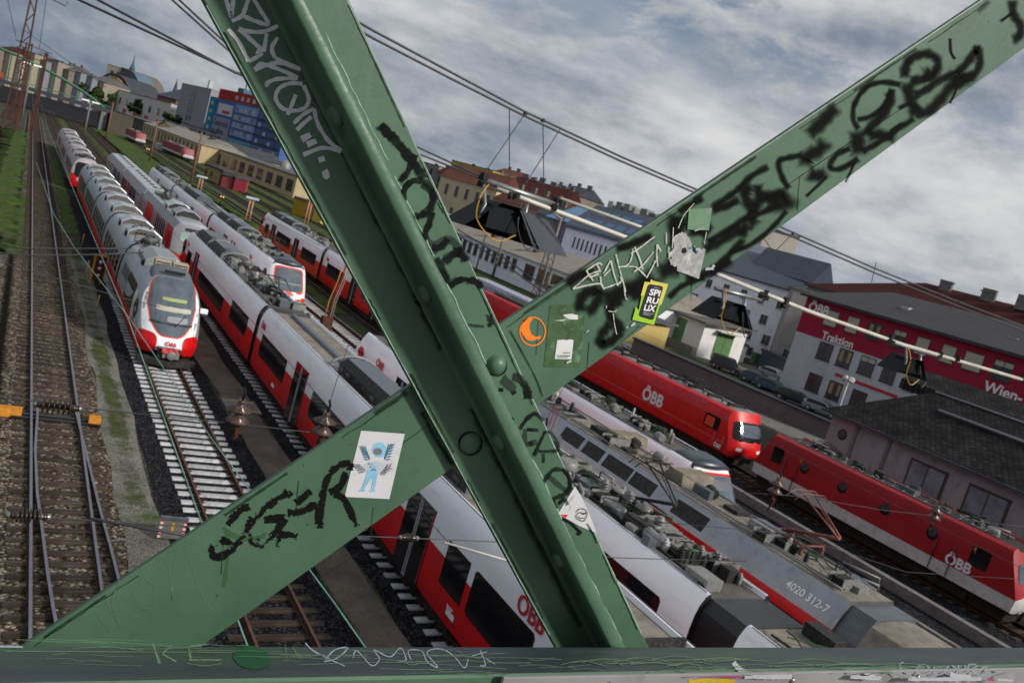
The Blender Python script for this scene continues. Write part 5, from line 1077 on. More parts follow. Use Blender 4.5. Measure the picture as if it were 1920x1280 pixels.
fac('office_block', 'long cream building with many windows behind the curved block', (252, 198), (316, 212), (dict(Y=900), dict(Y=820)), h=27, T=30, wm=wallm('wall_cream_far', (0.40, 0.36, 0.30)), roof='flat', rm=rf_grey, wins=(('f', 4, 8, 12, 3.4, 19, 24, framed), ('f', 4, 8, 12, 3.4, 11, 15, framed)))
fac('apartment_house', 'dark slate domed roof house with small red dormers', (288, 215), (322, 226), (dict(Y=600), dict(Y=570)), h=21, T=24, wm=wallm('wall_redbrown', (0.20, 0.08, 0.06)), roof='hip', rm=rf_navy, rh=9, ov=0.8, hip=0.9, wins=(('f', 2, 5, 7, 2, 15, 19, framew),))
def spire(label, px, py, Y, hh, zb):
    p = at(px, py, Y=Y); tag(MB().lathe((0, 0, 0), [(3.4, 0), (3.2, zb), (2.4, zb+1), (1.4, zb+hh*0.5), (0.15, zb+hh)], 8).build('church_spire', rf_slate, loc=(p.x, p.y, 0)), label, 'church spire', 'distant church spires')
spire('thin dark spire rising left of the grey tower', 318, 215, 1000, 15, 34)
spire('small dark spire above the green roofed houses at the centre', 902, 405, 500, 10, 26)
# distant ordinary houses along the horizon
rd = random.Random(11); cols = [(0.26, 0.23, 0.19), (0.23, 0.22, 0.215), (0.34, 0.32, 0.29), (0.19, 0.155, 0.135), (0.29, 0.26, 0.19), (0.21, 0.22, 0.25)]
wmats = [wallm('wall_far', c) for c in cols]; desc = ['tan', 'grey', 'pale', 'brown', 'sandy', 'bluish']; rms = [rf_rust, rf_slate, rf_grey, rf_red]; rdn = ['rusty', 'slate', 'grey', 'dark red']
nth = ['first', 'second', 'third', 'fourth', 'fifth', 'sixth', 'seventh', 'eighth', 'ninth', 'tenth', 'eleventh', 'twelfth', 'thirteenth', 'fourteenth', 'fifteenth', 'sixteenth']
def row(px0, px1, n, Y0, Y1, h0, h1, where, base):
    for k in range(n):
        px = px0+(px1-px0)*k/n; pe = px0+(px1-px0)*(k+1)/n; hy = lambda x: 140+0.2905*(x-62)
        Yk = Y0+(Y1-Y0)*k/n; ci = rd.randrange(6); ri = rd.randrange(4); h = rd.uniform(h0, h1)
        fac('city_house', '%s roofed %s house, %s from the left %s' % (rdn[ri], desc[ci], nth[k], where), (px-2, hy(px)), (pe+1, hy(pe)), (dict(Y=Yk), dict(Y=Yk-10)), h=h, T=20, wm=wmats[ci], roof=rd.choice(('gable', 'gable', 'flat')), rm=rms[ri], rh=rd.uniform(3, 5), chim=2,
            group='distant houses %s' % base, wins=(('f', 2, 4.4, 14, 1.7, h-4.6, h-2, framed), ('f', 2, 4.4, 14, 1.7, h-8.6, h-6, framed)))
row(-30, 190, 10, 640, 620, 17, 24, 'behind the green bridge', 'behind the bridge')
row(318, 400, 3, 760, 640, 18, 24, 'behind the grey tower', 'behind the tower')
row(490, 560, 4, 520, 430, 16, 22, 'right of the blue high-rise', 'by the high-rise')
row(780, 1060, 9, 400, 300, 20, 27, 'along the middle skyline', 'on the middle skyline')
row(1180, 1420, 5, 230, 175, 15, 18, 'behind the white slit window block', 'behind the white block')
row(1700, 1960, 4, 75, 62, 11, 12.5, 'behind the office roof', 'behind the office') if False else None
# green arched bridge at the far left
gb_ = mat('bridge_green', (0.06, 0.15, 0.09), 0.6); br0 = empty('arched_bridge', (0, 330, 0), 0, 'green steel arched road bridge crossing the tracks far away', 'bridge')
MB().box(-60, 24, -5, 5, 6.1, 7.2).build('deck', rf_slate, br0)
for y in (-4.6, 4.6):
    pts = [(-60+82*k/20, y, 7.2+9.6*math.sin(math.pi*k/20)**0.8) for k in range(21)]
    mb = MB().path(pts, 0.45, 6); 
    mb.build('arch', gb_, br0)
    for k in range(1, 20):
        MB().path([(pts[k][0], y, 7.2), pts[k]], 0.16, 5).build('hanger', gb_, br0)
    MB().box(-60, 24, y-0.1, y+0.1, 8.0, 8.2).build('railing', gb_, br0)
for x in (-22, 22): MB().box(x-0.8, x+0.8, -5, 5, 0, 6.1).build('pier', concd, br0)
bu = empty('embankment', (24, 322, 0), 0, 'stone abutment carrying the right end of the green bridge', 'abutment'); MB().box(0, 7, 0, 16, 0, 6.8).build('wall', wallm('wall_abutment', (0.08, 0.07, 0.055)), bu)
tag(MB().prism([(0, 0), (0.9, 0.1), (0.9, 0.9), (0.75, 1.9), (-0.75, 1.9), (-0.9, 0.9), (-0.9, 0.1)], 'x', -17, -8).build('bus', mat('bus_red', (0.35, 0.03, 0.02), 0.4), loc=(0, 330, 7.3)), 'red bus crossing the green arched bridge', 'bus')
# huts and containers among the far tracks
hu = bld('signal_hut', 'small yellow hut with dark flat roof and two windows', at(380, 334, Z=0), at(413, 348, Z=0), 3, 3.0, wallm('wall_hut', (0.30, 0.24, 0.10)), 'flat', rf_slate, wins=(('f', 0.7, 3.2, 2, 1.0, 1.1, 2.1, framed),))
bld('container', 'dark red container hut between the yellow hut and the pink container', at(409, 347, Z=0), at(436, 357, Z=0), 3, 2.6, wallm('wall_darkred', (0.16, 0.02, 0.03)), 'flat', rf_slate, wins=(('f', 1.6, 3, 1, 0.8, 1.0, 1.9, framed),))
bld('container', 'faded pinkish red container with a small white notice', at(437, 357, Z=0), at(462, 361, Z=0), 3, 2.5, wallm('wall_pinkred', (0.30, 0.07, 0.07)), 'flat', rf_grey, wins=(('f', 2.0, 3, 1, 0.7, 1.0, 1.8, framew, framew),))
bld('container', 'yellow ochre container standing in the grass behind the white train', at(546, 400, Z=0), at(582, 413, Z=0), 4, 3.0, wallm('wall_ochre', (0.42, 0.26, 0.03)), 'flat', rf_grey)
bld('container', 'bright yellow container end right of the ochre one', at(584, 414, Z=0), at(600, 420, Z=0), 4, 2.7, wallm('wall_yel', (0.62, 0.47, 0.10)), 'flat', rf_grey)
tag(MB().lathe((0, 0, 0), [(1.8, 0), (1.8, 6.5), (1.2, 7.4), (0.2, 7.8)], 16).build('silo', gearl, loc=at(527, 345, Z=0)), 'grey steel silo beside the low cream workshop', 'silo')
for i, (px, py, s, lb, m_) in enumerate(((300, 282, 1.6, 'pale relay cabinet beside the dark red locomotive', framew), (455, 325, 1.8, 'white tank wagon body in front of the low cream workshop', framew), (500, 345, 2.0, 'blue skip near the silo', w_bl), (560, 436, 1.0, 'blue box behind the orange nosed train', w_bl), (430, 318, 1.3, 'heap of scrap metal by the low workshop', gearl))):
    p = at(px, py, Z=0); tag(MB().prism([(-s, 0), (s, 0), (s, s*0.9), (s*0.7, s*1.2), (-s*0.7, s*1.2), (-s, s*0.9)], 'y', -s*0.7, s*0.7).build('cabinet' if i in (0, 3) else 'skip', m_, loc=p, bevel=0.05), lb, 'cabinet' if i in (0, 3) else 'skip')
# far dark red locomotives
for (px, py, ln, lb, fr) in ((352, 303, 17, 'dark red locomotive with orange and white front near the cream depot', True), (262, 272, 15, 'dark red locomotive half hidden behind the pale cabinet', False)):
    p = at(px, py, Z=0); q = at(px-118 if fr else px-60, py-50 if fr else py-28, Z=0); d_ = (q-p); ang = math.atan2(-d_.x, d_.y)
    r_ = empty('electric_locomotive', (p.x, p.y, 0), ang, lb, 'locomotive')
    L_ = 24 if fr else 17
    body(r_, HP, 0, L_, [mat('maroon', (0.20, 0.012, 0.025), 0.5, var=0.2), white_d, black, gear], lambda x, z, n_, i: 2 if i == -1 else (3 if z > 3.48 and abs(x) < 1.1 else (1 if z < 1.7 else 0)), hn, None, name='body'); MB().box(-1.2, 1.2, 0.6, L_-0.5, 0.3, 0.95).build('underframe', under, r_)
    if fr:
        side_box(r_, 'cab_panel', redor, 0.5, 3.4, 1.2, 2.2, prof=HP, off=0.02); side_box(r_, 'cab_window', mat('teal_glass', (0.2, 0.32, 0.32), 0.3), 0.8, 3.0, 2.3, 3.2, prof=HP, off=0.02)
    clutter(r_, 2, L_-2, 99, 0.6, z=3.5)
# red works vehicles glimpsed between the girders
wv = empty('electric_locomotive', (41.5, 57.0, 0), 0, 'red locomotive with dark ribbed roof seen between the girders', 'locomotive')
body(wv, HP, 0, 16.5, [red, red, black, gear], lambda x, z, n_, i: 2 if i == -1 else (3 if z > 3.48 and abs(x) < 1.1 else 0), hn, hn, name='body'); MB().box(-1.2, 1.2, 0.5, 16, 0.3, 0.92).build('underframe', under, wv)
clutter(wv, 1.5, 15, 55, 1.2, z=3.5); bogies(wv, 0, 16.5, 3.5)
mb = MB()
for k in range(14): mb.box(-1.0, 1.0, 8.0+k*0.4, 8.2+k*0.4, 3.5, 3.85)
mb.build('ribbed_cover', black, wv)
tag(MB().prism([(-1.3, 1.0), (1.3, 1.0), (1.3, 3.1), (1.1, 3.4), (-1.1, 3.4), (-1.3, 3.1)], 'y', 0, 15).build('wagon', mat('wagon_lilac', (0.32, 0.33, 0.42), 0.6), loc=(47.2, 72, 0)), 'pale lilac covered wagon behind the red locomotive', 'wagon')
rv = empty('rail_vehicle', (56.5, 74.5, 0), 0, 'small orange-red rail vehicle with big window near the lattice mast', 'rail vehicle')
MB().prism([(-1.3, 0.7), (1.3, 0.7), (1.3, 2.6), (1.0, 3.1), (-1.0, 3.1), (-1.3, 2.6)], 'y', 0, 5.5).build('body', mat('orange_pale', (0.5, 0.09, 0.05), 0.4), rv); MB().box(-1.33, -1.3, 0.7, 3.0, 1.7, 2.6).build('window', glassl, rv); MB().box(-1.2, 1.2, 5.6, 9, 0.6, 1.4).build('flatbed', red, rv)
# cars
def car(label, px, py, m, rz, L_=4.3, hh=1.5, van=False, anchor=None, group='parked cars below the office'):
    p = anchor or at(px, py, Z=0); rt = empty('parked_car', (p.x, p.y, 0.02), rz, label, 'car', group); W_ = 0.88
    low = [(-L_/2, 0.35), (L_/2, 0.35), (L_/2+0.02, 0.62), (L_/2-0.1, 0.86), (L_/2-1.0, 0.95), (-L_/2+0.1, 0.98), (-L_/2, 0.7)]
    MB().prism([(a, b) for a, b in low], 'y', -W_, W_).build('body', m, rt, bevel=0.07)
    up = [(-L_/2+0.08, 0.95), (L_/2-1.15, 0.93), (L_/2-1.75, hh-0.08), (L_/2-2.2, hh), (-L_/2+(0.25 if van else 0.9), hh), (-L_/2+0.1, hh-(0.1 if van else 0.35))]
    mb = MB(); n = len(up)
    mb.add([(x, s*(W_ if z < 1 else W_-0.18), z) for s in (-1, 1) for x, z in up], [tuple(range(n)), tuple(range(2*n-1, n-1, -1))]+[(i, n+i, n+(i+1) % n, (i+1) % n) for i in range(n)]); mb.build('cabin', m, rt, bevel=0.05)
    for s in (-1, 1):
        sw_ = [(-L_/2+0.35, 1.0), (L_/2-1.35, 1.0), (L_/2-1.85, hh-0.14), (-L_/2+0.5, hh-0.14)]
        mb = MB(); V = [(x, s*((W_-0.0 if z < 1.1 else W_-0.16)+0.012), z) for x, z in sw_]; mb.add(V, [(0, 1, 2, 3)]); mb.build('side_window', glassd, rt)
        for x in (-L_/2+0.8, L_/2-0.85): 
            wh = MB().lathe((x, s*(W_-0.12), 0.33), [(0.33, 0), (0.33, 0.16), (0.2, 0.17)], 18, (0, s, 0)).build('wheel', black, rt); MB().lathe((x, s*(W_+0.055), 0.33), [(0.19, 0), (0.17, 0.02), (0.04, 0.01)], 12, (0, s, 0)).build('rim', steel, wh)
        MB().box(L_/2-0.12, L_/2+0.02, s*0.55-0.18, s*0.55+0.18, 0.62, 0.8).build('headlight', lettw, rt)
    MB().add([(L_/2-1.13, -W_+0.12, 0.97), (L_/2-1.13, W_-0.12, 0.97), (L_/2-1.74, W_-0.24, hh-0.1), (L_/2-1.74, -W_+0.24, hh-0.1)], [(0, 1, 2, 3)]).build('windscreen', glassl, rt).location = (0.02, 0, 0.02)
    return rt
c_br = mat('car_brown', (0.075, 0.06, 0.058), 0.3, 0.4); c_bl = mat('car_blue', (0.06, 0.10, 0.15), 0.25, 0.4); c_bk = mat('car_black', (0.015, 0.02, 0.022), 0.2, 0.2); c_sv = mat('car_silver', (0.30, 0.32, 0.35), 0.3, 0.5)
dv = -R(72)
car('dark brown compact van parked alone on the road', 1361, 697, c_br, dv, 4.4, 1.85, True)
car('blue car, leftmost of the row behind the dark wall', 1418, 722, c_bl, dv)
car('silver car partly hidden behind the blue cars', 1445, 722, c_sv, dv, anchor=at(1440, 712, Z=0)+Vector((2.0, 1.0, 0)))
car('second blue car with pale windscreen in the row behind the wall', 1447, 736, c_bl, dv)
car('black estate car in front of the grey office wall', 1488, 758, c_bk, dv, 4.6, 1.5)
car('pale blue car nose at the end of the dark wall', 1540, 778, c_sv, dv)
# street signs, bins, lamp by the office
def pole(name, label, base, top, r, m, cat, group=None, extra=None):
    rt = empty(name, base, 0, label, cat, group); d_ = Vector(top)-Vector(base); MB().path([(0, 0, 0), tuple(d_)], [r, r*0.75], 8).build('pole', m, rt)
    return rt
lp = pole('street_lamp', 'white lamp post with two round floodlights before the office wall', (69.5, 52.0, 0), (69.5, 52.0, 5.2), 0.1, framew, 'street lamp')
for s in (-1, 1): MB().lathe((0, s*0.25, 5.2), [(0.1, 0), (0.3, 0.1), (0.32, 0.35), (0.2, 0.4)], 14, (-0.6, s*0.5, 0.5)).build('floodlight', framew, lp)
for px, py, lb in ((1310, 655, 'round red no-entry sign on striped post by the goods shed'), (1425, 685, 'round red and white sign beside the green bins')):
    p = at(px, py, Z=0); rt = pole('road_sign', lb, p, p+Vector((0, 0, 2.6)), 0.05, framew, 'road sign', 'road signs'); MB().lathe((-0.08, -0.02, 2.5), [(0.34, 0), (0.34, 0.03)], 20, (-0.8, -0.6, 0)).build('disc', crim, rt); MB().lathe((-0.11, -0.04, 2.5), [(0.24, 0), (0.24, 0.01)], 20, (-0.8, -0.6, 0)).build('disc_centre', lettw, rt)
bn = bld('wheelie_bin', 'dark green bin at the corner of the white house', at(1405, 678, Z=0), at(1412, 681, Z=0), 0.9, 1.3, grn, 'flat', grn)
bld('shop_front', 'dark blue hoarding with round white marks at the foot of the grey house', at(1418, 690, Z=0), at(1462, 712, Z=0), 1.0, 2.6, rf_navy, 'flat', rf_slate)
# trees behind the far buildings: small dark crowns
leafm = mat('foliage', (0.028, 0.045, 0.014), 0.9, var=0.5, scale=0.6)
barkm = mat('bark', (0.06, 0.05, 0.04), 0.9)
def tree(label, p, hgt, rad_, seed, n=900):
    rd = random.Random(seed); rt = empty('tree', p, 0, label, 'tree', 'trees among the houses')
    mb = MB().path([(0, 0, 0), (rd.uniform(-.3, .3), 0, hgt*0.5)], [0.35, 0.18], 7)
    for k in range(6):
        a = rd.uniform(0, 6.28); mb.path([(0, 0, hgt*0.4), (rad_*0.7*math.cos(a), rad_*0.7*math.sin(a), hgt*rd.uniform(0.6, 0.9))], [0.14, 0.04], 5)
    mb.build('trunk', barkm, rt); cr = MB()
    cl = [(rd.gauss(0, rad_*0.45), rd.gauss(0, rad_*0.45), hgt*0.68+rd.gauss(0, hgt*0.14), rd.uniform(0.25, 0.5)*rad_) for _ in range(14)]
    for k in range(n):
        c = rd.choice(cl); v = Vector((rd.gauss(0, 1), rd.gauss(0, 1), rd.gauss(0, 1))).normalized()*c[3]*rd.uniform(0.5, 1); q = Vector(c[:3])+v
        a = Vector((rd.gauss(0, 1), rd.gauss(0, 1), rd.gauss(0, 1))).normalized()*0.35*rad_/3; b = a.cross(v).normalized()*0.35*rad_/3
        cr.add([q-a-b, q+a-b, q+a+b, q-a+b], [(0, 1, 2, 3)])
    cr.build('crown', leafm, rt, rec=False)
for i, (px, py, Y, hh, rr__, lb) in enumerate(((262, 215, 560, 16, 6, 'dark bushy tree left of the small white signs building'), (322, 240, 430, 12, 5, 'dark tree at the foot of the grey tower'), (868, 455, 175, 7, 4, 'dark green tree at the left end of the white workshop'), (182, 210, 540, 14, 6, 'tree at the right end of the green bridge'))):
    p = at(px, py, Y=Y); tree(lb, (p.x, p.y, 0), hh, rr__, 100+i)
# ---------------------------------------------------------------- masts, poles, wires
def lattice(label, p, h, w0, w1, m=rust, arms=(), name='lattice_mast', group='lattice masts'):
    rt = empty(name, p, 0, label, 'mast', group); mb = MB(); n = max(6, int(h/((w0+w1)/1.6)))
    c = lambda k, sx, sy: (sx*(w0+(w1-w0)*k/n)/2, sy*(w0+(w1-w0)*k/n)/2, h*k/n)
    for sx in (-1, 1):
        for sy in (-1, 1): mb.path([c(0, sx, sy), c(n, sx, sy)], 0.15 if h > 14 else 0.065, 5)
    for k in range(n):
        s = 1 if k % 2 else -1
        for f in (-1, 1):
            rr_ = 0.075 if h > 14 else 0.036; mb.path([c(k, s, f), c(k+1, -s, f)], rr_, 4); mb.path([c(k, f, s), c(k+1, f, -s)], rr_, 4)
    mb.build('lattice', m, rt)
    for a in arms: MB().path(a, 0.09, 6).build('arm', m, rt)
    return rt
lattice('tall rusty lattice mast with side arm at the far left edge', (-2.2, 193, 0), 26.5, 2.2, 0.9, arms=([(0, 0, 26.3), (5.3, 0, 25.4), (5.4, 0, 26.3)],))
lattice('shorter rusty lattice portal mast behind the tall one', (-1.6, 205, 0), 17.2, 1.3, 1.0, arms=([(-2.5, 0, 17), (4.2, 0, 16.4)], [(-2.5, 0, 14.6), (3.6, 0, 14.4)]))
lattice('slim rusty mast standing right of the portal mast', (1.6, 208, 0), 16.4, 0.5, 0.4)
lattice('rusty lattice mast beside a pale pipe in front of the white workshop', (63.0, 98.5, 0), 13.2, 1.3, 0.75, m=rust)
pz = pole('pipe_pole', 'pale steel pipe pole standing against the lattice mast', (62.2, 97.0, 0), (62.2, 97.0, 12.6), 0.16, gearl, 'pole'); MB().path([(0, 0, 12.6), (-1.4, 1.2, 13.2), (-3.4, 3.0, 13.3)], 0.12, 8).build('bracket', gearl, pz)
pole('concrete_pole', 'tall round concrete pole in front of the white workshop', (79.9-8, 128, 0), (71.9, 128, 10.6), 0.26, concd, 'pole')
pole('wooden_pole', 'slim grey pole beside the tall concrete pole', (70.0, 131, 0), (70.0, 131, 7), 0.16, concd, 'pole')
def lamp(label, px, py, h, Y=None):
    p = at(px, py, Z=0); rt = pole('yard_lamp', label, p, p+Vector((0, 0, h)), 0.28, concd, 'yard lamp', 'yard lamps'); 
    for s in (-1, 1): MB().prism([(-0.5, 0), (0.5, 0), (0.3, 0.35), (-0.3, 0.35)], 'x', s*0.3 if s > 0 else -2.2, 2.2 if s > 0 else -0.3).build('lamp_head', lettw, rt, loc=(0, 0, h))
lamp('concrete yard lamp left of the leftmost track', 40, 225, 13.5); lamp('grey yard lamp right of the far red train', 158, 250, 8.6)
def rustp(label, px, py, h, r=0.22): p = at(px, py, Z=0); return pole('catenary_pole', label, p, p+Vector((0, 0, h)), r, mat('pole_brown', (0.17, 0.10, 0.07), 0.8), 'catenary pole', 'brown catenary poles')
rustp('brown catenary pole right of the yard lamp', 198, 262, 10.2); rustp('brown catenary pole in front of the dark red locomotive', 280, 303, 9.6); rustp('brown catenary pole left of the signal hut', 357, 346, 9.8)
def post_pair(label, px, py, h, heads=True):
    p = at(px, py, Z=0); rt = empty('cable_post', p, 0, label, 'post', 'striped cable posts')
    for s, m_ in ((-0.3, mat('post_pink', (0.45, 0.22, 0.16), 0.7)), (0.3, mat('post_pink2', (0.5, 0.25, 0.2), 0.7))): MB().path([(s, 0, 0), (s*0.7, 0, h)], 0.11, 7).build('post', m_, rt)
    if heads: MB().box(-0.9, 0.9, -0.3, 0.3, h, h+0.3).build('head', mat('lamp_blue_grey', (0.35, 0.45, 0.52), 0.5), rt)
post_pair('pink striped post pair near the dark red container', 372, 361, 2.6); post_pair('pink striped post pair right of the white trains', 463, 415, 3.2); post_pair('pink post pair in front of the ochre container', 572, 423, 4.2, False)
cp = empty('cable_pole', (20.1, 57.2, 0), 0, 'rusty pole with orange and pink cable ducts beside the orange nosed train', 'pole')
for k, (a, b, c_, m_) in enumerate(((-0.1, 0.25, 4.6, mat('duct_orange', (0.42, 0.17, 0.05), 0.6)), (0.15, 0.5, 5.2, rust), (0.3, 0.62, 5.0, mat('duct_pink', (0.45, 0.17, 0.15), 0.6)), (0.45, 0.75, 4.7, gearl))):
    MB().path([(a, 0, 0.2), (a+0.02, 0.05*k, c_*0.45), (b-0.1, 0, c_*0.75), (b, 0, c_)], 0.045, 7).build('duct', m_, cp)
MB().box(-0.25, 0.5, -0.25, 0.3, 0, 0.9).build('foot', rust, cp)
for px, py, s, lb in ((213, 238, 1.2, 'first'), (275, 290, 1.1, 'second'), (413, 382, 0.9, 'third')):
    p = at(px, py, Z=0); rt = empty('dwarf_signal', p, 0, '%s small ground signal with amber lamps, counted from the left' % lb, 'signal', 'small ground signals'); MB().box(-0.5*s, 0.5*s, -0.2, 0.2, 0.9*s, 1.6*s).path([(0, 0, 0), (0, 0, s)], 0.08, 6).build('case', black, rt)
    for q in (-0.22, 0.22): MB().lathe((q*s, -0.2, 1.3*s), [(0.12*s, 0), (0.14*s, 0.08)], 10, (0, -1, 0)).build('lamp', mat('amber_lamp', (0.9, 0.4, 0.08), 0.4, emit=0.8), rt)
# wires
def wireobj(name, label, pts, r, m=wire, cat='wire', group=None, n=5, sag=0, parent=None):
    P = [Vector(p) for p in pts]
    if len(P) == 2 and sag:
        a, b = P; P = [a.lerp(b, k/12)+Vector((0, 0, -sag*4*(k/12)*(1-k/12))) for k in range(13)]
    o = MB().path(P, r, n, cap=False).build(name, m, parent)
    return o if parent else tag(o, label, cat, group)
GA = 'green copper contact wires'
wireobj('contact_wire', 'green contact wire over the switch, left one of the crossing pair', [(3.28, 5, 5.6), (3.29, 12, 5.6), (3.38, 25, 5.6), (3.2, 47, 5.6), (2.6, 120, 5.6), (2.65, 320, 5.6)], 0.011, verd, 'contact wire', GA)
wireobj('contact_wire', 'green contact wire running from the left track over to the pale track', [(5.0, 6, 5.6), (4.7, 10.2, 5.6), (4.12, 16.1, 5.6), (3.43, 25.5, 5.6), (2.4, 36, 5.6), (1.83, 44.5, 5.6), (1.2, 70, 5.6)], 0.011, verd, 'contact wire', GA)
pa = [at(420, 560, X=7.6), at(560, 830, X=7.6)]
for i, (xx, lb) in enumerate(((7.35, 'the silver train'), (12.7, 'the middle train'), (17.4, 'the white train nose to nose'), (26.5, 'the far white train'), (40.6, 'the red locomotives'))):
    wireobj('contact_wire', 'thin dark contact wire running above %s' % lb, [(xx, 12.0, 5.7), (xx, 50, 5.7), (xx, 110, 5.7), (xx, 200, 5.7)], 0.008, wire, 'contact wire', 'dark contact wires')
YP = 9.0
def W(px, py, Y=YP): return at(px, py, Y=Y)
hs = empty('head_span', (0, 0, 0), 0, 'pair of thick span wires with droppers crossing the sky', 'span wire')
for dx in (0, 12):
    pts = [W(520-dx*.6, -45+dx), W(700, 58+dx*1.2), W(850, 138+dx), W(985, 210+dx*.7), W(1160, 292+dx*.7), W(1300, 353+dx*.6), W(1480, 433+dx*.7), W(1640, 503+dx*.7), W(1790, 563+dx*.7), W(1990, 638+dx*.8)]
    MB().path(pts, 0.014, 6).build('span_wire', wire, hs)
for a, b in (((955, 203), (955, 350)), ((985, 213), (905, 330)), ((1018, 232), (1020, 372)), ((1050, 243), (985, 345)), ((1487, 437), (1450, 475)), ((1400, 400), (1462, 490)), ((1643, 492), (1634, 530)), ((1797, 562), (1765, 600))):
    MB().path([W(*a), W(*b)], 0.006, 5).build('dropper', wire, hs)
for a in ((985, 213), (1018, 226), (1487, 437), (1740, 545), (1760, 552), (1797, 565)): MB().cbox(W(*a), (0.022, 0.015, 0.02), rz=0.4).build('clamp', gear, hs)
h2 = empty('head_span', (0, 0, 0), 0, 'pair of dark span wires leading down to the floodlight bar', 'span wire')
for dx in (0, 38):
    MB().path([W(130+dx, -8), W(440, 104+dx*.85 if dx else 135), W(640, 205+dx*.2), W(785, 277+dx*.3), W(905, 333+dx*.1)], 0.012, 6).build('span_wire', wire, h2)
h3 = empty('head_span', (0, 0, 0), 0, 'steep pair of dark wires at the top behind the girder', 'span wire')
for dx in (0, 14): MB().path([W(300+dx, -20, 30), W(425+dx*.7, 92, 30), W(560, 200, 30)], 0.035, 6).build('span_wire', wire, h3)
# white insulating tubes with the floodlight housings
wt = mat('white_tube', (0.50, 0.485, 0.42), 0.35); yel = mat('yellow_cable', (0.50, 0.28, 0.02), 0.5)
tb_ = empty('cross_bar', (0, 0, 0), 0, 'white insulating cross bar with clamps carrying floodlights', 'cross bar')
MB().path([W(930, 352), W(1000, 380), W(1175, 446), W(1330, 508), W(1440, 553), W(1520, 585), W(1690, 645), W(1960, 724)], 0.032, 10).build('tube', wt, tb_)
MB().path([W(905, 337), W(1045, 385)], 0.035, 10).build('tube', steel, tb_); MB().path([W(1050, 372), W(1230, 436), W(1330, 478)], 0.022, 8).build('tube', wt, tb_)
MB().path([W(1340, 540), W(1430, 563)], 0.03, 8).build('tube', steel, tb_); MB().path([W(1665, 640), W(1760, 668)], 0.03, 8).build('tube', steel, tb_)
for q in ((905, 338), (962, 360), (1043, 383), (1430, 553), (1470, 568), (1668, 636), (1760, 665), (1792, 676), (1918, 708)):
    p = W(*q); mb = MB()
    for k in range(5): a = random.uniform(0, 6.28); mb.cbox(p+Vector((0.05*math.cos(a), random.uniform(-.04, .04), 0.05*math.sin(a))), (random.uniform(.02, .05), 0.03, random.uniform(.02, .05)), rz=a)
    mb.build('clamp', gear, tb_)
def smooth3(P, k=6):
    P = [Vector(p) for p in P]; out = []
    for i in range(len(P)-1):
        p0, p1, p2, p3 = P[max(i-1, 0)], P[i], P[i+1], P[min(i+2, len(P)-1)]
        for j in range(k):
            t = j/k; out.append(0.5*((2*p1)+(p2-p0)*t+(2*p0-5*p1+4*p2-p3)*t*t+(3*p1-p0-3*p2+p3)*t**3))
    out.append(P[-1]); return out
def flood(label, px, py, s=1.0):
    p = W(px, py); rt = empty('floodlight', p, 0.1, label, 'floodlight', 'black hooded floodlights under the cross bar')
    shade = mat('lamp_shade_black', (0.006, 0.008, 0.011), 0.55)
    # long dark hood: a tent shaped shade round a lamp, open below
    MB().add([(-0.50*s, -0.16, -0.30*s), (-0.12*s, -0.16, 0.02), (0.12*s, -0.16, 0.02), (0.50*s, -0.16, -0.34*s), (-0.50*s, 0.30, -0.30*s), (-0.12*s, 0.30, 0.02), (0.12*s, 0.30, 0.02), (0.50*s, 0.30, -0.34*s)],
             [(0, 1, 5, 4), (1, 2, 6, 5), (2, 3, 7, 6), (4, 5, 6, 7)]).build('shade', shade, rt)
    MB().add([(0.10*s, -0.18, 0.0), (0.42*s, -0.18, -0.36*s), (1.25*s, 0.34, -0.36*s), (0.85*s, 0.34, -0.02)], [(0, 1, 2, 3)]).build('side_flap', mat('flap_grey', (0.035, 0.04, 0.05), 0.5), rt)
    mb = MB().box(-0.20*s, 0.20*s, -0.08, 0.18, -0.26*s, -0.02*s, 0)
    for k in range(6): mb.lathe((-0.19*s+k*0.055*s, 0.04, -0.17*s), [(0.12, 0), (0.12, 0.018)], 14, (1, 0, -0.1), 0)
    mb.lathe((0.14*s, 0.04, -0.2*s), [(0.07, 0), (0.09, 0.05), (0.09, 0.1)], 12, (1, 0, -0.1), 0).build('lamp_body', shade, rt)
    for a in (-0.30, 0.28): MB().path([(a*s, 0, 0.16), (a*s*0.9, -0.06, -0.05), (a*s*1.05, -0.1, -0.22)], 0.022, 6).build('hanger', steel, rt)
    MB().path(smooth3([(-0.25*s, 0, 0.18), (-0.42*s, -0.2, 0), (-0.38*s, -0.2, -0.25), (-0.1*s, -0.2, -0.42), (0.12*s, -0.2, -0.3)]), 0.008, 5).build('cable', yel, rt)
    MB().path(smooth3([(0.2*s, 0, 0.15), (0.12*s, -0.2, -0.2), (0.3*s, -0.2, -0.42), (0.42*s, -0.2, -0.32)]), 0.007, 5).build('cable', wire, rt)
flood('black hooded floodlight over the middle, between the two girders', 945, 385, 1.15); flood('black hooded floodlight in front of the white house', 1372, 568, 0.9); flood('black hooded floodlight in front of the crimson office wall', 1708, 672, 0.9)
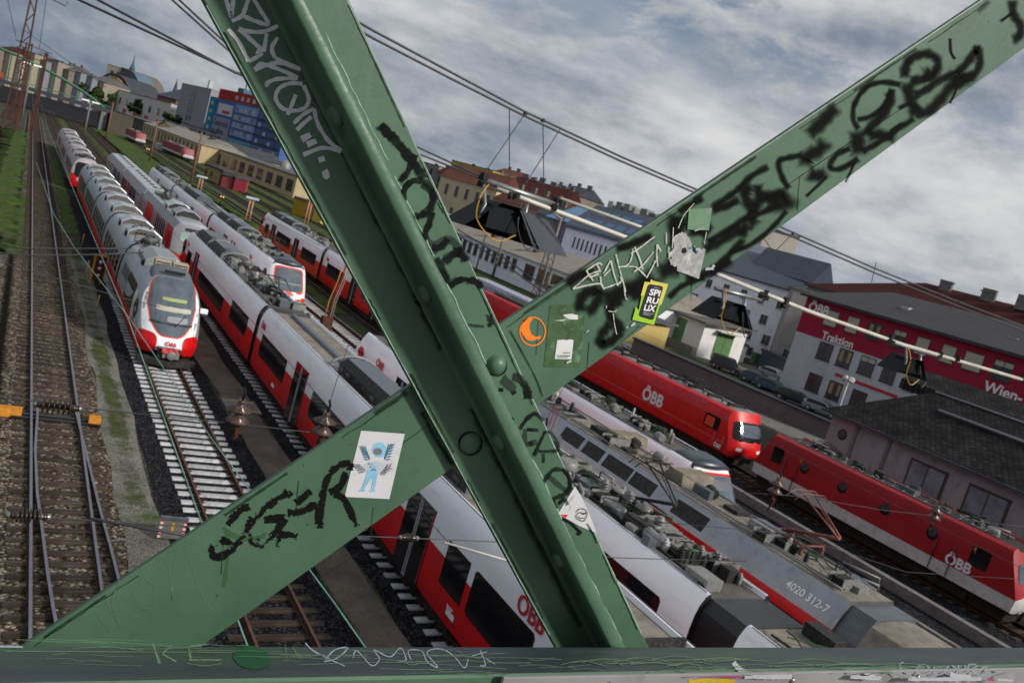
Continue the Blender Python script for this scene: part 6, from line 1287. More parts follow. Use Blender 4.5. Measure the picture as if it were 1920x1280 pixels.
# cross wires with insulators close to the bridge
def ins_h(parent, p, ang=0.0, n=7, r=0.055, L_=0.34, m=porcd):
    prof = [(0.028, 0), (0.035, 0.03)]
    for k in range(n): z = 0.05+k*(L_-0.1)/n; prof += [(0.025, z), (r, z+0.006), (r*0.9, z+0.016), (0.025, z+0.026)]
    prof += [(0.035, L_-0.03), (0.028, L_)]
    MB().lathe(p, prof, 14, (1, 0, 0), 0).build('insulator', m, parent)
    for q in (0, L_-0.05): MB().lathe(Vector(p)+Vector((q, 0, 0)), [(0.02, -0.03), (0.028, 0), (0.028, 0.06), (0.015, 0.08)], 12, (1, 0, 0)).build('cap', steel, parent)
def cross(label, pts, r=0.006, Y=YP, ins=(), insm=porcd, thick=None):
    rt = empty('cross_wire', (0, 0, 0), 0, label, 'cross wire', 'cross wires with insulators'); MB().path([W(a, b, Y) for a, b in pts], r, 6).build('wire', wire, rt)
    for (px, py, n, rr_, ll_) in ins: ins_h(rt, W(px, py, Y), n=n, r=rr_, L_=ll_, m=insm)
    return rt
cross('upper cross wire with black ribbed insulator over the left track', [(-60, 739), (60, 751), (150, 764), (450, 795), (625, 815), (760, 828)], ins=((68, 757, 6, 0.085, 0.38),))
cr2 = cross('lower cross wire with black insulator at the left edge', [(-60, 962), (20, 966), (310, 984), (460, 992), (640, 1003), (950, 1016), (1150, 1045), (1400, 1052)], Y=8.0, ins=((18, 965, 6, 0.07, 0.30), (752, 1007, 5, 0.05, 0.19)), insm=porcd)
MB().path([W(172, 972, 8.0), W(330, 1000, 8.0), W(440, 1015, 8.0)], 0.014, 6).build('rod', wire, cr2)
MB().path([W(832, 1016, 8.0), W(950, 1050, 8.0), W(1010, 1066, 8.0)], 0.014, 6).build('rod', wt, cr2)
cross('cross wire over the numbered train at the right', [(1200, 975), (1480, 1000), (1700, 1072), (1990, 1090)], r=0.005); cross('cross wire in front of the red locomotive', [(1380, 922), (1500, 930), (1650, 955), (1960, 992)], r=0.006)
cross('thin cross wire above the silver train', [(-40, 458), (60, 466), (180, 466), (245, 466)], r=0.02, Y=30); cross('second thin cross wire above the silver train', [(-40, 472), (60, 479), (200, 477), (270, 473)], r=0.025, Y=30)
cross('faint cross wire over the switch, upper', [(-40, 480), (100, 520), (235, 560), (300, 575)], r=0.012, Y=30)
def bell(label, px, py, top, Y=YP, s=1.0, m=porcelain):
    p = W(px, py, Y); rt = empty('hanging_insulator', p, 0, label, 'insulator', 'bell shaped insulators hanging on wires')
    MB().lathe((0, 0, -0.16*s), [(0.02, -0.04), (0.045, -0.02), (0.05, 0.0), (0.12, 0.02), (0.125, 0.035), (0.05, 0.10), (0.04, 0.12), (0.13, 0.155), (0.135, 0.165), (0.04, 0.21), (0.045, 0.25), (0.035, 0.28)], 20).build('bell', m, rt)
    MB().path([(0, 0, 0.1*s), (0.015, 0, 0.2), (-0.01, 0, 0.26)], 0.015, 6).build('hook', gear, rt)
    MB().path([(0, 0, -0.18), (0.02, 0, -0.3), (-0.03, 0, -0.42)], [0.02, 0.03, 0.012], 6).cbox((0.02, 0, -0.24), (0.05, 0.03, 0.03), rz=0.5).build('fitting', rust, rt)
    MB().path([(0, 0, 0.24), W(*top, Y)-p], 0.004, 4).build('suspension_wire', wire, rt)
bell('brown bell insulator hanging above the path beside the pale track', 450, 768, (462, 735)); bell('brown bell insulator hanging in front of the long middle train', 609, 790, (655, 640))
bell('brown bell insulator half hidden behind the girder edge', 1016, 818, (1100, 640), 9.0, 0.9); bell('dark bell insulator in front of the red and white locomotive', 1456, 912, (1476, 850), 9.0, 0.75); bell('dark bell insulator at the right in front of the boxy locomotive', 1754, 962, (1780, 890), 9.0, 0.75)
cd_ = empty('cord_loop', (0, 0, 0), 0, 'pink cords and pulley hanging behind the girder at the centre right', 'cord'); MB().path([W(1047, 752), W(1028, 800)], 0.008, 5).build('cord', mat('cord_pink', (0.5, 0.12, 0.18), 0.6), cd_); MB().path([W(1052, 758), W(1033, 808)], 0.008, 5).build('cord', mat('cord_pink2', (0.5, 0.12, 0.18), 0.6), cd_); MB().lathe(W(1046, 750), [(0.05, 0), (0.05, 0.03)], 14, (0.3, -1, 0)).build('pulley', black, cd_)
for a, b, lb in (((345, 0), (372, 46), 'x'),): pass
for (a, b, lb) in (((10, -20), (30, 70), 'thin sagging wire near the tall lattice mast'), ((88, -10), (74, 90), 'vertical thin wire hanging between the lattice masts'), ((42, 55), (200, 165), 'thin wire descending right from the tall lattice mast'), ((75, 97), (205, 160), 'lower thin wire descending right from the portal mast')):
    tag(MB().path([at(*a, Y=190), at(*b, Y=190)], 0.05, 4).build('overhead_wire', wire), lb, 'wire', 'thin far wires')
for k, (a, b, lb) in enumerate((((300, 305), (620, 470), 'first pale wire over the far workshops'), ((310, 225), (560, 300), 'second pale wire over the far workshops'), ((225, 190), (585, 340), 'third pale wire over the far workshops'))):
    tag(MB().path([at(*a, Y=120), at(*b, Y=70)], 0.02, 4).build('overhead_wire', gearl), lb, 'wire', 'pale wires over the yard')
tag(MB().path([at(858, 430, Y=40), at(940, 480, Y=36), at(1035, 548, Y=30)], 0.035, 5).path([at(852, 436, Y=40), at(935, 487, Y=36), at(1030, 556, Y=30)], 0.03, 5).build('overhead_wire', wire), 'thick dark double cable crossing in front of the white workshop', 'wire')
# ---------------------------------------------------------------- the riveted bridge girder in front of the camera
D1, D2 = 1.350, 1.372
def paint(name, c1, c2, ripple=0.35, speck=True, rough=0.42):
    m = bpy.data.materials.new(name); m.use_nodes = True; t = m.node_tree; b = t.nodes['Principled BSDF']; l = t.links.new
    b.inputs['Roughness'].default_value = rough; b.inputs['Specular IOR Level'].default_value = 0.45
    tcn = t.nodes.new('ShaderNodeTexCoord')
    def nz(s, d=8, r=0.6, st=(1, 1, 1)):
        mp = t.nodes.new('ShaderNodeMapping'); mp.inputs['Scale'].default_value = st; l(tcn.outputs['Object'], mp.inputs[0])
        n = t.nodes.new('ShaderNodeTexNoise'); n.inputs['Scale'].default_value = s; n.inputs['Detail'].default_value = d; n.inputs['Roughness'].default_value = r; l(mp.outputs[0], n.inputs[0]); return n.outputs[0]
    def rng(src, a, b_, c=0, d=1):
        r_ = t.nodes.new('ShaderNodeMapRange'); l(src, r_.inputs[0]); r_.inputs[1].default_value = a; r_.inputs[2].default_value = b_; r_.inputs[3].default_value = c; r_.inputs[4].default_value = d; return r_.outputs[0]
    def mx_(f, a, bb):
        x = t.nodes.new('ShaderNodeMix'); x.data_type = 'RGBA'; l(f, x.inputs[0])
        for s_, v in ((x.inputs[6], a), (x.inputs[7], bb)):
            if hasattr(v, 'links'): l(v, s_)
            else: s_.default_value = (*v, 1)
        return x.outputs[2]
    col = mx_(rng(nz(3.5), 0.3, 0.7), c1, c2)
    col = mx_(rng(nz(16, 6, 0.7), 0.60, 0.80), col, tuple(v*0.72 for v in c1))
    if speck:
        col = mx_(rng(nz(85, 3, 0.5), 0.735, 0.77), col, (0.012, 0.02, 0.012))
        col = mx_(rng(nz(45, 5, 0.7, (1, 1, 0.3)), 0.72, 0.80), col, (0.16, 0.27, 0.20))
    l(col, b.inputs['Base Color'])
    bp = t.nodes.new('ShaderNodeBump'); bp.inputs['Strength'].default_value = ripple; bp.inputs['Distance'].default_value = 0.004
    ad = t.nodes.new('ShaderNodeMath'); ad.operation = 'ADD'; l(nz(14, 3, 0.5, (1.4, 1, 0.8)), ad.inputs[0])
    m2 = t.nodes.new('ShaderNodeMath'); m2.operation = 'MULTIPLY'; l(nz(70, 5, 0.6), m2.inputs[0]); m2.inputs[1].default_value = 0.22; l(m2.outputs[0], ad.inputs[1])
    l(ad.outputs[0], bp.inputs['Height']); l(bp.outputs[0], b.inputs['Normal'])
    return m
green = paint('green_girder_paint', (0.048, 0.105, 0.062), (0.076, 0.150, 0.092))
green_r = paint('green_rib_paint', (0.048, 0.105, 0.062), (0.076, 0.150, 0.092), ripple=0.9)
def stroke_mat(name, col, soft, grain, gs, var=0.3, rough=0.6, dry=0.0, body=1.0):
    """paint or marker line: alpha falls off towards the ribbon's edge and breaks up with grain"""
    m = bpy.data.materials.new(name); m.use_nodes = True; t = m.node_tree; b = t.nodes['Principled BSDF']; l = t.links.new
    b.inputs['Roughness'].default_value = rough; b.inputs['Specular IOR Level'].default_value = 0.08
    uv = t.nodes.new('ShaderNodeUVMap'); sx = t.nodes.new('ShaderNodeSeparateXYZ'); l(uv.outputs[0], sx.inputs[0])
    def M_(op, a, b_, c=False):
        n = t.nodes.new('ShaderNodeMath'); n.operation = op; n.use_clamp = c
        for i, v in enumerate((a, b_)):
            if isinstance(v, (int, float)): n.inputs[i].default_value = v
            else: l(v, n.inputs[i])
        return n.outputs[0]
    e = M_('SUBTRACT', 1.0, M_('ABSOLUTE', M_('SUBTRACT', M_('MULTIPLY', sx.outputs[1], 2.0), 1.0), 0))     # 1 in the middle, 0 at the edge
    en = M_('MINIMUM', e, sx.outputs[0])
    tcn = t.nodes.new('ShaderNodeTexCoord'); n1 = t.nodes.new('ShaderNodeTexNoise'); n1.inputs['Scale'].default_value = gs; n1.inputs['Detail'].default_value = 5; n1.inputs['Roughness'].default_value = 0.7; l(tcn.outputs['Object'], n1.inputs[0])
    n2 = t.nodes.new('ShaderNodeTexNoise'); n2.inputs['Scale'].default_value = 18; n2.inputs['Detail'].default_value = 4; l(tcn.outputs['Object'], n2.inputs[0])
    g = M_('ADD', M_('MULTIPLY', M_('SUBTRACT', n1.outputs[0], 0.5), grain), M_('MULTIPLY', M_('SUBTRACT', n2.outputs[0], 0.5), grain*0.8))
    v = M_('ADD', M_('MULTIPLY', en, body), g)
    r = t.nodes.new('ShaderNodeMapRange'); r.interpolation_type = 'SMOOTHSTEP'; l(v, r.inputs[0]); r.inputs[1].default_value = 0.10; r.inputs[2].default_value = 0.10+soft; r.inputs[4].default_value = 0.96
    cm = t.nodes.new('ShaderNodeMix'); cm.data_type = 'RGBA'; l(n1.outputs[0], cm.inputs[0]); cm.inputs[6].default_value = (*[c*(1-var) for c in col], 1); cm.inputs[7].default_value = (*[min(1, c*(1+var)) for c in col], 1)
    l(cm.outputs[2], b.inputs['Base Color'])
    if dry:
        n3 = t.nodes.new('ShaderNodeTexNoise'); n3.inputs['Scale'].default_value = 24; n3.inputs['Detail'].default_value = 6; l(tcn.outputs['Object'], n3.inputs[0])
        r3 = t.nodes.new('ShaderNodeMapRange'); l(n3.outputs[0], r3.inputs[0]); r3.inputs[1].default_value = 0.40; r3.inputs[2].default_value = 0.58; r3.inputs[3].default_value = 1-dry; l(M_('MULTIPLY', r.outputs[0], r3.outputs[0]), b.inputs['Alpha'])
    else: l(r.outputs[0], b.inputs['Alpha'])
    return m
spray = stroke_mat('black_spray', (0.006, 0.006, 0.006), 0.80, 0.40, 200, rough=0.9, dry=0.08)
mark_b = stroke_mat('black_marker', (0.007, 0.008, 0.008), 0.35, 1.1, 80, rough=0.8, dry=0.40, body=0.9)
mark_bs = stroke_mat('faded_marker', (0.030, 0.045, 0.036), 0.55, 1.2, 50)
crayon = stroke_mat('black_crayon', (0.006, 0.006, 0.006), 0.10, 2.0, 150, body=0.62)
mark_w = stroke_mat('silver_marker', (0.60, 0.61, 0.62), 0.12, 0.35, 90)
scr_w = stroke_mat('white_scratch', (0.50, 0.50, 0.44), 0.15, 1.7, 120, body=0.7)
scr_g = stroke_mat('green_scratch', (0.12, 0.20, 0.12), 0.4, 1.3, 90)
scr_b = stroke_mat('lilac_scratch', (0.30, 0.33, 0.40), 0.4, 0.9, 90)
scr_d = stroke_mat('faint_scratch', (0.10, 0.16, 0.12), 0.5, 1.3, 90)
wht = stroke_mat('white_smear', (0.45, 0.45, 0.47), 0.15, 0.9, 60)
pnk = stroke_mat('pink_smear', (0.33, 0.06, 0.16), 0.5, 0.9, 40)
dkg = stroke_mat('dark_green_smear', (0.04, 0.10, 0.045), 0.5, 1.2, 40)
ye = stroke_mat('yellow_smear', (0.50, 0.36, 0.02), 0.4, 0.9, 40)
crack = stroke_mat('crack_dark', (0.008, 0.014, 0.009), 0.3, 1.4, 60)
edge_l = stroke_mat('chipped_edge', (0.30, 0.42, 0.33), 0.3, 1.3, 60)
def smooth(P, k=9):
    if len(P) < 3: return [Vector(P[0]).lerp(Vector(P[-1]), i/4) for i in range(5)]
    P = [Vector(p) for p in P]; out = []
    for i in range(len(P)-1):
        p0, p1, p2, p3 = P[max(i-1, 0)], P[i], P[i+1], P[min(i+2, len(P)-1)]
        for j in range(k):
            t = j/k; out.append(0.5*((2*p1)+(p2-p0)*t+(2*p0-5*p1+4*p2-p3)*t*t+(3*p1-p0-3*p2+p3)*t**3))
    out.append(P[-1]); return out
WF = {'black_marker': 1.45, 'black_spray': 1.85, 'black_crayon': 1.45, 'faded_marker': 1.5, 'silver_marker': 1.25}
def strokes(name, m, lines, pl, parent, off=0.0006, label=None, sharp=False):
    """lines: (points in photo pixels, width); pl: plane dict(Y=..) or dict(Z=..); laid 0.6 mm proud of the steel"""
    V = []; F = []; UV = []; ax = 'Y' if 'Y' in pl else 'Z'; k = 0
    for pts, wd in lines:
        wd *= WF.get(m.name, 1)
        S = [Vector(p) for p in pts] if sharp else smooth(pts)
        if sharp and len(S) == 2: S = [S[0].lerp(S[1], i/4) for i in range(5)]
        pv = dict(pl); pv[ax] = pl[ax] + (-1 if ax == 'Y' else 1)*(off+0.00004*k); k += 1
        o = len(V); n = len(S); Ls = [0]
        for i in range(1, n): Ls.append(Ls[-1]+(S[i]-S[i-1]).length)
        for i, p in enumerate(S):
            t = (S[min(i+1, n-1)]-S[max(i-1, 0)]); t = t.normalized() if t.length > 0 else Vector((1, 0)); nn = Vector((-t.y, t.x))*wd/2*(0.96+0.10*math.sin(i*0.9+k))
            V += [tuple(at(*(p+nn), **pv)), tuple(at(*(p-nn), **pv))]
            u = min(Ls[i], Ls[-1]-Ls[i])/(wd*0.5); UV += [(min(1, u+0.12), 0), (min(1, u+0.12), 1)]
        for i in range(n-1): F.append((o+2*i, o+2*i+1, o+2*i+3, o+2*i+2))
    me = bpy.data.meshes.new(name); me.from_pydata(V, [], F); ul = me.uv_layers.new(name='UVMap')
    for lp in me.loops: ul.data[lp.index].uv = UV[lp.vertex_index]
    me.materials.append(m); o = bpy.data.objects.new(name, me); COL.objects.link(o); o.parent = parent
    if label: o['label'] = label
    return o
def flatp(mb, pts, Y, off, m=0, ax='Y'):
    v = {ax: Y-off if ax == 'Y' else Y+off}; mb.poly([at(a, b, **v) for a, b in pts], m); return mb
gr = empty('bridge_girder', (0, 0, 0), 0, 'green riveted steel bridge girder with crossing diagonals covered in graffiti and stickers', 'bridge girder')
def P1(px, py, Y=D1): return at(px, py, Y=Y)
xl = lambda y: 380+0.5452*y; xr = lambda y: 655+0.4627*y
# front diagonal: flat plate, with a thick rib standing on it
t0, t1_ = -120, 1260
bm1 = MB().slab([P1(xl(t0), t0), P1(xr(t0), t0), P1(xr(t1_), t1_), P1(xl(t1_), t1_)], (0, 0.018, 0)).build('diagonal_beam', green, gr, bevel=0.0035, seg=3)
bm1['label'] = 'front diagonal beam with raised rib, falling to the right'
yf = D1-0.085
def rp(py, wpx, Y): 
    a = at(540+0.4967*py, py, Y=yf); a2 = at(540+0.4967*py+wpx, py, Y=yf); return a, a2
A0, A1 = rp(t0-40, 36, yf); B0, B1 = rp(t1_, 31, yf)
N_ = 60; V = []; rd = random.Random(3)
rb = MB()
for k in range(N_+1):
    q = k/N_; a = A0.lerp(B0, q); b = A1.lerp(B1, q); w1 = 0.0011*rd.uniform(-1, 1); w2 = 0.0014*rd.uniform(-1, 1); dz = 0.0010*rd.uniform(-1, 1)
    V += [(a.x+w1*0.2, D1+0.001, a.z), (a.x+w1*0.4, yf+0.010, a.z), (a.x+0.003+w1, yf+0.002+dz, a.z), (a.x+0.009, yf-0.001+dz, a.z), (b.x-0.008, yf-0.0005+dz, b.z), (b.x-0.001+w2, yf+0.003, b.z), (b.x+w2*0.5, yf+0.011, b.z), (b.x, D1+0.001, b.z)]
F = [(k*8+i, k*8+i+1, (k+1)*8+i+1, (k+1)*8+i) for k in range(N_) for i in range(7)]
rb.add(V, F, 0, True); rib = rb.build('rib', green_r, bm1)
# fillet where the rib meets the plate
fl = MB(); V = []
for k in range(N_+1):
    q = k/N_; a = A0.lerp(B0, q); V += [(a.x-0.012, D1-0.0005, a.z), (a.x-0.005, D1-0.003, a.z), (a.x-0.0015, D1-0.009, a.z), (a.x+0.0003, D1-0.016, a.z)]
fl.add(V, [(k*4+i, k*4+i+1, (k+1)*4+i+1, (k+1)*4+i) for k in range(N_) for i in range(3)], 0, True).build('weld_fillet', green_r, bm1)
# rear diagonal: one flat plate
def x2t(x): return 1207-(x-50)*0.6743
bm2 = MB().slab([at(-60, x2t(-60)+0, Y=D2), at(2000, x2t(2000)-0, Y=D2), at(2040, 3, Y=D2), at(845, 880, Y=D2), at(320, 1253, Y=D2), at(-40, 1300, Y=D2)], (0, 0.011, 0)).build('diagonal_beam', green, gr, bevel=0.0025, seg=3)
bm2['label'] = 'rear flat diagonal beam, rising to the right behind the ribbed one'
def rivet(px, py, r, parent, Y=D1, n=(0, -1, 0), flat=False):
    c = at(px, py, Y=Y); pr = [(r*1.12, -0.001), (r*1.10, 0.001), (r, 0.0025)]+[(r*math.cos(t), 0.0025+r*(0.30 if flat else 0.80)*math.sin(t)) for t in (0.3, 0.6, 0.9, 1.2, 1.45)]
    return MB().lathe(c, pr, 24, n).build('rivet', green, parent)
rivet(930, 683, 0.0185, bm1); rivet(882, 831, 0.0200, bm1, flat=True)
for (px, py) in ((796, 546), (925, 822), (1037, 1043), (625, 214)):   # on the left side of the rib, standing out sideways
    aa = at(540+0.4967*py, py, Y=yf); base = at(px, py, Y=D1-0.03); 
    qy = (base.z-A0.z)/(B0.z-A0.z); xx = A0.x+(B0.x-A0.x)*qy
    MB().lathe((xx+0.001, D1-0.038, base.z), [(0.019, -0.001), (0.018, 0.003), (0.016, 0.008), (0.011, 0.012), (0.004, 0.0145)], 22, (-1, 0, -0.6)).build('rivet', green, bm1)
# lower chord with a worn flat top
zc = lambda x: 10.612-0.0246*x
chm = mat('worn_chord_paint', (0.026, 0.040, 0.046), 0.5, var=0.35, scale=2.5, stretch=(0.25, 3, 3), col2=(0.038, 0.075, 0.046), c2pos=(0.47, 0.66), c2scale=3.0, bump=0.15, bscale=60)
ch = MB(); xs = (-2.5, 7.5)
for a, b in ((0, 1),):
    V = [(x, y, zc(x)-dz) for x in xs for (y, dz) in ((1.258, 0.25), (1.258, 0.0), (1.172, 0.0), (1.167, 0.004), (1.165, 0.25))]
    ch.add(V, [(0, 1, 6, 5), (2, 3, 8, 7), (3, 4, 9, 8), (0, 1, 2, 3, 4), (9, 8, 7, 6, 5), (4, 0, 5, 9)], 1).add([V[1], V[2], V[7], V[6]], [(0, 1, 2, 3)], 0)
cho = ch.build('chord', [chm, green], gr)
cho['label'] = 'horizontal bottom chord with scratched flat top'
pnm = mat('greyish_white_panel', (0.24, 0.24, 0.245), 0.6, var=0.15, scale=4, col2=(0.16, 0.16, 0.15), c2pos=(0.55, 0.72), c2scale=9)
pa_, pb_ = at(945, 1270, Y=1.148), at(2100, 1249, Y=1.148)
pn = MB().slab([pa_, pb_, (pb_.x, 1.148, 10.1), (pa_.x, 1.148, 10.1)], (0, 0.008, 0))
pno = pn.build('edge_panel', [pnm], gr, bevel=0.002)
for x in (1.15, 1.7, 2.2): MB().lathe((x, 1.148, pa_.z+(pb_.z-pa_.z)*(x-pa_.x)/(pb_.x-pa_.x)-0.02), [(0.008, 0), (0.007, 0.004), (0.002, 0.006)], 14, (0, -1, 0)).build('panel_screw', steel, pno)
strokes('dark_stroke', stroke_mat('rivet_ring', (0.012, 0.02, 0.013), 0.7, 1.0, 60, dry=0.3), [([(x+r*math.cos(t/3.5), y+r*math.sin(t/3.5)) for t in range(23)], w_) for x, y, r, w_ in ((931, 686, 18, 6), (882, 831, 21, 7))]+[([(x2_, 715+(x2_-905)*1.79) for x2_ in range(905, 960, 9)], 5)], dict(Y=D1), bm1, off=0.0007)  # dark rings round two rivets and a thin dark line by the rib
# unseen bridge walkway under and behind the camera, plus top chords, added for shade
wk = MB().box(-40, 60, -11.5, 1.14, 9.55, 9.80).build('unseen_bridge_deck', concd); tag(wk, kind='structure')
MB().box(-14, 22, 1.15, 1.6, 14.2, 14.7).box(-14, 22, -9.4, -9.0, 14.2, 14.7).build('unseen_top_chord', green, gr)
# ---- graffiti on the left flange (silver marker)
zG = lambda x, y: (380+x/3.2, y/3.2)
G1 = [[(130, -30), (160, 60), (172, 100), (180, 40), (185, -30)], [(175, 128), (235, 95), (265, 25), (280, -30)], [(238, 95), (310, 125), (392, 146), (345, 60), (290, -30)], [(152, 176), (215, 250), (275, 370)], [(275, 370), (350, 328), (320, 312)],
      [(215, 173), (280, 190), (370, 190), (453, 155)], [(215, 175), (290, 240), (365, 312)], [(365, 312), (385, 200)], [(450, 225), (415, 290), (435, 350)], [(435, 350), (590, 418)], [(590, 418), (450, 378), (312, 420)], [(312, 420), (350, 385), (440, 410), (572, 468)],
      [(572, 470), (450, 475), (385, 500), (395, 520)], [(600, 505), (530, 500), (460, 530), (438, 590), (478, 650), (560, 665), (620, 640), (636, 590), (605, 512)], [(560, 568), (530, 640), (510, 690)], [(545, 742), (600, 690), (668, 652)], [(668, 652), (690, 740), (750, 840), (832, 908)], [(832, 908), (720, 888), (602, 930)],
      [(565, 782), (600, 745), (655, 700)], [(592, 838), (648, 808)], [(625, 868), (682, 845)], [(695, 962), (732, 950)], [(718, 1048), (756, 1030)], [(728, 1070), (750, 1045)]]
strokes('graffiti', mark_w, [([zG(*p) for p in s], 24/3.2 if i < 19 else 11) for i, s in enumerate(G1)], dict(Y=D1), bm1, label='silver marker graffiti')
# ---- black marker letters on the right flange
zT = lambda x, y: (680+x/2.56, 400+y/2.56); zU = lambda x, y: (600+x/2.206, 700+y/2.206)
G2 = [([(710, 232), (745, 268), (775, 305), (798, 338)], 19), ([(712, 234), (738, 262)], 22), ([(780, 288), (766, 320), (748, 343)], 13),
      ([(752, 392), (760, 350), (785, 338), (806, 350), (812, 375), (800, 396), (790, 400)], 12), ([(790, 345), (812, 365), (806, 395)], 14),
      ([zT(250, 15), zT(300, 5), zT(345, -10)], 13), ([zT(340, -10), zT(310, 70), zT(290, 130)], 12), ([(757, 356), (740, 380), (745, 402)], 8)]
G3 = [([zT(345, 215), zT(380, 280), zT(412, 335)], 17), ([zT(330, 165), zT(375, 162), zT(412, 120)], 12), ([zT(392, 235), zT(440, 190), zT(500, 220), zT(505, 235)], 13), ([zT(440, 190), zT(470, 185), zT(498, 228)], 16),
      ([zT(415, 352), zT(470, 320), zT(540, 325), zT(568, 362)], 12), ([zT(500, 320), zT(545, 330), zT(570, 365)], 14), ([zT(592, 505), zT(632, 500)], 14), ([zT(600, 545), zT(630, 515)], 12)]
strokes('graffiti', mark_b, G2+G3, dict(Y=D1), bm1, label='black marker letters')
G4 = [([zT(675, 800), zT(700, 825), zT(735, 870)], 10), ([zT(715, 782), zT(760, 800), zT(785, 840), zT(792, 892)], 16), ([zT(650, 845), zT(678, 850)], 8), ([zT(752, 1035), zT(790, 985), zT(830, 962), zT(872, 998)], 8), ([zT(785, 1035), zT(850, 1042)], 7), ([zT(795, 1108), zT(818, 1098)], 7),
      ([zT(880, 1040), zT(850, 1100), zT(822, 1165)], 7), ([zT(885, 1040), (1040, 820), (1045, 843), (1010, 846)], 6), ([zT(868, 1150), zT(868, 1200)], 6),
      ([zU(925, 450), zU(965, 400), zU(1015, 405), zU(1035, 455), zU(1010, 500), zU(965, 520), zU(975, 560)], 8), ([zU(985, 540), zU(1010, 520), zU(1025, 545)], 6), ([zU(1000, 598), zU(1045, 625), zU(1080, 662)], 6), ([zU(1060, 668), zU(1084, 652)], 6), ([zU(790, 180), zU(802, 195)], 6), ([zT(250, 420), zT(290, 440), zT(330, 400)], 8)]
strokes('graffiti', mark_b, G4, dict(Y=D1), bm1, label='thin black marker letters low on the flange')
G5 = [([zT(330, 165), zT(420, 130), zT(470, 190)], 16), ([zT(395, 235), zT(450, 190)], 12), ([zT(412, 350), zT(430, 330), zT(480, 318)], 12), ([zT(500, 535), zT(590, 545)], 6), ([(760, 395), (775, 410), (798, 398)], 12), ([zT(250, 80), zT(300, 120), zT(330, 160), zT(345, 200)], 12), ([zT(665, 795), zT(740, 850)], 16), ([zU(850, 225), zU(850, 290), zU(900, 280)], 9), ([zU(940, 420), zU(1000, 470), zU(1040, 500)], 9)]
strokes('graffiti', mark_bs, G5, dict(Y=D1), bm1, off=0.0004, label='faded smeared marker')
# cracked paint lines and chips along edges
def along(f, y0, y1, dx, n=9, jit=1.2): return [(f(y0+(y1-y0)*k/n)+dx+random.uniform(-jit, jit), y0+(y1-y0)*k/n) for k in range(n+1)]
strokes('paint_crack', crack, [(along(xr, a, b, d_), 2.2) for a, b, d_ in ((10, 150, -7), (300, 420, -6), (520, 760, -7), (880, 1010, -6), (380, 400, -9), (1040, 1180, -6))]+[(along(xl, a, b, 7), 2.2) for a, b in ((60, 120), (200, 420), (560, 600), (700, 760), (900, 940), (1010, 1160))], dict(Y=D1), bm1)
strokes('paint_crack', edge_l, [(along(lambda y: 577+0.487*y, a, b, 3, 14, 1.6), 2.6) for a, b in ((60, 300), (330, 480), (520, 700), (860, 1200))], dict(Y=D1), bm1)
strokes('paint_crack', edge_l, [(along(xr, a, b, -2.0, 12, 0.6), 2.4) for a, b in ((30, 460), (480, 1190))]+[(along(xl, 10, 1190, 2.0, 20, 0.6), 2.0)], dict(Y=D1), bm1, off=0.0002)
dark_stroke = stroke_mat('dark_stroke', (0.018, 0.032, 0.020), 1.0, 0.9, 30, dry=0.3)
strokes('dark_stroke', dark_stroke, [([(540+0.4967*y-34-(3*random.random()), y) for y in range(a, b, 60)], 26) for a, b in ((-60, 700), (760, 1220))]+[([(xl(y)+8, y) for y in range(a, a+160, 30)], 9) for a in (60, 330, 700, 980)]+[([(xr(y)-7, y) for y in range(a, a+140, 30)], 8) for a in (120, 560, 900)], dict(Y=D1), bm1, off=0.0003)  # soft dark bands beside the rib and along both plate edges
strokes('dark_stroke', dark_stroke, [([(x, x2t(x)+9) for x in range(a, a+150, 30)], 9) for a in (80, 420, 980, 1300, 1600)]+[([(x, x2t(x)+9) for x in (700, 735, 765)], 18), ([(790, 770), (815, 820), (850, 872)], 16), ([(955, 618), (1000, 700), (1018, 745)], 8)]+[([(x, y), (x-3, y+30), (x-5, y+66)], 3.5) for x, y in ((560, 900), (1010, 600), (1105, 640), (420, 1010), (700, 950), (1500, 330), (1300, 500))], dict(Y=D2), bm2, off=0.0002)  # dark bands along the top edge and by the front beam, plus grime runs
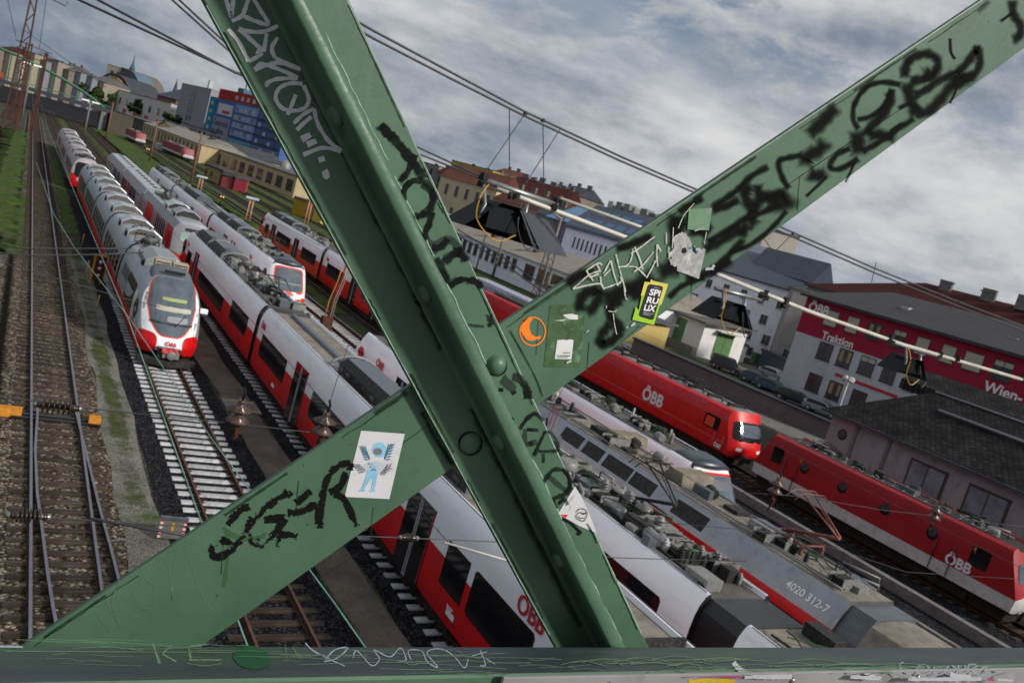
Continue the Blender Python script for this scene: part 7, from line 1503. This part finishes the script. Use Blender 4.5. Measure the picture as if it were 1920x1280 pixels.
# ---- rear beam: sprayed black letters
zS = lambda x, y: (1200+x/2.667, y/2.667); zF = lambda x, y: (940+x/3.765, 380+y/3.765)
S1 = [([(835, 685), (900, 620), (950, 570), (1000, 525)], 46), ([(1325, 400), (1330, 330), (1370, 285), (1440, 272), (1488, 305), (1470, 370), (1400, 400), (1340, 400)], 34), ([(1340, 400), (1345, 470), (1370, 540), (1378, 600)], 44), ([(1370, 560), (1440, 560), (1500, 500), (1560, 430), (1620, 400), (1680, 370)], 40),
      ([(1360, 480), (1430, 450), (1500, 400), (1580, 370), (1640, 310), (1690, 250), (1695, 340), (1640, 390), (1590, 370)], 30), ([(1400, 380), (1450, 370), (1480, 340)], 50), ([(1540, 400), (1600, 400), (1640, 380)], 60), ([(1552, 190), (1556, 260), (1580, 300)], 11), ([(1310, 425), (1210, 412), (1130, 440), (1075, 520), (1068, 600), (1100, 650)], 20),
      ([(1080, 600), (1160, 580), (1230, 520), (1262, 440)], 20), ([(1245, 450), (1255, 500), (1220, 570), (1150, 640), (1140, 690)], 34), ([(1130, 680), (1200, 675), (1290, 690)], 40), ([(1080, 640), (1090, 720), (1100, 790)], 52), ([(1060, 740), (990, 770), (950, 830), (1000, 845), (1100, 790)], 22), ([(1110, 760), (1200, 710), (1300, 640), (1380, 590)], 22),
      ([(940, 690), (900, 750), (835, 790), (825, 850)], 50), ([(830, 860), (890, 880), (950, 850)], 46), ([(1075, 810), (1050, 870), (1024, 915)], 9), ([(1592, 430), (1570, 480), (1548, 522)], 8), ([(820, 775), (740, 790), (695, 810), (710, 880), (750, 950)], 22), ([(750, 960), (680, 980), (600, 1000), (560, 1080), (590, 1140)], 40), ([(620, 1000), (720, 1010), (770, 960)], 66),
      ([(355, 1040), (440, 985), (500, 940), (560, 880), (650, 830)], 24), ([(575, 920), (530, 960), (545, 1020), (600, 1070)], 40), ([(590, 910), (600, 970), (640, 1000)], 34), ([(330, 1215), (450, 1145), (540, 1085), (620, 1060), (700, 1015)], 24), ([(500, 1200), (520, 1150), (560, 1110)], 40), ([(450, 1262), (560, 1220), (660, 1140), (740, 1050)], 18),
      ([(1855, 200), (1895, 185), (1905, 130), (1870, 70), (1865, -10)], 32), ([(1870, 60), (1800, 112)], 10), ([(1705, 20), (1735, 50)], 44), ([(830, 985), (900, 920), (940, 880)], 12), ([(190, 1055), (195, 1130), (230, 1170)], 66), ([(190, 1065), (260, 1020), (325, 985)], 26), ([(230, 1150), (300, 1150), (360, 1110)], 40), ([(1290, 545), (1350, 520), (1390, 540)], 16), ([(1320, 610), (1250, 660)], 12)]
S2 = [([(455, 590), (520, 530), (600, 500), (680, 510)], 60), ([(800, 330), (900, 300), (1000, 260), (1085, 230)], 44), ([(565, 790), (560, 700), (600, 640), (660, 620), (690, 650), (660, 730), (590, 790)], 55), ([(690, 690), (800, 650), (900, 610), (1020, 550), (1100, 500)], 80), ([(1080, 500), (1180, 470), (1250, 440), (1300, 460)], 90),
      ([(1240, 330), (1240, 200), (1260, 80)], 70), ([(1290, 520), (1400, 510), (1520, 480), (1640, 390)], 46), ([(1150, 560), (1080, 600), (1000, 640), (900, 650)], 60), ([(870, 690), (790, 720), (770, 790), (830, 860), (860, 930)], 46), ([(860, 890), (800, 960), (730, 1000), (700, 970), (740, 890), (800, 840)], 50),
      ([(1180, 680), (1260, 600), (1340, 560), (1450, 520)], 30), ([(1420, 330), (1500, 300), (1620, 230), (1720, 160)], 50), ([(1400, 60), (1440, 180), (1400, 250)], 60), ([(1480, 60), (1600, 20), (1700, -30)], 40), ([(1500, 470), (1600, 380), (1720, 250)], 34)]
strokes('graffiti', spray, [([zS(*p) for p in s], w_*1.35/2.667) for s, w_ in S1]+[([zF(*p) for p in s], w_*1.35/3.765) for s, w_ in S2], dict(Y=D2), bm2, label='large sprayed black letters')
S3 = [[(505, 608), (620, 510), (700, 480)], [(505, 608), (600, 585), (700, 572), (725, 612)], [(600, 478), (650, 552)], [(600, 480), (680, 428), (712, 440)], [(672, 425), (700, 490)], [(620, 530), (690, 500)], [(700, 520), (720, 600), (820, 568)], [(722, 502), (770, 408)], [(775, 408), (790, 480), (822, 585)], [(815, 580), (850, 550), (838, 520)], [(810, 365), (845, 500), (880, 635)],
      [(820, 455), (890, 440), (920, 390), (930, 322)], [(830, 455), (930, 450), (970, 470), (1020, 520)], [(940, 310), (975, 390), (1000, 470)], [(910, 362), (990, 310), (1085, 238)], [(935, 488), (1000, 440), (1075, 345)], [(1100, 295), (1098, 380), (1105, 452)], [(1100, 295), (1130, 345)], [(1025, 530), (1060, 470), (1090, 408)], [(720, 520), (775, 470)],
      [(870, 600), (876, 660), (888, 685)], [(742, 722), (744, 745)], [(755, 765), (800, 768), (815, 755)], [(790, 780), (800, 860), (815, 930)], [(1165, 213), (1167, 290)], [(1182, 310), (1185, 400)], [(1215, 175), (1208, 320)], [(1250, 180), (1290, 90), (1362, 5)], [(1450, 200), (1432, 300)], [(1365, 200), (1440, 175)]]
strokes('graffiti', scr_w, [([zF(*p) for p in s], 3.4 if i < 21 else 1.8) for i, s in enumerate(S3)], dict(Y=D2), bm2, off=0.0026, label='white scratched tag')
zO = lambda x, y: (x/2.667, 800+y/2.667)
S4 = [[(1068, 588), (1058, 620), (1085, 652), (1150, 622), (1220, 560)], [(1140, 492), (1190, 425), (1250, 398)], [(1215, 560), (1262, 480), (1340, 395), (1440, 325)], [(1440, 322), (1460, 345)], [(1255, 520), (1258, 575), (1310, 592), (1375, 530), (1430, 455)], [(1430, 455), (1320, 462)], [(1482, 382), (1520, 350), (1556, 320)], [(1440, 430), (1500, 425), (1585, 382)], [(1385, 602), (1402, 545), (1440, 540), (1490, 550)], [(1590, 390), (1595, 502)],
      [(1100, 560), (1180, 580), (1240, 500), (1260, 440)], [(1290, 600), (1300, 540)]]
S5 = [[(0, 640), (12, 500), (40, 420), (80, 380), (132, 368)], [(40, 492), (88, 462), (108, 408)], [(60, 500), (100, 520), (155, 635)], [(130, 370), (125, 400)]]
strokes('graffiti', crayon, [([zO(*p) for p in s], 11) for s in S4]+[([zU(*p) for p in s], 9.5) for s in S5], dict(Y=D2), bm2, label='crumbly black crayon letters low on the rear beam')
strokes('graffiti', scr_d, [([zO(*p) for p in s], 2.0) for s in ([(740, 740), (800, 650), (840, 700), (860, 860), (860, 800), (880, 640), (915, 585), (940, 640), (990, 800), (1050, 900), (1075, 880)], [(650, 760), (700, 740), (770, 800), (760, 900), (690, 890), (660, 820)], [(480, 930), (560, 1040)], [(520, 860), (600, 1000), (560, 900)], [(600, 760), (560, 900), (700, 950)])], dict(Y=D2), bm2, label='faint scratched writing')
strokes('stain', dkg, [([zO(1118, 500), zO(1140, 560), zO(1132, 700), zO(1118, 800)], 9), ([zO(1130, 520), zO(1210, 560), zO(1300, 550), zO(1330, 530)], 13)], dict(Y=D2), bm2, off=0.0002)
strokes('paint_crack', crack, [([(x+random.uniform(-2, 2), x2t(x)+13+random.uniform(-1, 1)) for x in range(a, b, 18)], 1.8) for a, b in ((60, 260), (640, 766), (950, 1120), (1230, 1330), (1500, 1660), (1740, 1850))]+[([(600, 1082), (680, 1030)], 1.2), ([(735, 845), (805, 795)], 1.4), ([(1100, 700), (1200, 610)], 1.2), ([(1440, 372), (1620, 250), (1800, 135)], 1.6)], dict(Y=D2), bm2)
# ---- stickers
def sticker(name, label, parent, Y, mats, layers, off=0.0009):
    mb = MB()
    for i, (pts, mi) in enumerate(layers): flatp(mb, pts, Y, off+0.00012*i, mi)
    o = mb.build(name, mats, parent, rec=False); o['label'] = label; return o
def ell(cx, cy, rx, ry, n=28, a0=0, a1=360, rot=0):
    out = []
    for k in range(n):
        t = R(a0+(a1-a0)*k/(n if a1-a0 == 360 else n-1)); x, y = rx*math.cos(t), ry*math.sin(t); out.append((cx+x*math.cos(rot)-y*math.sin(rot), cy+x*math.sin(rot)+y*math.cos(rot)))
    return out
paper = mat('sticker_paper', (0.56, 0.56, 0.58), 0.5, var=0.05, scale=10, col2=(0.44, 0.44, 0.45), c2pos=(0.55, 0.8), c2scale=20)
blu = mat('sticker_blue', (0.22, 0.45, 0.62), 0.5, var=0.15, scale=40); blud = mat('sticker_teal', (0.03, 0.17, 0.28), 0.5); gry = mat('sticker_grey', (0.16, 0.16, 0.17), 0.5); pal = mat('sticker_pale', (0.46, 0.50, 0.54), 0.5)
figure = [([(677, 807), (759, 813), (730, 935), (646, 931)], 0), (ell(702, 877, 22, 13), 4), (ell(711, 843, 14, 14), 1), (ell(708, 846, 8.5, 6.5), 3), ([(690, 880), (704, 874), (708, 890), (702, 918), (696, 918), (699, 896), (690, 904), (682, 918), (676, 918), (684, 898)], 1), ([(674, 918), (684, 917), (684, 921), (673, 921)], 1), ([(693, 919), (702, 917), (704, 921), (694, 922)], 1)]
def leaf(x, y, a, ln, m): 
    c, s = math.cos(R(a)), math.sin(R(a)); return ([(x, y), (x+ln*.5*c-1.5*s, y+ln*.5*s+1.5*c), (x+ln*c, y+ln*s), (x+ln*.5*c+1.5*s, y+ln*.5*s-1.5*c)], m)
for k in range(6):
    figure += [leaf(693-k*1.6, 862-k*4.0, 190+k*6, 12, 2), leaf(693-k*1.6, 862-k*4.0, 262, 8, 2), leaf(722+k*2.0, 862-k*4.8, -10-k*6, 12, 2), leaf(722+k*2.0, 862-k*4.8, -85, 9, 2)]
for k in range(4): figure += [leaf(684-k*3, 884-k*3, 175+k*14, 10, 3), leaf(684-k*3, 884-k*3, 255, 7, 3), leaf(716+k*4, 886-k*3.5, -10-k*12, 11, 3), leaf(716+k*4, 886-k*3.5, 30, 9, 3), leaf(694+k*5, 866+(k%2)*5, 40+k*30, 6, 1)]
for k in range(7): figure.append((ell(672+(k*23) % 46, 888+(k*17) % 34, 0.9, 0.9, 8), 3 if k % 2 else 1))
sticker('sticker', 'white sticker with small pale blue figure and leaves', bm2, D2, [paper, blu, blud, gry, pal], figure)
strokes('sticker_line', mark_b, [([(697, 882), (701, 879), (706, 882)], 1.6)], dict(Y=D2), bm2, off=0.004)
# orange round sticker
orm = mat('sticker_orange', (0.85, 0.20, 0.004), 0.5, var=0.05)
ring = [zF(x, y) for x, y in ell(221, 908, 94, 104, 40)]; ring2 = [zF(x, y) for x, y in ell(221, 908, 85, 95, 40)]
mb = MB()
for k in range(40): flatp(mb, [ring[k], ring[(k+1) % 40], ring2[(k+1) % 40], ring2[k]], D2, 0.0012, 0)
cres = [(136, 900), (140, 860), (165, 820), (200, 808), (230, 812), (205, 840), (197, 880), (210, 925), (240, 945), (285, 940), (270, 962), (245, 966), (215, 975), (185, 970), (165, 950), (160, 935), (146, 940), (150, 930)]
flatp(mb, [zF(*p) for p in cres], D2, 0.0012, 0); mb.build('sticker', orm, bm2, rec=False)['label'] = 'orange round outline sticker with crescent'
# dark green patch with torn label
dg1 = mat('dark_green_patch', (0.055, 0.105, 0.045), 0.6, var=0.3, scale=30, col2=(0.12, 0.21, 0.13), c2pos=(0.56, 0.64), c2scale=45)
wl = mat('white_label', (0.62, 0.62, 0.62), 0.55, var=0.08, scale=20); ink = mat('label_ink', (0.08, 0.09, 0.12), 0.5)
lay = [([zF(345, 722), zF(530, 718), zF(545, 780), zF(590, 800), zF(555, 1162), zF(300, 1158)], 0), ([zF(395, 970), zF(440, 966), zF(460, 970), zF(485, 964), zF(510, 968), zF(495, 1105), zF(378, 1102)], 1), ([zF(435, 790), zF(500, 783), zF(543, 795), zF(540, 825), zF(480, 822), zF(450, 806)], 1), ([zF(372, 832), zF(470, 822), zF(430, 834)], 1)]
for k in range(9): lay.append(([zF(392+k*11, 1076), zF(399+k*11, 1076), zF(398+k*11, 1083), zF(391+k*11, 1083)], 2))
for k in range(5): lay.append(([zF(442+k*10, 1056), zF(448+k*10, 1056), zF(447+k*10, 1062), zF(441+k*10, 1062)], 2))
for k in range(6): lay.append(([zF(402+k*12, 1088), zF(410+k*12, 1088), zF(409+k*12, 1093), zF(401+k*12, 1093)], 2))
sticker('sticker', 'dark green painted rectangle with torn white label', bm2, D2, [dg1, wl, ink], lay)
# peeled grey paper
gp = mat('peeled_grey_paper', (0.34, 0.34, 0.34), 0.75, var=0.3, scale=60, col2=(0.52, 0.52, 0.52), c2pos=(0.5, 0.62), c2scale=50)
rd = random.Random(9); rag = []
for (x0, y0), (x1, y1) in zip([(1210, 245), (1280, 208), (1328, 240), (1345, 290), (1375, 325), (1442, 330), (1395, 538), (1250, 482), (1235, 450), (1190, 430), (1200, 385), (1175, 370), (1215, 330)], [(1280, 208), (1328, 240), (1345, 290), (1375, 325), (1442, 330), (1395, 538), (1250, 482), (1235, 450), (1190, 430), (1200, 385), (1175, 370), (1215, 330), (1210, 245)]):
    n = 2 if (x0, y0) in ((1442, 330), (1395, 538)) else 5
    for k in range(n): rag.append(zF(x0+(x1-x0)*k/n+(rd.uniform(-9, 9) if n > 2 else 0), y0+(y1-y0)*k/n+(rd.uniform(-9, 9) if n > 2 else 0)))
sticker('sticker', 'torn grey paper remains', bm2, D2, [gp, mat('torn_black', (0.02, 0.02, 0.02), 0.8), blud], [(rag, 0), ([zF(1275, 325), zF(1300, 315), zF(1312, 345), (zF(1290, 360)), zF(1270, 350)], 1), ([zF(1345, 300), zF(1372, 322), zF(1380, 365), zF(1352, 345)], 1), ([zF(1312, 318), zF(1340, 312), zF(1345, 325), zF(1320, 330)], 2), ([zF(1372, 330), zF(1392, 340), zF(1388, 356), zF(1374, 350)], 2)], off=0.0030)
sticker('sticker', 'plain green square patch', bm2, D2, [mat('green_patch', (0.11, 0.22, 0.125), 0.5, var=0.12, scale=20, col2=(0.20, 0.22, 0.19), c2pos=(0.62, 0.7), c2scale=25)], [([zF(1325, 45), zF(1487, 38), zF(1466, 196), zF(1314, 190)], 0)], off=0.0034)
strokes('smear', wht, [([zF(1440, 470), zF(1480, 465), zF(1505, 440)], 5), ([zF(1450, 462), zF(1500, 470)], 4), ([zF(600, 915), zF(620, 900)], 2), ([zF(915, 870), zF(945, 850)], 5), ([zF(460, 1130), zF(495, 1115)], 4), ([zF(895, 870), zF(885, 885)], 2)], dict(Y=D2), bm2, off=0.0036)
# lime and yellow sticker with the rounded black field
lime = mat('sticker_lime', (0.30, 0.55, 0.02), 0.4, var=0.05); lyel = mat('sticker_yellow', (0.62, 0.56, 0.10), 0.4, var=0.05); blk = mat('sticker_black', (0.010, 0.012, 0.010), 0.4)
def lerp4(u, v): # quad of the black field, u across v down
    a, b, c_, d_ = Vector((1036, 572)), Vector((1146, 590)), Vector((1072, 832)), Vector((966, 800)); p = (a.lerp(b, u)).lerp(d_.lerp(c_, u), v); return zF(p.x, p.y)
rr = []
for (cu, cv, a0) in ((0.82, 0.08, -90), (0.82, 0.92, 0), (0.18, 0.92, 90), (0.18, 0.08, 180)):
    for k in range(6): t = R(a0+18*k); rr.append(lerp4(cu+0.18*math.cos(t), cv+0.08*math.sin(t)))
sp_l = [([zF(1012, 558), zF(1052, 562), zF(1056, 540), zF(1075, 552), zF(1178, 575), zF(1115, 735), zF(1078, 862), zF(925, 826), zF(950, 735), zF(970, 760)], 0), ([zF(1012, 558), zF(1052, 562), zF(1056, 540), zF(1075, 552), zF(1178, 575), zF(1128, 725), zF(1090, 680), zF(985, 655)], 1), (rr, 2)]
spo = sticker('sticker', 'lime and yellow sticker with black rounded field and white letters', bm2, D2, [lime, lyel, blk], sp_l, off=0.0036)
O_ = Vector(at(*lerp4(0, 0), Y=D2)); U_ = Vector(at(*lerp4(1, 0), Y=D2))-O_; V_ = Vector(at(*lerp4(0, 1), Y=D2))-O_; ex_ = U_.normalized(); ez_ = (-V_).normalized()
def onst(s_, u, v, wd, hg, bold=0.0, m=lettw):
    o = text_mesh(s_, 1, m, spo, bold=bold, depth=0, name='sticker_text'); vs = [q.co for q in o.data.vertices]; x0 = min(q.x for q in vs); x1 = max(q.x for q in vs); y0 = min(q.y for q in vs); y1 = max(q.y for q in vs)
    for q in o.data.vertices:
        a = (q.co.x-x0)/(x1-x0); b_ = 1-(q.co.y-y0)/(y1-y0); p = O_+U_*(u+wd*a)+V_*(v+hg*b_); q.co = (p.x, D2-0.0046, p.z)
onst('SPi', 0.16, 0.12, 0.68, 0.20, 0.035); onst('RU', 0.14, 0.37, 0.74, 0.19, 0.035); onst('LiX', 0.12, 0.60, 0.72, 0.20, 0.035); onst('SPIRULINA AUS', 0.16, 0.845, 0.68, 0.03); onst('ÖSTERREICH', 0.16, 0.895, 0.5, 0.03); onst('ORIGINAL', 0.32, 0.06, 0.4, 0.022)
# torn white triangle on the front beam
z5 = lambda x, y: (1040+x/3.2, 820+y/3.2)
tri = sticker('sticker', 'torn white triangular sticker at the edge of the front beam', bm1, D1, [paper, red], [([z5(122, 292), z5(165, 360), z5(215, 470), z5(250, 572), z5(150, 530), z5(20, 457)], 0), ([z5(32, 462), z5(82, 462), z5(66, 480)], 1)])
strokes('sticker_line', mark_b, [([z5(128, 450), z5(150, 428), z5(185, 432), z5(195, 465), z5(175, 500), z5(145, 490), z5(128, 470), z5(150, 450), z5(180, 455)], 1.5), ([z5(165, 460), z5(190, 452)], 2.6), ([z5(140, 470), z5(160, 485), z5(180, 478)], 1.3), ([z5(195, 512), z5(225, 565)], 2), ([z5(120, 345), z5(80, 400)], 0.9), ([z5(100, 400), z5(90, 440)], 0.9)], dict(Y=D1), bm1, off=0.003)
# ---- writing on the chord's flat top
ZT = 10.5325
def cz_(px, py): x = at(px, py, Z=10.59).x; return zc(x)
def chs(name, m, lines, label, off=0.0005, sharp=False):
    for i, (pts, wd) in enumerate(lines): pass
    groups = {}
    V = []; 
    o = strokes(name, m, lines, dict(Z=10.59), cho, off=off, sharp=sharp, label=label)
    for q in o.data.vertices: # settle the strokes on the slightly sloping top
        q.co.z += zc(q.co.x)-10.59
    return o
zK = lambda x, y: (x/2, 1080+y/2); zL = lambda x, y: (960+x/2, 1080+y/2)
chs('graffiti', scr_g, [([zK(565, 280), zK(578, 320), zK(592, 360)], 7), ([zK(640, 285), zK(600, 320)], 6), ([zK(598, 320), zK(655, 350)], 5), ([zK(782, 278), zK(700, 290)], 5), ([zK(700, 288), zK(708, 340)], 6), ([zK(700, 342), zK(830, 338)], 4), ([zK(0, 326), zK(400, 318), zK(860, 310), zK(1200, 312)], 2), ([zK(1065, 275), zK(1070, 335)], 2.5), ([zK(1090, 280), zK(1125, 335)], 2.5), ([zK(1280, 285), zK(1600, 300), zK(1900, 285)], 1.5), ([zK(1100, 350), zK(1500, 330), zK(1900, 345)], 1.5)]+
    [([zL(x, y), zL(x+dx, y-dx*0.12+random.uniform(-8, 8)), zL(x+2*dx, y+random.uniform(-14, 6))], random.uniform(1.2, 2.4)) for x, y, dx in [(random.uniform(0, 1400), random.uniform(290, 350), random.uniform(30, 130)) for _ in range(46)]]+
    [([zK(x, y), zK(x+dx, y+random.uniform(-8, 8)), zK(x+2*dx, y+random.uniform(-6, 6))], random.uniform(0.9, 1.8)) for x, y, dx in [(random.uniform(0, 1800), random.uniform(275, 372), random.uniform(30, 180)) for _ in range(40)]], 'green scratched letters KE')
chs('graffiti', scr_b, [([zK(1140, 265), zK(1180, 300), zK(1290, 350)], 3.5), ([zK(1215, 330), zK(1250, 290), zK(1300, 280), (zK(1260, 320)), zK(1210, 335)], 3.5), ([zK(1320, 320), zK(1335, 290), zK(1390, 345), zK(1420, 320), zK(1400, 285), zK(1460, 310), zK(1500, 275), zK(1520, 320), zK(1490, 325)], 3), ([zK(1540, 320), zK(1530, 285), zK(1580, 285), zK(1600, 325), zK(1640, 345), zK(1600, 290), zK(1650, 275), zK(1700, 300), zK(1740, 345), zK(1755, 310)], 3), ([zK(1765, 300), zK(1830, 280)], 3), ([zK(1800, 275), zK(1820, 330), zK(1800, 335)], 3), ([zK(1800, 295), zK(1860, 330)], 3), ([zK(-20, 308), zK(80, 308)], 5.5)], 'pale scribbled name')
chs('graffiti', scr_b, [([zL(1485, 280), zL(1470, 290), zL(1480, 315), zL(1515, 325)], 3), ([zL(1545, 290), zL(1530, 310), zL(1555, 328), zL(1585, 315), zL(1570, 290), zL(1545, 290)], 3), ([zL(1600, 290), zL(1605, 325), zL(1635, 320)], 3), ([zL(1655, 290), zL(1640, 315), zL(1670, 325), zL(1690, 305), zL(1665, 288)], 3), ([zL(1690, 285), zL(1700, 315), zL(1725, 310), zL(1715, 285)], 3), ([zL(1735, 325), zL(1730, 285), zL(1760, 285), zL(1745, 305), zL(1775, 325)], 3), ([zL(1805, 290), zL(1780, 295), zL(1810, 315), zL(1780, 325)], 3), ([zL(1830, 305), zL(1860, 310)], 3), ([zL(1905, 310), zL(1885, 320), zL(1905, 332)], 3)], 'scratched word COLOURS')
for x in (1480, 1550): pass
chs('smear', wht, [([zL(838, 298), zL(862, 322), zL(905, 345), zL(960, 350)], 12), ([zL(870, 335), zL(930, 350), zL(1060, 346)], 11), ([zL(880, 352), zL(980, 353)], 8), ([zL(1280, 342), zL(1400, 345)], 9), ([zL(1330, 325), zL(1380, 340)], 7), ([zL(1500, 345), zL(1640, 342), zL(1780, 338)], 9), ([zL(1660, 325), zL(1740, 335)], 12), ([zL(1840, 338), zL(1900, 340)], 6), ([zL(470, 357), zL(520, 358)], 4)], 'white paint smears', off=0.001)
chs('smear', pnk, [([zL(640, 357), zL(750, 352), zL(870, 354)], 9), ([zL(1800, 338), zL(1830, 340)], 9)], 'pink smears')
mb = MB(); mb.poly([at(a, b, Z=10.59) for a, b in ell(469, 1244, 36, 22, 28, rot=0.12)], 0); o = mb.build('paint_dot', mat('green_dot', (0.004, 0.055, 0.018), 0.5, var=0.1), cho, rec=False)
for q in o.data.vertices: q.co.z += zc(q.co.x)-10.59+0.0012
strokes('graffiti', ye, [([(1290, 1277), (1330, 1275), (1380, 1276)], 12)], dict(Y=1.148), pno, off=0.001)
